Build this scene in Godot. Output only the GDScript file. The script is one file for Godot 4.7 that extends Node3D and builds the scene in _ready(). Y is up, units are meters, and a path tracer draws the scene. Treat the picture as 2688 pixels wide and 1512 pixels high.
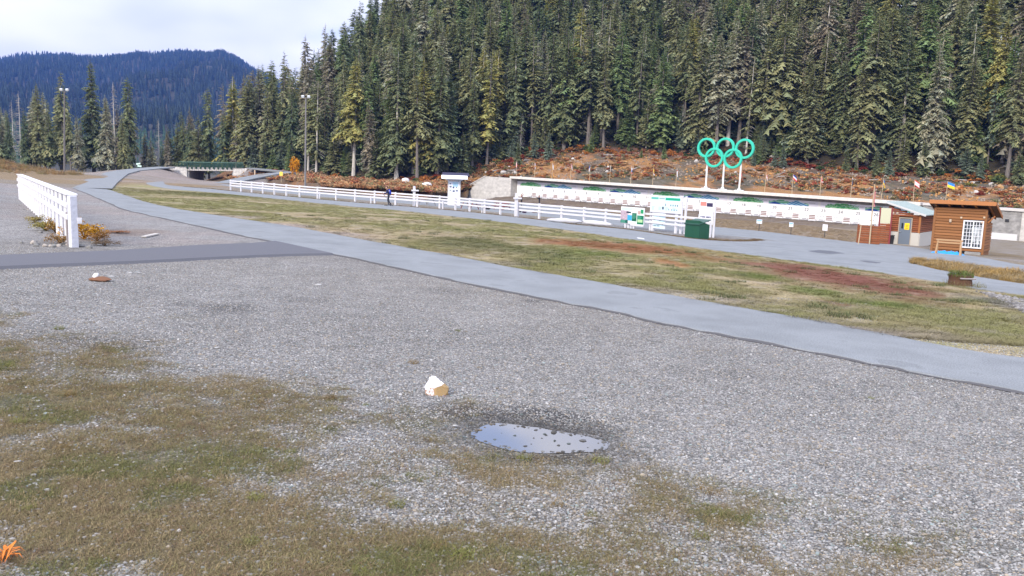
extends Node3D

var rng := RandomNumberGenerator.new()
var nz := FastNoiseLite.new()
var nf := FastNoiseLite.new()
var taken := {}
var M := {}
var boxes := {}
var edge_main_low: PackedVector2Array
var edge_main_up: PackedVector2Array
var edge_p2_low: PackedVector2Array
var edge_p2_up: PackedVector2Array
var strip_poly: PackedVector2Array
var corridor := []
var hill_toe := []
var hill_top := []
var counts := {}
var puddle_mid := Vector2.ZERO
const ORD := ["first", "second", "third", "fourth", "fifth", "sixth", "seventh", "eighth", "ninth", "tenth", "eleventh", "twelfth", "thirteenth", "fourteenth", "fifteenth", "sixteenth", "seventeenth", "eighteenth", "nineteenth", "twentieth"]


# ---------- small helpers ----------
func lin(r: float, g: float, b: float, a := 1.0) -> Color:
	var c := Color(r, g, b).linear_to_srgb()
	c.a = a
	return c


func mat(key: String, c: Color, rough := 0.8, vc := false, metal := 0.0) -> StandardMaterial3D:
	if M.has(key):
		return M[key]
	var m := StandardMaterial3D.new()
	m.resource_name = key
	m.albedo_color = c
	m.roughness = rough
	m.metallic = metal
	m.metallic_specular = 0.35
	m.vertex_color_use_as_albedo = vc
	M[key] = m
	return m


func numbered(called: String) -> String:
	if not taken.has(called):
		taken[called] = 0
		return called
	taken[called] += 1
	return "%s_%03d" % [called, taken[called]]


func tag(o: Node, label: String, category := "", group := "", kind := "") -> void:
	if label:
		o.set_meta("label", label)
	if category:
		o.set_meta("category", category)
	if group:
		o.set_meta("group", group)
	if kind:
		o.set_meta("kind", kind)


func thing(called: String, label: String, category: String, at: Vector3, turn := 0.0, group := "") -> Node3D:
	var o := Node3D.new()
	o.name = numbered(called)
	add_child(o)
	o.position = at
	o.rotation.y = turn
	tag(o, label, category, group)
	return o


func part(called: String, mesh: Mesh, m: Material, parent: Node, at := Vector3.ZERO, basis := Basis()) -> MeshInstance3D:
	var o := MeshInstance3D.new()
	o.name = called if parent != self else numbered(called)
	o.mesh = mesh
	o.material_override = m
	o.transform = Transform3D(basis, at)
	parent.add_child(o, true)
	return o


func structure(called: String, mesh: Mesh, m: Material) -> MeshInstance3D:
	var o := part(called, mesh, m, self)
	tag(o, "", "", "", "structure")
	return o


func smooth(a: float, b: float, x: float) -> float:
	return smoothstep(a, b, x)


func raw(v: PackedVector3Array, c := PackedColorArray(), n := PackedVector3Array(), idx := PackedInt32Array(), uv := PackedVector2Array()) -> ArrayMesh:
	var a := []
	a.resize(Mesh.ARRAY_MAX)
	a[Mesh.ARRAY_VERTEX] = v
	if c.size():
		a[Mesh.ARRAY_COLOR] = c
	if n.size():
		a[Mesh.ARRAY_NORMAL] = n
		# front faces run clockwise: turn those that face against their normals
		for i in range(0, idx.size(), 3):
			var q := v[idx[i]]
			if (v[idx[i + 1]] - q).cross(v[idx[i + 2]] - q).dot(n[idx[i]] + n[idx[i + 1]] + n[idx[i + 2]]) > 0:
				var t := idx[i + 1]
				idx[i + 1] = idx[i + 2]
				idx[i + 2] = t
	if idx.size():
		a[Mesh.ARRAY_INDEX] = idx
	if uv.size():
		a[Mesh.ARRAY_TEX_UV] = uv
	var m := ArrayMesh.new()
	m.add_surface_from_arrays(Mesh.PRIMITIVE_TRIANGLES, a)
	return m


func grid_normals(v: PackedVector3Array, nx: int, ny: int) -> PackedVector3Array:
	var n := PackedVector3Array()
	n.resize(v.size())
	for j in ny:
		for i in nx:
			var dx := v[j * nx + mini(i + 1, nx - 1)] - v[j * nx + maxi(i - 1, 0)]
			var dz := v[mini(j + 1, ny - 1) * nx + i] - v[maxi(j - 1, 0) * nx + i]
			var q := dz.cross(dx).normalized()
			n[j * nx + i] = q if q.y >= 0 else -q
	return n


func grid_index(nx: int, ny: int) -> PackedInt32Array:
	var idx := PackedInt32Array()
	idx.resize((nx - 1) * (ny - 1) * 6)
	var k := 0
	for j in ny - 1:
		for i in nx - 1:
			var a := j * nx + i
			idx[k] = a
			idx[k + 1] = a + 1
			idx[k + 2] = a + nx
			idx[k + 3] = a + 1
			idx[k + 4] = a + nx + 1
			idx[k + 5] = a + nx
			k += 6
	return idx


func tri(v: PackedVector3Array, a: Vector3, b: Vector3, c: Vector3) -> void:
	v.append(a)
	v.append(b)
	v.append(c)


func quad(v: PackedVector3Array, a: Vector3, b: Vector3, c: Vector3, d: Vector3) -> void:
	tri(v, a, b, c)
	tri(v, a, c, d)


# a box with chamfered edges, centred on its own middle
func bbox(s: Vector3, b := 0.006) -> ArrayMesh:
	var key := "%.4f %.4f %.4f %.4f" % [s.x, s.y, s.z, b]
	if boxes.has(key):
		return boxes[key]
	var v := PackedVector3Array()
	var h := s / 2
	b = minf(b, minf(h.x, minf(h.y, h.z)) * 0.6)
	var corner := func(axis: int, sx: float, sy: float, sz: float) -> Vector3:
		var p := Vector3(sx * (h.x - b), sy * (h.y - b), sz * (h.z - b))
		p[axis] += b * [sx, sy, sz][axis]
		return p
	for axis in 3:
		for sg in [-1.0, 1.0]:
			var q := []
			for w in [[-1.0, -1.0], [1.0, -1.0], [1.0, 1.0], [-1.0, 1.0]]:
				var s3 := [w[0], w[1]]
				s3.insert(axis, sg)
				q.append(corner.call(axis, s3[0], s3[1], s3[2]))
			quad(v, q[0], q[1], q[2], q[3])
	for axis in 3:
		var a1 := (axis + 1) % 3
		var a2 := (axis + 2) % 3
		for s1 in [-1.0, 1.0]:
			for s2 in [-1.0, 1.0]:
				var q := []
				for w in [[-1.0, a1], [1.0, a1], [1.0, a2], [-1.0, a2]]:
					var s3 := [0.0, 0.0, 0.0]
					s3[axis] = w[0]
					s3[a1] = s1
					s3[a2] = s2
					q.append(corner.call(w[1], s3[0], s3[1], s3[2]))
				quad(v, q[0], q[1], q[2], q[3])
	for sx in [-1.0, 1.0]:
		for sy in [-1.0, 1.0]:
			for sz in [-1.0, 1.0]:
				tri(v, corner.call(0, sx, sy, sz), corner.call(1, sx, sy, sz), corner.call(2, sx, sy, sz))
	for i in range(0, v.size(), 3):
		var nn := (v[i + 1] - v[i]).cross(v[i + 2] - v[i])
		if nn.dot(v[i] + v[i + 1] + v[i + 2]) > 0:
			var t := v[i + 1]
			v[i + 1] = v[i + 2]
			v[i + 2] = t
	boxes[key] = raw(v)
	return boxes[key]


# a tapered tube through points, appended to v (and c)
func tube(v: PackedVector3Array, pts: Array, radii: Array, sides := 7, c = null, col := Color.WHITE, caps := true) -> void:
	var rings := []
	for i in pts.size():
		var d: Vector3 = (pts[mini(i + 1, pts.size() - 1)] - pts[maxi(i - 1, 0)]).normalized()
		var u := d.cross(Vector3.RIGHT if absf(d.x) < 0.8 else Vector3.UP).normalized()
		var w := d.cross(u)
		var ring := []
		for k in sides:
			var a := TAU * k / sides
			ring.append(pts[i] + (u * cos(a) + w * sin(a)) * radii[i])
		rings.append(ring)
	var n0 := v.size()
	for i in pts.size() - 1:
		for k in sides:
			var k2 := (k + 1) % sides
			quad(v, rings[i][k], rings[i][k2], rings[i + 1][k2], rings[i + 1][k])
	if caps:
		for k in sides:
			var k2 := (k + 1) % sides
			tri(v, pts[0], rings[0][k2], rings[0][k])
			tri(v, pts[-1], rings[-1][k], rings[-1][k2])
	if c != null:
		for i in v.size() - n0:
			c.append(col)


func tube_mesh(pts: Array, radii: Array, sides := 8) -> ArrayMesh:
	var v := PackedVector3Array()
	tube(v, pts, radii, sides)
	return raw(v)


# prism: an outline in x,y pushed from z = -d/2 to d/2
func prism(outline: PackedVector2Array, d: float) -> ArrayMesh:
	var v := PackedVector3Array()
	var t := Geometry2D.triangulate_polygon(outline)
	for i in range(0, t.size(), 3):
		for sg in [-0.5, 0.5]:
			var q := []
			for k in 3:
				q.append(Vector3(outline[t[i + k]].x, outline[t[i + k]].y, sg * d))
			tri(v, q[0], q[1], q[2])
	for i in outline.size():
		var a := outline[i]
		var b := outline[(i + 1) % outline.size()]
		quad(v, Vector3(a.x, a.y, -d / 2), Vector3(b.x, b.y, -d / 2), Vector3(b.x, b.y, d / 2), Vector3(a.x, a.y, d / 2))
	return raw(v)


func beam_between(called: String, a: Vector3, b: Vector3, w: float, h: float, m: Material, parent: Node, bevel := 0.006) -> MeshInstance3D:
	var d := b - a
	var x := d.normalized()
	var z := x.cross(Vector3.UP).normalized()
	var y := z.cross(x)
	return part(called, bbox(Vector3(d.length(), h, w), bevel), m, parent, (a + b) / 2, Basis(x, y, z))


func multi(called: String, mesh: Mesh, m: Material, buffer: PackedFloat32Array, count: int, colors: bool, label: String, parent: Node = null) -> MultiMeshInstance3D:
	var mm := MultiMesh.new()
	mm.transform_format = MultiMesh.TRANSFORM_3D
	mm.use_colors = colors
	mm.mesh = mesh
	mm.instance_count = count
	mm.buffer = buffer
	var o := MultiMeshInstance3D.new()
	o.name = numbered(called) if parent == null else called
	o.multimesh = mm
	if m:
		o.material_override = m
	(self if parent == null else parent).add_child(o, true)
	tag(o, label, "", "", "stuff")
	return o


func put(buf: PackedFloat32Array, b: Basis, p: Vector3, c = null) -> void:
	buf.append_array(PackedFloat32Array([b.x.x, b.y.x, b.z.x, p.x, b.x.y, b.y.y, b.z.y, p.y, b.x.z, b.y.z, b.z.z, p.z]))
	if c != null:
		buf.append_array(PackedFloat32Array([c.r, c.g, c.b, 1.0]))


# ---------- the lie of the land ----------
func plane(x: float, z: float) -> float:
	return -0.032694 * x + 0.017097 * z


func mound(x: float, z: float) -> float:
	var mx := (x + 89.0) / 23.0
	var mz := (z + 106.0) / 13.0
	return 2.0 * exp(-mx * mx * mx * mx - mz * mz)


func gy(x: float, z: float) -> float:
	var y := plane(x, z)
	# the puddle lies level in a shallow hollow
	if z > -9.0 and z < -4.0 and puddle_mid != Vector2.ZERO:
		var e := Vector2((x - puddle_mid.x) / 1.0, (z - puddle_mid.y) / 0.5).length()
		y = lerpf(plane(puddle_mid.x, puddle_mid.y), y, smooth(0.85, 1.6, e))
	# brown mound left of the far light pole
	y += mound(x, z)
	# gravel pad left of the near fence
	if x < -9.0 and z > -60.0:
		y += 0.4 * smooth(0.4, 3.5, -10.26 + 0.68 * (z + 18.5) - x) * smooth(-22.0, -34.0, z)
	if z < -80.0 and x < -5.0:
		var best := 0.0
		var p := Vector2(x, z)
		for s in corridor:
			var a := Vector2(s[0].x, s[0].z)
			var b := Vector2(s[1].x, s[1].z)
			var t := clampf((p - a).dot(b - a) / (b - a).length_squared(), 0, 1)
			var d := p.distance_to(a.lerp(b, t))
			var e: float = lerpf(s[0].y - plane(a.x, a.y), s[1].y - plane(b.x, b.y), t) - 0.05
			best = maxf(best, e * (1.0 - smooth(s[2], s[2] + s[3], d)))
		y += best
	if z < -195.0:
		y = lerpf(y, -3.0, smooth(-195.0, -300.0, z))
	return y


func on_ground(x: float, z: float, up := 0.0) -> Vector3:
	return Vector3(x, gy(x, z) + up, z)


func g2(p: Vector2, up := 0.0) -> Vector3:
	return Vector3(p.x, plane(p.x, p.y) + up, p.y)


# the wooded slope: u along its foot, d metres into the wood behind its edge (negative: on the open bank)
func hill(u: float, d: float) -> Vector3:
	u = clampf(u, 0.0, hill_toe.size() - 1.001)
	var i := int(u)
	var f := u - i
	var toe: Vector3 = hill_toe[i].lerp(hill_toe[i + 1], f)
	var top: Vector3 = hill_top[i].lerp(hill_top[i + 1], f)
	if d < 0:
		var w := 1.0 + d / toe.distance_to(top)
		var p := toe.lerp(top, clampf(w, 0, 1))
		p.y += 0.5 * nz.get_noise_2d(p.x * 6, p.z * 6) * sin(PI * clampf(w, 0, 1))
		return p
	var k := lerpf(0.05, 0.56, smooth(-77.0, -38.0, top.x))
	var q := top + Vector3(0, 0, -d)
	q.y += k * (d if d < 70 else 70 + (d - 70) * 0.5) + 0.8 * nz.get_noise_2d(q.x * 3, q.z * 3) * smooth(0, 8, d)
	return q


# ---------- trees ----------
func trunk_mesh(r: RandomNumberGenerator, H: float, r0: float, stubs: int, h0: float) -> ArrayMesh:
	var v := PackedVector3Array()
	var pts := []
	var rad := []
	var bend := Vector3(r.randf_range(-1, 1), 0, r.randf_range(-1, 1)) * 0.012 * H
	for i in 8:
		var t := i / 7.0
		pts.append(Vector3(0, H * t - 0.4 * (1 - t), 0) + bend * sin(t * 2.6) * t)
		rad.append(maxf(r0 * pow(1 - t, 0.8) * (1.25 if i == 0 else 1.0), 0.015))
	tube(v, pts, rad, 8)
	for i in stubs:
		var y := r.randf_range(0.05, maxf(h0, 0.3)) * H
		var a := r.randf() * TAU
		var l := r.randf_range(0.5, 2.2)
		var d := Vector3(cos(a), r.randf_range(-0.5, 0.1), sin(a))
		var p := Vector3(0, y, 0)
		tube(v, [p, p + d * l * 0.6, p + d * l + Vector3(0, -0.15 * l, 0)], [0.05, 0.03, 0.008], 3, null, Color.WHITE, false)
	return raw(v)


# a conifer crown: whorls of drooping boughs, each bough a spine with short sprays to both sides
func crown_mesh(r: RandomNumberGenerator, H: float, R: float, h0: float, droop: float, step: float, per: int, power: float, gap: float) -> ArrayMesh:
	var v := PackedVector3Array()
	var c := PackedColorArray()
	var y := H * h0
	var ns := FastNoiseLite.new()
	ns.seed = r.randi() % 10000
	ns.frequency = 0.13
	var lop := r.randf() * TAU
	var lopside := r.randf_range(0.08, 0.32)
	while y < H * 0.985:
		var f := (y - H * h0) / (H * (1 - h0))
		var prof := pow(1 - f, power) * lerpf(0.5, 1.0, smooth(0.0, 0.16, f)) + 0.03
		for k in per:
			var a := r.randf() * TAU
			var q := ns.get_noise_3d(cos(a) * 5.0, y * 1.3, sin(a) * 5.0)
			if q < gap or (f > 0.93 and r.randf() < 0.4):
				continue
			var l := R * prof * r.randf_range(0.5, 1.12) * (1.0 + 0.85 * q) * (1.0 + lopside * cos(a - lop))
			if l < 0.12:
				l = 0.12
			var out := Vector3(cos(a), 0, sin(a))
			var side := Vector3(-sin(a), 0, cos(a))
			var yy := y + r.randf_range(-0.5, 0.5) * step
			var rise := lerpf(0.05, 0.75, f * f)
			var tone := 0.6 * r.randf_range(0.72, 1.2) * (1.0 + 0.4 * q)
			var warm := r.randf_range(-0.08, 0.1)
			var col := Color(tone * (1 + warm), tone, tone * (1 - warm), 1)
			var n := 5 if l > 1.2 else 3
			var dr := droop * r.randf_range(0.6, 1.4)
			for s in n:
				var t0 := 0.12 + 0.8 * s / n
				var t1 := t0 + 0.95 / n
				var p0 := out * l * t0 + Vector3(0, yy + l * (rise * t0 - dr * t0 * t0), 0)
				var p1 := out * l * minf(t1, 1.0) + Vector3(0, yy + l * (rise * t1 - dr * t1 * t1), 0)
				var w := l * (0.25 - 0.13 * t0) * r.randf_range(0.7, 1.35)
				var hang := Vector3(0, -w * r.randf_range(0.25, 0.85), 0)
				var tc := col * r.randf_range(0.82, 1.18)
				for sg in [-1.0, 1.0]:
					tri(v, p0, p1, p0.lerp(p1, r.randf_range(0.6, 1.3)) + side * sg * w + hang)
					c.append(tc)
					c.append(tc)
					c.append(tc * 1.18)
				if s < n - 1:
					tri(v, p0, p1, p0.lerp(p1, 0.7) + Vector3(0, -w * r.randf_range(0.5, 1.1), 0) + side * r.randf_range(-0.3, 0.3) * w)
					c.append(tc)
					c.append(tc)
					c.append(tc)
		y += step * r.randf_range(0.8, 1.2)
	# leader
	tri(v, Vector3(-0.05, H * 0.95, 0), Vector3(0.05, H * 0.95, 0.03), Vector3(0, H * 1.015, 0))
	for i in 3:
		c.append(Color(0.6, 0.6, 0.6))
	return raw(v, c)


# bare boughs of a dead conifer
func snag_mesh(r: RandomNumberGenerator, H: float, R: float, h0: float, n: int, twigs: int) -> ArrayMesh:
	var v := PackedVector3Array()
	for i in n:
		var f := r.randf()
		var y := H * lerpf(h0, 0.97, f)
		var a := r.randf() * TAU
		var l := R * pow(1 - f, 0.6) * r.randf_range(0.45, 1.1) + 0.15
		var d := Vector3(cos(a), 0, sin(a))
		var dr := r.randf_range(0.1, 0.6)
		var p := Vector3(0, y, 0)
		var p1 := p + d * l * 0.5 + Vector3(0, l * (0.1 - dr * 0.3), 0)
		var p2 := p + d * l + Vector3(0, -dr * l * 0.7, 0)
		tube(v, [p, p1, p2], [0.045, 0.03, 0.01], 3, null, Color.WHITE, false)
		for k in twigs:
			var t := r.randf_range(0.3, 1.0)
			var b := p1.lerp(p2, t)
			var e := b + Vector3(r.randf_range(-1, 1), r.randf_range(-1.0, 0.2), r.randf_range(-1, 1)) * l * 0.32
			tri(v, b, b + Vector3(0.03, 0.03, 0.03), e)
	return raw(v)


var protos := {}


func make_protos() -> void:
	var r := RandomNumberGenerator.new()
	r.seed = 77
	# name: count, H, R, bare share, droop, step, per, power, gap, trunk radius
	var spec := {
		"full": [4, 27.0, 3.7, 0.07, 0.50, 0.27, 9, 0.80, -0.30, 0.36],
		"bare": [5, 28.0, 3.4, 0.27, 0.55, 0.27, 9, 0.68, -0.22, 0.36],
		"pole": [4, 28.0, 3.3, 0.44, 0.6, 0.30, 8, 0.6, -0.12, 0.36],
		"narrow": [4, 26.0, 2.9, 0.10, 0.65, 0.28, 8, 0.50, -0.22, 0.3],
		"young": [3, 12.0, 2.9, 0.03, 0.30, 0.24, 9, 0.95, -0.5, 0.16],
		"thin": [4, 21.0, 2.3, 0.18, 0.55, 0.32, 7, 0.62, -0.02, 0.2],
	}
	for k in spec:
		var s: Array = spec[k]
		protos[k] = []
		for i in s[0]:
			var t := trunk_mesh(r, s[1] * 0.97, s[9], 4 if k == "young" else 16, s[3])
			protos[k].append([t, crown_mesh(r, s[1], s[2], s[3], s[4], s[5], s[6], s[7], s[8]), s[1]])
	protos["dead"] = []
	for i in 3:
		protos["dead"].append([trunk_mesh(r, 20.0, 0.22, 10, 0.5), snag_mesh(r, 20.0, 2.4, 0.12, 150, 4), 20.0])


var tones := {}


func make_tones() -> void:
	# what each kind of foliage looks like: colour and words
	var t := {
		"dark": [Color(0.100, 0.114, 0.056), "dark green conifer"],
		"deep": [Color(0.082, 0.104, 0.056), "deep green conifer"],
		"olive": [Color(0.132, 0.136, 0.068), "olive green conifer"],
		"yellow": [Color(0.185, 0.172, 0.058), "yellow-green conifer"],
		"grey": [Color(0.185, 0.182, 0.128), "lichen-grey conifer"],
		"brown": [Color(0.142, 0.126, 0.092), "brownish conifer"],
		"blue": [Color(0.106, 0.132, 0.094), "blue-green fir"],
		"green": [Color(0.104, 0.138, 0.056), "fresh green conifer"],
	}
	for k in t:
		var c: Color = t[k][0]
		tones[k] = [mat("needles " + k, lin(c.r * 1.65 / 0.6, c.g * 1.65 / 0.6, c.b * 1.65 / 0.6), 0.9, true), t[k][1]]
		tones[k][0].backlight_enabled = true
		tones[k][0].backlight = Color(0.75, 0.8, 0.62)
	mat("bark", lin(0.17, 0.15, 0.135), 0.95)
	mat("pale bark", lin(0.50, 0.47, 0.43), 0.9)
	mat("dark bark", lin(0.10, 0.085, 0.075), 0.95)
	mat("dead wood", lin(0.30, 0.275, 0.25), 0.95)


func place_tree(kind: String, tone: String, at: Vector3, height: float, where: String, bark := "bark", wide := 1.0, lean := 0.0, variant := -1) -> Node3D:
	var list: Array = protos[kind]
	var pick: Array = list[(rng.randi() if variant < 0 else variant) % list.size()]
	var words: String = "bare dead conifer" if kind == "dead" else tones[tone][1]
	var size := ""
	if kind != "dead":
		size = "short " if height < 13 else "tall " if height > 29 else ""
	var called := "dead_conifer" if kind == "dead" else "young_fir" if kind == "young" else "conifer"
	var key := size + words + "|" + where
	if not counts.has(key):
		counts[key] = []
	var o := thing(called, "", "tree", at, rng.randf() * TAU, "conifers " + where)
	var s := height / float(pick[2])
	o.basis = o.basis.rotated(Vector3(0, 0, 1), lean).scaled(Vector3(s * wide, s, s * wide))
	part("trunk", pick[0], M[bark if kind != "dead" else ("pale bark" if bark == "pale bark" else "dead wood")], o)
	part("bare_boughs" if kind == "dead" else "crown", pick[1], M["dead wood"] if kind == "dead" else tones[tone][0], o)
	counts[key].append(o)
	return o


# labels once all trees stand: order those that look alike from left to right as seen from the path
func label_trees() -> void:
	for key in counts:
		var list: Array = counts[key]
		var words: String = key.get_slice("|", 0)
		var where: String = key.get_slice("|", 1)
		list.sort_custom(func(a, b): return a.position.x / -a.position.z < b.position.x / -b.position.z)
		for i in list.size():
			if list.size() == 1:
				list[i].set_meta("label", "the only %s %s" % [words, where])
			elif i < 20:
				list[i].set_meta("label", "%s %s from the left %s" % [ORD[i], words, where])
			else:
				list[i].set_meta("label", "%s %s from the right %s" % [ORD[mini(list.size() - 1 - i, 19)], words, where])


func combined(pick: Array, tone: String, bark: String) -> ArrayMesh:
	var m := ArrayMesh.new()
	for i in 2:
		m.add_surface_from_arrays(Mesh.PRIMITIVE_TRIANGLES, pick[i].surface_get_arrays(0))
	m.surface_set_material(0, M[bark])
	m.surface_set_material(1, tones[tone][0])
	return m


func far_tree(r: RandomNumberGenerator) -> ArrayMesh:
	var v := PackedVector3Array()
	var c := PackedColorArray()
	for l in 5:
		var y0 := 0.08 + l * 0.18
		var y1 := y0 + 0.34
		var w := 0.17 * (1.0 - l * 0.17)
		for k in 7:
			var a := TAU * (k + r.randf_range(-0.2, 0.2)) / 7
			var b := TAU * (k + 1.2) / 7
			var tone := 0.6 * r.randf_range(0.6, 1.3)
			tri(v, Vector3(0, minf(y1, 1.0), 0), Vector3(cos(a) * w, y0 - r.randf() * 0.06, sin(a) * w), Vector3(cos(b) * w * 0.8, y0 + 0.04, sin(b) * w * 0.8))
			for q in 3:
				c.append(Color(tone, tone, tone))
	return raw(v, c)


# ---------- textures ----------
var texture_mean := 0.5


# a tileable speckle of small stones: colour variation round white, and a height map
func stone_texture(size: int, cells: float, contrast: float, warmth: float) -> Array:
	var n := FastNoiseLite.new()
	n.seed = 5
	n.noise_type = FastNoiseLite.TYPE_CELLULAR
	n.frequency = cells / size
	n.cellular_return_type = FastNoiseLite.RETURN_CELL_VALUE
	var a := n.get_seamless_image(size, size, false, false, 0.08, false)
	n.cellular_return_type = FastNoiseLite.RETURN_DISTANCE2_SUB
	var d := n.get_seamless_image(size, size, false, false, 0.08, false)
	var s := FastNoiseLite.new()
	s.seed = 9
	s.frequency = 3.0 / size
	s.fractal_octaves = 4
	var w := s.get_seamless_image(size, size, false, false, 0.1, true)
	a.convert(Image.FORMAT_L8)
	d.convert(Image.FORMAT_L8)
	w.convert(Image.FORMAT_L8)
	var av := a.get_data()
	var dv := d.get_data()
	var wv := w.get_data()
	var col := PackedByteArray()
	col.resize(size * size * 3)
	var mean := 0.0
	for i in size * size:
		var cv := av[i] / 255.0
		var dd := clampf(dv[i] / 255.0 * 1.6, 0.0, 1.0)
		var t := 0.74 + contrast * (cv - 0.5) + 0.10 * (wv[i] / 255.0 - 0.5)
		t *= 0.55 + 0.45 * smoothstep(0.0, 0.35, dd)
		if cv > 0.93:
			t += 0.16
		var wm := warmth * sin(cv * 40.0)
		col[i * 3] = clampi(int(255 * t * (1 + wm)), 0, 255)
		col[i * 3 + 1] = clampi(int(255 * t), 0, 255)
		col[i * 3 + 2] = clampi(int(255 * t * (1 - wm)), 0, 255)
		mean += Color(t, t, t).srgb_to_linear().g / (size * size)
	texture_mean = mean
	return [ImageTexture.create_from_image(Image.create_from_data(size, size, false, Image.FORMAT_RGB8, col)), ImageTexture.create_from_image(d)]


func speckle(size: int, freq: float, octaves: int, lo: float, hi: float, sd := 3) -> ImageTexture:
	var n := FastNoiseLite.new()
	n.seed = sd
	n.frequency = freq / size
	n.fractal_octaves = octaves
	n.fractal_gain = 0.65
	var im := n.get_seamless_image(size, size, false, false, 0.1, true)
	im.convert(Image.FORMAT_L8)
	var v := im.get_data()
	for i in v.size():
		v[i] = clampi(int(255 * lerpf(lo, hi, v[i] / 255.0)), 0, 255)
	return ImageTexture.create_from_image(Image.create_from_data(size, size, false, Image.FORMAT_L8, v))


func asphalt_texture(size: int) -> ImageTexture:
	var a := FastNoiseLite.new()
	a.frequency = 420.0 / size
	a.fractal_octaves = 2
	var g := a.get_seamless_image(size, size, false, false, 0.05, true)
	var b := FastNoiseLite.new()
	b.seed = 4
	b.frequency = 5.0 / size
	b.fractal_octaves = 5
	b.fractal_gain = 0.6
	var w := b.get_seamless_image(size, size, false, false, 0.1, true)
	g.convert(Image.FORMAT_L8)
	w.convert(Image.FORMAT_L8)
	var gv := g.get_data()
	var wv := w.get_data()
	for i in gv.size():
		var q := wv[i] / 255.0
		gv[i] = clampi(int(255.0 * (0.86 + 0.42 * (gv[i] / 255.0 - 0.5) + 0.16 * (q - 0.5) - 0.10 * smoothstep(0.72, 0.85, q))), 0, 255)
	return ImageTexture.create_from_image(Image.create_from_data(size, size, false, Image.FORMAT_L8, gv))


func tile(m: StandardMaterial3D, t: Texture2D, metres: float, bump: Texture2D = null, cm := 1.0) -> void:
	m.albedo_texture = t
	m.uv1_triplanar = true
	m.uv1_world_triplanar = true
	m.uv1_scale = Vector3.ONE / metres
	if bump:
		m.heightmap_enabled = true
		m.heightmap_texture = bump
		m.heightmap_scale = cm


var sky_shift := 69.75


func sky_image() -> ImageTexture:
	var w := 1024
	var h := 512
	var n := FastNoiseLite.new()
	n.seed = 21
	n.frequency = 1.0
	n.fractal_octaves = 5
	n.fractal_gain = 0.5
	var n2 := FastNoiseLite.new()
	n2.seed = 8
	n2.frequency = 1.0
	n2.fractal_octaves = 4
	var buf := PackedFloat32Array()
	buf.resize(w * h * 3)
	for j in h:
		var up := PI * (0.5 - (j + 0.5) / h)
		var sy := sin(up)
		for i in w:
			var az := TAU * ((i + 0.5) / w - 0.5)
			var d := Vector3(cos(up) * sin(az), sy, -cos(up) * cos(az))
			# a ceiling of cloud seen in perspective: streets get flatter towards the horizon
			var k := 1.0 / (maxf(sy, 0.0) + 0.16)
			var q := n.get_noise_3d(d.x * k * 1.1, 0.0, d.z * k * 1.1)
			var q2 := n2.get_noise_3d(d.x * k * 0.55 + sky_shift, 3.0, d.z * k * 0.55)
			var lum := 0.63 * (1.0 + 2.0 * maxf(sy, 0.0))
			var c := Color(0.93, 0.955, 1.10)
			var shade := clampf(0.5 + 1.1 * q, 0.0, 1.0)
			c = Color(0.82, 0.87, 1.07).lerp(Color(1.01, 1.01, 1.11), shade)
			var blue := smoothstep(0.15, 0.36, q2 - 0.25 * q)
			c = c.lerp(Color(0.46, 0.63, 1.06), 0.75 * blue)
			c *= lum * (0.94 + 0.16 * shade)
			if sy < 0:
				c = Color(0.20, 0.19, 0.17)
			buf[(j * w + i) * 3] = c.r
			buf[(j * w + i) * 3 + 1] = c.g
			buf[(j * w + i) * 3 + 2] = c.b
	return ImageTexture.create_from_image(Image.create_from_data(w, h, false, Image.FORMAT_RGBF, buf.to_byte_array()))


# ---------- ground ----------
var blobs := []
var near_puddle: Array
var moss_line: PackedVector2Array
var range_poly: PackedVector2Array


func blob_weight(b: Array, x: float, z: float, wob: float) -> float:
	var dx: float = (x - b[0]) / b[2]
	var dz: float = (z - b[1]) / b[3]
	return 1.0 - smooth(0.25, 1.35, sqrt(dx * dx + dz * dz) + wob)


func moss_amount(x: float, z: float) -> float:
	# the mossy part of the gravel: everything on the camera's side of a wavering line
	if z > 3.0:
		return 0.5
	var zl := -100.0
	for i in moss_line.size() - 1:
		if x >= moss_line[i].x and x < moss_line[i + 1].x:
			zl = lerpf(moss_line[i].y, moss_line[i + 1].y, (x - moss_line[i].x) / (moss_line[i + 1].x - moss_line[i].x))
	if x < moss_line[0].x:
		zl = moss_line[0].y
	if zl < -50:
		return 0.0
	var n := nz.get_noise_2d(x * 22, z * 22) * 1.5 + nz.get_noise_2d(x * 90, z * 90) * 0.9
	var m := smooth(-0.9, 1.4, (z - zl) * 0.8 + n)
	m *= 1.0 - 0.7 * smooth(-1.2, 1.2, x - 0.25 * (z + 5.0)) * smooth(-0.45, 0.25, nz.get_noise_2d(x * 34 + 50, z * 34))
	m *= 1.0 - 0.75 * smooth(0.12, 0.42, nz.get_noise_2d(x * 26 + 90, z * 30))
	return clampf(m, 0, 1)


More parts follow.
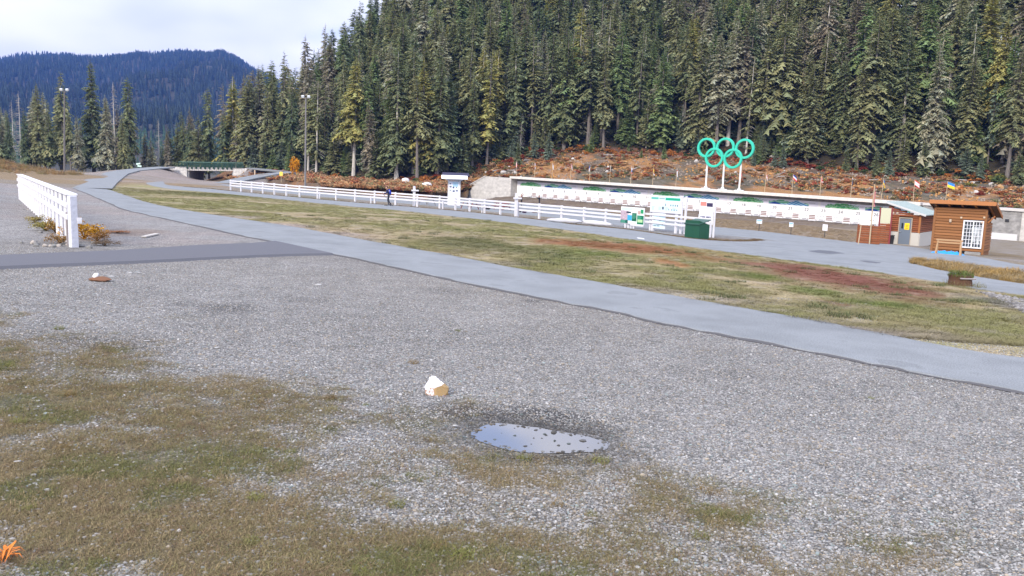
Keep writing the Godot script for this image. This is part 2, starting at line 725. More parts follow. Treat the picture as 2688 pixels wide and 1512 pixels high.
func ground_color(x: float, z: float) -> Color:
	var n1 := nz.get_noise_2d(x * 3, z * 3)
	var n2 := nz.get_noise_2d(x * 14 + 100, z * 14)
	var n3 := nz.get_noise_2d(x * 60, z * 60 + 200)
	var p := Vector2(x, z)
	var gravel := Color(0.288, 0.278, 0.265).lerp(Color(0.233, 0.225, 0.215), clampf(0.5 + n2 * 0.9, 0, 1))
	gravel = gravel.lerp(Color(0.225, 0.205, 0.18), clampf(n1 * 1.2 + 0.2, 0, 0.7))
	var c := gravel
	var zone := 0.60 + 0.10 * smooth(-8.0, -16.0, z)
	if Geometry2D.is_point_in_polygon(p, strip_poly):
		zone = 0.92
		var tan_ := Color(0.285, 0.222, 0.128)
		var olive := Color(0.212, 0.202, 0.078)
		c = tan_.lerp(olive, clampf(0.66 + 0.9 * n2 + 0.9 * n1, 0, 1))
		c = c.lerp(Color(0.30, 0.255, 0.21), clampf(n3 * 1.5 - 0.25, 0, 0.6))
	elif z < -46 and Geometry2D.is_point_in_polygon(p, range_poly):
		zone = 0.8
		c = Color(0.26, 0.195, 0.145).lerp(Color(0.215, 0.165, 0.095), clampf(0.5 + n2, 0, 1)).lerp(Color(0.31, 0.26, 0.22), clampf(n3 * 1.3 - 0.1, 0, 0.6))
	elif z < -62 or x < -60 or x > 24:
		zone = 0.72
		c = Color(0.225, 0.18, 0.115).lerp(Color(0.265, 0.235, 0.21), clampf(0.4 + 1.3 * n2, 0, 1))
		if x < -40 and z > -118 and z < -74 and x > -100:
			c = c.lerp(Color(0.26, 0.175, 0.08), 0.7)
		if x < -8 and z < -118 and x > -70:
			c = c.lerp(Color(0.31, 0.27, 0.25), clampf(0.45 + n2 * 1.3, 0, 1))
		if z < -190:
			c = Color(0.09, 0.08, 0.05)
	elif x < -8 and z < -20:
		c = (gravel * 1.05).lerp(Color(0.30, 0.265, 0.245), clampf(0.5 + n2 + n1, 0.1, 1))
	else:
		c = c * (1.0 + 0.12 * n3)
		var m := moss_amount(x, z)
		if m > 0.01:
			var moss := Color(0.145, 0.118, 0.068).lerp(Color(0.138, 0.124, 0.054), clampf(0.5 + n2 * 1.2, 0, 1)).lerp(Color(0.112, 0.082, 0.050), clampf(n3 * 1.4 - 0.15, 0, 0.6))
			c = c.lerp(moss, m * clampf(0.82 + n3 * 0.5, 0.3, 0.95))
	c = c * zone
	for b in blobs:
		if absf(x - b[0]) < b[2] * 1.6 and absf(z - b[1]) < b[3] * 1.6:
			var w := blob_weight(b, x, z, 0.35 * n2 + 0.45 * n3)
			if w > 0:
				c = c.lerp(b[4] * 0.75, w * b[5])
	return c


func axis_lines(from: float, fine_from: float, fine_to: float, to: float, step: float, grow: float) -> PackedFloat32Array:
	var a := PackedFloat32Array()
	var t := fine_from
	var s := step
	var left := []
	while t > from:
		s *= grow
		t -= s
		left.push_front(t)
	a.append_array(PackedFloat32Array(left))
	t = fine_from
	while t < fine_to:
		a.append(t)
		t += step
	s = step
	while t < to:
		a.append(t)
		s *= grow
		t += s
	a.append(to)
	return a


func build_ground() -> void:
	var xs := axis_lines(-420, -9, 9, 300, 0.11, 1.045)
	var zs := axis_lines(-760, -13.0, -3.0, 30, 0.09, 1.028)
	var nx := xs.size()
	var ny := zs.size()
	var v := PackedVector3Array()
	var c := PackedColorArray()
	v.resize(nx * ny)
	c.resize(nx * ny)
	var k := 0
	for j in ny:
		for i in nx:
			var x := xs[i]
			var z := zs[j]
			v[k] = Vector3(x, gy(x, z), z)
			var g := ground_color(x, z)
			c[k] = Color(g.r / 0.26, g.g / 0.26, g.b / 0.26)
			k += 1
	var st: Array = stone_texture(1024, 78.0, 0.62, 0.05)
	var m := mat("gravel ground", lin(0.26 / texture_mean, 0.26 / texture_mean, 0.26 / texture_mean), 0.95, true)
	tile(m, st[0], 2.3, st[1], 1.2)
	structure("ground", raw(v, c, grid_normals(v, nx, ny), grid_index(nx, ny)), m)


# a paved sheet between two edges, with ragged edges that fall to the ground
func ribbon(called: String, a: PackedVector2Array, b: PackedVector2Array, up: float, m: Material, rag: float, low := -0.03, slope := 0.05) -> void:
	sheet(called, resample(a, rag), resample_rev(b, rag), up, m, low, slope)


func resample(a: PackedVector2Array, rag: float) -> PackedVector2Array:
	var r := PackedVector2Array()
	for i in a.size() - 1:
		var l := a[i].distance_to(a[i + 1])
		var near := maxf(0.12, 0.022 * minf(a[i].length(), a[i + 1].length()))
		var n := maxi(1, int(l / near))
		for k in n:
			var t := float(k) / n
			# a smooth curve through the traced points
			var p := a[i].cubic_interpolate(a[i + 1], a[maxi(i - 1, 0)], a[mini(i + 2, a.size() - 1)], t)
			r.append(p + rag * Vector2(nz.get_noise_2d(p.x * 160, p.y * 160), nz.get_noise_2d(p.y * 160, p.x * 160)))
	r.append(a[-1])
	return r


func resample_rev(a: PackedVector2Array, rag: float) -> PackedVector2Array:
	var r := resample(a, rag)
	r.reverse()
	return r


func sheet(called: String, a: PackedVector2Array, b: PackedVector2Array, up: float, m: Material, low := -0.03, slope := 0.05) -> MeshInstance3D:
	var poly := a.duplicate()
	poly.append_array(b)
	var v := PackedVector3Array()
	var t := Geometry2D.triangulate_polygon(poly)
	if t.is_empty():
		printerr("no triangles for ", called)
	for i in range(0, t.size(), 3):
		tri(v, g2(poly[t[i]], up), g2(poly[t[i + 1]], up), g2(poly[t[i + 2]], up))
	var area := 0.0
	for i in poly.size():
		area += poly[i].cross(poly[(i + 1) % poly.size()])
	var sg := signf(area)
	for i in poly.size():
		var p := poly[i]
		var q := poly[(i + 1) % poly.size()]
		var e := (q - p)
		if e.length() < 1e-4:
			continue
		var o := Vector2(e.y, -e.x).normalized() * sg * slope
		quad(v, g2(p, up), g2(q, up), g2(q + o, low), g2(p + o, low))
	return structure(called, raw(v), m)


# ---------- built things ----------
const WA := Vector3(-1.32,2.537,-171.062)
const WB := Vector3(62.37,0.549,-120.726)
var wd: Vector3
var wn: Vector3


# a point of the range wall: s metres along it from its left end, t metres behind its front edge, y above its roof line
func wp(s: float, t: float, y: float) -> Vector3:
	return WA + wd * s - wn * t + Vector3(0, y + (WB.y - WA.y) / 80.3 * s, 0)


func wall_height(s: float) -> float:
	return lerpf(4.2, 4.15, clampf(s / 80.0, 0, 1))


func block(v: PackedVector3Array, s0: float, s1: float, t0: float, t1: float, y0: float, y1: float, y0b := INF, y1b := INF) -> void:
	if y0b == INF:
		y0b = y0
		y1b = y1
	var p := [wp(s0, t0, y0), wp(s1, t0, y0b), wp(s1, t1, y0b), wp(s0, t1, y0), wp(s0, t0, y1), wp(s1, t0, y1b), wp(s1, t1, y1b), wp(s0, t1, y1)]
	quad(v, p[0], p[1], p[5], p[4])
	quad(v, p[3], p[2], p[6], p[7])
	quad(v, p[0], p[3], p[7], p[4])
	quad(v, p[1], p[2], p[6], p[5])
	quad(v, p[4], p[5], p[6], p[7])
	quad(v, p[0], p[1], p[2], p[3])


func block_part(called: String, parent: Node, m: Material, s0: float, s1: float, t0: float, t1: float, y0: float, y1: float, y0b := INF, y1b := INF) -> MeshInstance3D:
	var v := PackedVector3Array()
	block(v, s0, s1, t0, t1, y0, y1, y0b, y1b)
	for i in v.size():
		v[i] -= parent.position
	return part(called, raw(v), m, parent)


# one stretch of the printed banner: green hills, a faint emblem, blue peaks
func banner_image() -> Image:
	var w := 1024
	var h := 64
	var im := Image.create(w, h, false, Image.FORMAT_RGB8)
	im.fill(Color(0.90, 0.90, 0.95))
	for x in w:
		var u := x / float(w)
		for y in h:
			var t := y / float(h)
			var c := Color(0.90, 0.90, 0.95)
			var wob := nz.get_noise_2d(x * 0.9, y * 2.2)
			if u > 0.05 and u < 0.40:
				var f := (u - 0.05) / 0.35
				var hill_line := 0.50 - 0.5 * sin(PI * clampf(f * 1.1 - 0.05, 0, 1)) + 0.3 * wob
				if t > hill_line:
					var band := sin((t - hill_line) * 14.0 + f * 9.0)
					c = Color(0.22, 0.58, 0.36) if band > 0.3 else Color(0.46, 0.70, 0.38) if band > -0.5 else Color(0.62, 0.80, 0.70)
				if f > 0.72 and absf(fmod(t + f * 3.0, 0.5) - 0.25) < 0.08:
					c = Color(0.62, 0.80, 0.74)
			elif u > 0.46 and u < 0.90:
				var f := (u - 0.46) / 0.44
				var low := 0.55 - 0.45 * exp(-pow((f - 0.32) / 0.2, 2)) + 0.3 * wob
				var peak := 0.85 - 0.9 * maxf(0.0, 1.0 - absf(f - 0.70) / 0.28) + 0.12 * wob
				if t > low:
					c = Color(0.30, 0.62, 0.46) if sin(t * 16.0 + f * 14.0) > 0 else Color(0.66, 0.84, 0.76)
				if t > peak:
					c = Color(0.12, 0.42, 0.70) if sin((f - t * 0.4) * 46.0) > -0.2 else Color(0.70, 0.86, 0.92)
				if t > 0.5 + 2.4 * absf(f - 0.16):
					c = Color(0.10, 0.28, 0.60)
			im.set_pixel(x, y, c)
	# the small emblem of five rings and the grey line of lettering
	for k in 5:
		var cx := 0.405 * w + k * 9.0
		var cy := 24.0 if k % 2 == 0 else 30.0
		for a in 40:
			im.set_pixel(int(cx + 7.5 * cos(a * TAU / 40)), int(cy + 7.5 * sin(a * TAU / 40)), Color(0.55, 0.56, 0.60))
	for k in 12:
		im.fill_rect(Rect2i(int(0.9 * w) + k * 6, 20, 4, 7), Color(0.66, 0.68, 0.72))
		im.fill_rect(Rect2i(int(0.02 * w) + k * 5, 30, 3, 6), Color(0.72, 0.74, 0.78))
	return im


func build_range_wall() -> void:
	wd = (WB - WA)
	wd.y = 0
	wd = wd.normalized()
	wn = wd.cross(Vector3.UP).normalized()
	if wn.z < 0:
		wn = -wn
	var conc := mat("concrete", lin(0.68, 0.65, 0.615), 0.92)
	tile(conc, speckle(512, 6, 5, 0.72, 1.0), 6.0)
	var conc_dark := mat("dark grey concrete", lin(0.42, 0.41, 0.40), 0.95)
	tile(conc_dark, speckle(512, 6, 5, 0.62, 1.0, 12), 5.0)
	var slab := mat("slab concrete", lin(0.80, 0.755, 0.70), 0.9)
	tile(slab, speckle(512, 9, 5, 0.78, 1.0, 31), 5.0)
	var white := mat("white panel", lin(0.84, 0.84, 0.86), 0.7)
	var o := thing("range_wall", "long white target wall with a concrete roof slab and printed banners", "wall", wp(0, 0, -4.2))
	for k in 8:
		block_part("roof_slab", o, slab, k * 10.0 + 0.015, k * 10.0 + 9.985, 0.0, 3.3, -0.46, 0.0)
	block_part("end_wall", o, conc, -0.05, 0.35, 0.06, 2.15, -5.6, -0.462)
	block_part("back_wall", o, conc_dark, 0.35, 80.0, 2.15, 2.5, -5.6, -0.462, -5.2, -0.462)  # dark grey strip left bare above the panels paints in the slab's shade
	for k in 20:
		var s := 0.45 + k * 3.98
		block_part("wall_panel", o, white, s, s + 3.95, 2.09, 2.147, -wall_height(s), -0.95, -wall_height(s + 4), -0.95)
	# banners are flat print on the upper panels
	var bm := mat("banner", Color.WHITE, 0.6)
	bm.albedo_texture = ImageTexture.create_from_image(banner_image())
	for k in 5:
		var s0 := 0.6 + k * 16.0
		var s1 := minf(s0 + 15.6, 79.8)
		var v := PackedVector3Array()
		var a := wp(s0, 2.065, -0.98) - o.position
		var b := wp(s1, 2.065, -0.98) - o.position
		var dn := Vector3(0, -0.85, 0)
		quad(v, a, b, b + dn, a + dn)
		var uv := PackedVector2Array([Vector2(0, 0), Vector2(1, 0), Vector2(1, 1), Vector2(0, 0), Vector2(1, 1), Vector2(0, 1)])
		part("banner", raw(v, PackedColorArray(), PackedVector3Array(), PackedInt32Array(), uv), bm, o)
	# lane numbers
	var f := SystemFont.new()
	f.font_names = PackedStringArray(["Droid Sans"])
	f.font_weight = 700
	var ink := mat("grey ink", lin(0.15, 0.16, 0.19), 0.8)
	for k in 28:
		var s := 4.6 + k * 2.75
		if s > 78.5:
			break
		var tm := TextMesh.new()
		tm.font = f
		tm.text = str(k + 1)
		tm.font_size = 32
		tm.pixel_size = 0.021
		tm.depth = 0.01
		tm.curve_step = 4.0
		part("lane_number", tm, ink, o, wp(s, 2.07, -wall_height(s) + 1.75) - o.position, Basis(wd, Vector3.UP, wn))
	# the sloping wing wall at its left end
	var wg := thing("wing_wall", "plain concrete wing wall sloping down beside the roofed kiosk", "wall", wp(-14.6, 0, -4.4))
	var out := PackedVector2Array([Vector2(-14.6, -4.05), Vector2(-6.8, -0.36), Vector2(-0.06, -0.36), Vector2(-0.06, -5.6), Vector2(-14.6, -5.6)])
	var pv := PackedVector3Array()
	var cap := PackedVector3Array()
	for i in out.size():
		var a := out[i]
		var b := out[(i + 1) % out.size()]
		quad(pv, wp(a.x, 0.1, a.y), wp(b.x, 0.1, b.y), wp(b.x, 0.5, b.y), wp(a.x, 0.5, a.y))
	for t in [0.1, 0.5]:
		tri(pv, wp(-14.6, t, -4.05), wp(-6.8, t, -0.36), wp(-6.8, t, -5.6))
		tri(pv, wp(-14.6, t, -4.05), wp(-6.8, t, -5.6), wp(-14.6, t, -5.6))
		quad(pv, wp(-6.8, t, -0.36), wp(-0.06, t, -0.36), wp(-0.06, t, -5.6), wp(-6.8, t, -5.6))
	quad(cap, wp(-14.6, -0.02, -4.04), wp(-6.8, -0.02, -0.35), wp(-6.8, -0.02, -0.16), wp(-14.6, -0.02, -3.85))
	quad(cap, wp(-14.6, -0.02, -3.85), wp(-6.8, -0.02, -0.16), wp(-6.8, 0.6, -0.16), wp(-14.6, 0.6, -3.85))
	for i in pv.size():
		pv[i] -= wg.position
	for i in cap.size():
		cap[i] -= wg.position
	part("wall_face", raw(pv), conc, wg)
	part("coping", raw(cap), mat("pale concrete", lin(0.52, 0.50, 0.48), 0.9), wg)
	# the concrete building beyond the huts, in line with the wall
	var cb := thing("concrete_building", "bare concrete building with a dark door at the right end of the range", "building", wp(81, 0, -4.2))
	block_part("wall", cb, conc_dark, 80.4, 112, 0.3, 6, -6.0, -0.35)
	block_part("roof_edge", cb, mat("pale concrete", Color.WHITE), 80.3, 112.1, 0.05, 6.1, -0.348, 0.0)
	var dr := block_part("door", cb, mat("grey green door", lin(0.16, 0.17, 0.14), 0.6), 86.7, 87.9, 0.24, 0.32, -5.35, -2.9)
	block_part("sign", dr, mat("pale orange", lin(0.55, 0.27, 0.12)), 87.05, 87.5, 0.22, 0.238, -4.1, -3.5).position -= Vector3.ZERO
	block_part("repainted_patch", cb, mat("pale paint", lin(0.55, 0.55, 0.56)), 88.4, 92.9, 0.285, 0.3, -5.3, -3.6)
	block_part("vent", cb, mat("black plastic", lin(0.03, 0.03, 0.032), 0.6), 91.2, 91.7, 0.2, 0.3, -1.95, -1.55)
	for k in 4:
		block_part("concrete_panel", cb, conc, 93.2 + k * 4.6, 97.7 + k * 4.6, 0.27, 0.3, -5.4, -0.37)
	# berm of earth under the wall
	var bv := PackedVector3Array()
	var bc := PackedColorArray()
	var nx := 170
	var ny := 12
	for j in ny:
		for i in nx:
			var s := 0.3 + i * 81.0 / (nx - 1)
			var f2 := float(j) / (ny - 1)
			var t := lerpf(2.12, -13.0, f2)
			var p := wp(s, t, -wall_height(s) - 0.02)
			var q := plane(p.x, p.z) - 0.06
			var rr := smooth(0.15, 1.0, f2 + 0.12 * nz.get_noise_2d(p.x * 20, p.z * 20))
			p.y = lerpf(p.y, q, rr) + 0.10 * nz.get_noise_2d(p.x * 40, p.z * 40) * (1 - f2)
			bv.append(p)
			var n := nz.get_noise_2d(p.x * 18, p.z * 18)
			var n2 := nz.get_noise_2d(p.x * 70, p.z * 70)
			var cc := Color(0.17, 0.122, 0.092).lerp(Color(0.225, 0.165, 0.10), clampf(0.5 + n * 1.3, 0, 1)).lerp(Color(0.31, 0.27, 0.23), clampf(n2 * 1.6, 0, 0.6))
			bc.append(Color(cc.r * 0.62 / 0.26, cc.g * 0.62 / 0.26, cc.b * 0.62 / 0.26))
	structure("range_berm", raw(bv, bc, grid_normals(bv, nx, ny), grid_index(nx, ny)), M["gravel ground"])


func build_targets() -> void:
	var white := mat("target white", lin(0.76, 0.76, 0.79), 0.6)
	var grey := mat("target grey", lin(0.34, 0.34, 0.36), 0.5)
	var red := mat("faded red slat", lin(0.24, 0.12, 0.10), 0.8)
	var dark := mat("dark steel", lin(0.06, 0.06, 0.065), 0.6)
	var face := Basis(wd, Vector3.UP, wn)
	var first: Node3D
	var rack0: Node3D
	for k in 27:
		var s := 4.6 + k * 2.75
		if s > 77:
			break
		var at := wp(s, 0.9, -wall_height(s) - 0.15)
		var o: Node3D
		if first == null:
			o = thing("shooting_target", "", "target", at, 0, "white biathlon targets along the range wall")
			o.basis = face
			part("target_plate", bbox(Vector3(1.25, 0.40, 0.06)), white, o, Vector3(0, 1.02, 0))
			part("lower_plate", bbox(Vector3(1.15, 0.5, 0.05)), white, o, Vector3(0, 0.54, -0.03))
			part("catch_bar", bbox(Vector3(0.75, 0.10, 0.08)), grey, o, Vector3(0.1, 0.48, 0.05))
			for q in 5:
				var cy := CylinderMesh.new()
				cy.top_radius = 0.06
				cy.bottom_radius = 0.06
				cy.height = 0.02
				cy.radial_segments = 12
				cy.rings = 1
				part("target_disc", cy, dark, o, Vector3(-0.46 + 0.23 * q, 1.02, 0.04), Basis(Vector3.RIGHT, PI / 2))
			for x in [-0.55, 0.55]:
				part("leg", bbox(Vector3(0.06, 1.0, 0.06)), grey, o, Vector3(x, 0.32, -0.09))
			first = o
		else:
			o = first.duplicate()
			o.name = numbered("shooting_target")
			add_child(o)
			o.position = at
		var lane := "biathlon target on the range wall, %s lane from its left end" % count_word(k)
		o.set_meta("label", "white five-disc " + lane)
		# between the lanes on the left stand racks of spare slats
		if s > 68:
			continue
		var at2 := wp(s + 1.37, 0.95, -wall_height(s) - 0.15)
		if rack0 == null:
			o = thing("slat_rack", "", "rack", at2, 0, "racks of faded red slats between the targets")
			o.basis = face
			for x in [-0.52, 0.52]:
				part("post", bbox(Vector3(0.06, 1.25, 0.05)), white, o, Vector3(x, 0.55, -0.02))
			for q in 3:
				part("slat", bbox(Vector3(1.0, 0.11, 0.04)), red, o, Vector3(0, 0.55 + q * 0.27, 0.03))
			part("backing", bbox(Vector3(1.04, 0.95, 0.02)), white, o, Vector3(0, 0.68, -0.06))
			rack0 = o
		else:
			o = rack0.duplicate()
			o.name = numbered("slat_rack")
			add_child(o)
			o.position = at2
		o.set_meta("label", "rack of faded red slats right of the %s lane from the wall's left end" % count_word(k))


func count_word(k: int) -> String:
	return ORD[k] if k < 20 else "twenty-" + ORD[k - 20]


func ring_mesh(R: float, w: float, d: float) -> ArrayMesh:
	var sec := []
	var b := 0.05
	for q in [[0.0, -0.5], [1.0, -0.5], [1.0, 0.5], [0.0, 0.5]]:
		var x: float = R - w + w * q[0]
		var z: float = d * q[1]
		var sx := 1.0 if q[0] < 0.5 else -1.0
		var sz := 1.0 if q[1] < 0 else -1.0
		if (q[0] < 0.5) == (q[1] < 0):
			sec.append(Vector2(x, z + sz * b))
			sec.append(Vector2(x + sx * b, z))
		else:
			sec.append(Vector2(x + sx * b, z))
			sec.append(Vector2(x, z + sz * b))
	var v := PackedVector3Array()
	var n := 72
	for i in n:
		var a := TAU * i / n
		var c := TAU * (i + 1) / n
		for k in sec.size():
			var p: Vector2 = sec[k]
			var q: Vector2 = sec[(k + 1) % sec.size()]
			quad(v, Vector3(p.x * cos(a), p.x * sin(a), p.y), Vector3(p.x * cos(c), p.x * sin(c), p.y), Vector3(q.x * cos(c), q.x * sin(c), q.y), Vector3(q.x * cos(a), q.x * sin(a), q.y))
	return raw(v)


func build_rings() -> void:
	var green := mat("sea green paint", lin(0.045, 0.50, 0.36), 0.45)
	var white := mat("white paint", lin(0.80, 0.80, 0.82), 0.55)
	var o := thing("ring_sign", "five interlocking sea-green rings standing on three white posts on the wall roof", "sign", wp(47.8, 0.6, 0.0))
	o.basis = Basis(wd, Vector3.UP, wn)
	var high := 0.5
	var rm := ring_mesh(1.73, 0.40, 0.5)
	for q in [[-3.5, 6.75, 0.0], [0.05, 6.85, 0.0], [3.6, 6.75, 0.0], [-1.85, 5.05, 0.13], [1.65, 5.0, 0.13]]:
		part("ring", rm, green, o, Vector3(q[0], q[1] + high - 0.025 * q[0], q[2]))
	for x in [-3.3, -0.1, 3.0]:
		var top := 5.1 if x != -0.1 else 4.7
		part("post", tube_mesh([Vector3(0, 0, 0), Vector3(0, top, 0)], [0.15, 0.15], 12), white, o, Vector3(x, -0.02 * x, -0.32))
		var ft := part("foot", bbox(Vector3(1.5, 0.14, 0.5), 0.02), white, o, Vector3(x, 0.07 - 0.025 * x, -0.3))
		part("foot_plate", bbox(Vector3(0.5, 0.3, 0.45), 0.05), white, ft, Vector3(0, 0.18, 0))


# flags: columns of cloth gathered at the pole (limp) or lifting off it (blown)
func flag_mesh(r: RandomNumberGenerator, cols: Array, upright: bool, blow: float) -> ArrayMesh:
	var v := PackedVector3Array()
	var c := PackedColorArray()
	var nx := 14
	var ny := 12
	var P := []
	var ph := r.randf() * TAU
	for j in ny + 1:
		for i in nx + 1:
			var u := float(i) / nx
			var w := float(j) / ny
			var reach := lerpf(0.10 + 0.16 * w, 1.25, blow)
			var x := u * reach
			var z := 0.09 * (1.4 - blow) * sin(u * 13.0 + ph + w * 2.0) * u
			var y := -w * lerpf(0.72 + 0.55 * u * (1 - w * 0.3), 0.8, blow) - u * lerpf(0.62, 0.28, blow) * (1.0 - 0.25 * w)
			P.append(Vector3(x, y, z))
	for j in ny:
		for i in nx:
			var a := j * (nx + 1) + i
			quad(v, P[a], P[a + 1], P[a + nx + 2], P[a + nx + 1])
			var f := (i + 0.5) / nx if upright else (j + 0.5) / ny
			var col: Color = cols[mini(int(f * cols.size()), cols.size() - 1)]
			for q in 6:
				c.append(col)
	return raw(v, c)


func build_flags() -> void:
	var W := Color(0.72, 0.72, 0.75)
	var R := Color(0.60, 0.045, 0.06)
	var B := Color(0.03, 0.07, 0.32)
	var Y := Color(0.80, 0.58, 0.04)
	var K := Color(0.02, 0.02, 0.03)
	var O := Color(0.62, 0.22, 0.08)
	var S := Color(0.05, 0.22, 0.62)
	var Pk := Color(0.72, 0.42, 0.42)
	var list := [
		[1.65, [W, Pk], true, 0.0, "white and pink flag", "at the far left end of the roof"], [6.45, [W, O, W], false, 0.02, "white flag with an orange band", "second from the roof's left end"],
		[10.9, [W, Pk, W], true, 0.0, "pale pink and white flag hanging slack", "third from the roof's left end"], [15.5, [R, W, W], true, 0.12, "faded red and white flag", "fourth from the roof's left end"],
		[20.1, [B, W, W], false, 0.1, "navy over white flag", "fifth from the roof's left end"], [24.7, [W, W, K], true, 0.08, "white flag with a dark fold", "sixth from the roof's left end"],
		[29.4, [W, S, R], false, 0.2, "blue and red striped flag", "seventh from the roof's left end"], [34.1, [Y, O, W], false, 0.0, "orange and yellow flag", "eighth from the roof's left end"],
		[38.9, [W, R, W], true, 0.03, "white flag with a red fold", "just left of the ring sign"], [51.2, [R, W, R], true, 0.05, "red and white flag", "against the right post of the ring sign"],
		[55.6, [R, W, Pk, W], false, 0.1, "red and white striped flag", "just right of the ring sign"], [60.3, [B, W, R], false, 0.42, "navy, white and red lifted flag", "second right of the ring sign"],
		[64.9, [Pk, R, Pk], false, 0.12, "pink and red flag", "third to the right of the ring sign"], [69.7, [W, B, K], true, 0.12, "white, navy and black flag", "fourth to the right of the ring sign"],
		[74.3, [S, Y], false, 0.08, "limp blue and yellow flag", "above the left end of the door hut"], [78.9, [R, W, Pk, W, R], false, 0.5, "pink and white flag streaming out", "above the grey metal roof"],
		[83.3, [S, Y], false, 0.75, "flying blue and yellow flag", "above the cedar hut"],
	]
	var wood := mat("pole wood", lin(0.42, 0.33, 0.22), 0.9)
	var cloth := mat("flag cloth", Color.WHITE, 0.85, true)
	cloth.backlight_enabled = true
	cloth.backlight = Color(0.25, 0.25, 0.25)
	for q in list:
		var o := thing("flag", "%s on a pole, %s" % [q[4], q[5]], "flag", wp(q[0], 0.25, -0.35 if q[0] < 80.2 else -0.4), 0, "flags along the range wall roof")
		if q[0] < 80.2:
			o.position.y += 0.35
		var lean := rng.randf_range(-0.03, 0.03)
		var top := Vector3(lean * 3.4, 3.4 + (0.4 if q[0] > 80.2 else 0.0), lean)
		part("pole", tube_mesh([Vector3(0, -0.05, 0), top], [0.055, 0.04], 7), wood, o)
		var blow: float = q[3]
		part("flag_cloth", flag_mesh(rng, q[1], q[2], blow), cloth, o, top + Vector3(0, -0.05, 0), Basis(Vector3.UP, -0.5 if blow > 0.3 else rng.randf_range(-2.6, 0.4)))


# ---------- fences ----------
func build_right_fence() -> void:
	var white := mat("white fence paint", lin(0.76, 0.76, 0.81), 0.7)
	tile(white, speckle(512, 14, 5, 0.82, 1.0, 44), 1.6)
	var line: PackedVector2Array = PackedVector2Array([Vector2(-33.254,-93.435), Vector2(-22.815,-83.656), Vector2(-12.979,-78.508), Vector2(-6.591,-75.806), Vector2(-0.211,-66.998), Vector2(4.821,-61.911), Vector2(9.349,-55.751), Vector2(12.349,-50.264)])
	var o := thing("white_rail_fence", "long white three-rail fence between the ski path and the shooting range", "fence", g2(line[0]))
	var pts := []
	var step := 2.44
	var need := 0.0
	for i in line.size() - 1:
		var l := line[i].distance_to(line[i + 1])
		while need <= l:
			pts.append(line[i].lerp(line[i + 1], need / l))
			need += step
		need -= l
	pts.append(line[-1])
	for i in pts.size():
		var p: Vector2 = pts[i]
		var base := g2(p) - o.position
		var d: Vector2 = (pts[mini(i + 1, pts.size() - 1)] - pts[maxi(i - 1, 0)]).normalized()
		var turn := Basis(Vector3.UP, -d.angle())
		var h := 1.22 + rng.randf_range(-0.02, 0.03)
		part("post", bbox(Vector3(0.15, h + 0.3, 0.15), 0.012), white, o, base + Vector3(0, h / 2 - 0.15, 0), turn * Basis(Vector3(0, 0, 1), rng.randf_range(-0.012, 0.012)))
		if i < pts.size() - 1:
			var q: Vector2 = pts[i + 1]
			var nn := Vector3(-d.y, 0, d.x) * 0.10
			if nn.z < 0:
				nn = -nn
			for hh in [0.58, 0.86, 1.13]:
				beam_between("rail", base + Vector3(0, hh + rng.randf_range(-0.01, 0.01), 0) + nn * 0.98, g2(q) - o.position + Vector3(0, hh + rng.randf_range(-0.01, 0.01), 0) + nn * 0.98, 0.04, 0.135, white, o)
	# taller marker posts with a cross-arm beside the fence
	for q in [[Vector3(-10.208,-1.009,-78.544), "farther of two tall white fence posts with a cross-arm, right of the skier"], [Vector3(-0.209,-1.129,-66.456), "nearer of two tall white fence posts with a cross-arm, before the wing wall end"]]:
		var t := thing("marker_post", q[1], "post", q[0] + Vector3(0.32, 0, 0.25), 0.35, "tall white cross-arm posts at the fence")
		part("post", bbox(Vector3(0.24, 1.75, 0.2), 0.012), white, t, Vector3(0, 0.85, 0))
		part("cross_arm", bbox(Vector3(0.72, 0.14, 0.1), 0.012), white, t, Vector3(0.05, 1.52, 0.15))
		part("cap", bbox(Vector3(0.2, 0.22, 0.2), 0.02), white, t, Vector3(0, 1.83, 0))
	# single low posts standing apart in front of the fence
	var spots := [Vector3(-20.067,-0.744,-81.888), Vector3(-14.018,-0.865,-77.414), Vector3(-6.903,-1.068,-75.651), Vector3(-3.038,-1.125,-71.595), Vector3(-30.55,-0.523,-88.993)]
	var words := ["low white stake left of the skier, by the far fence", "pair stake just left of the skier's arm", "low white stake right of the first tall cross-arm post", "low white stake by the red picnic table", "low white stake near the far end of the fence"]
	for i in spots.size():
		var s := thing("stake", words[i], "post", spots[i] + Vector3(0.1, 0, 0.3), 0.4, "low white stakes at the fence")
		part("stake_post", bbox(Vector3(0.11, 0.75, 0.08), 0.01), white, s, Vector3(0, 0.36, 0))


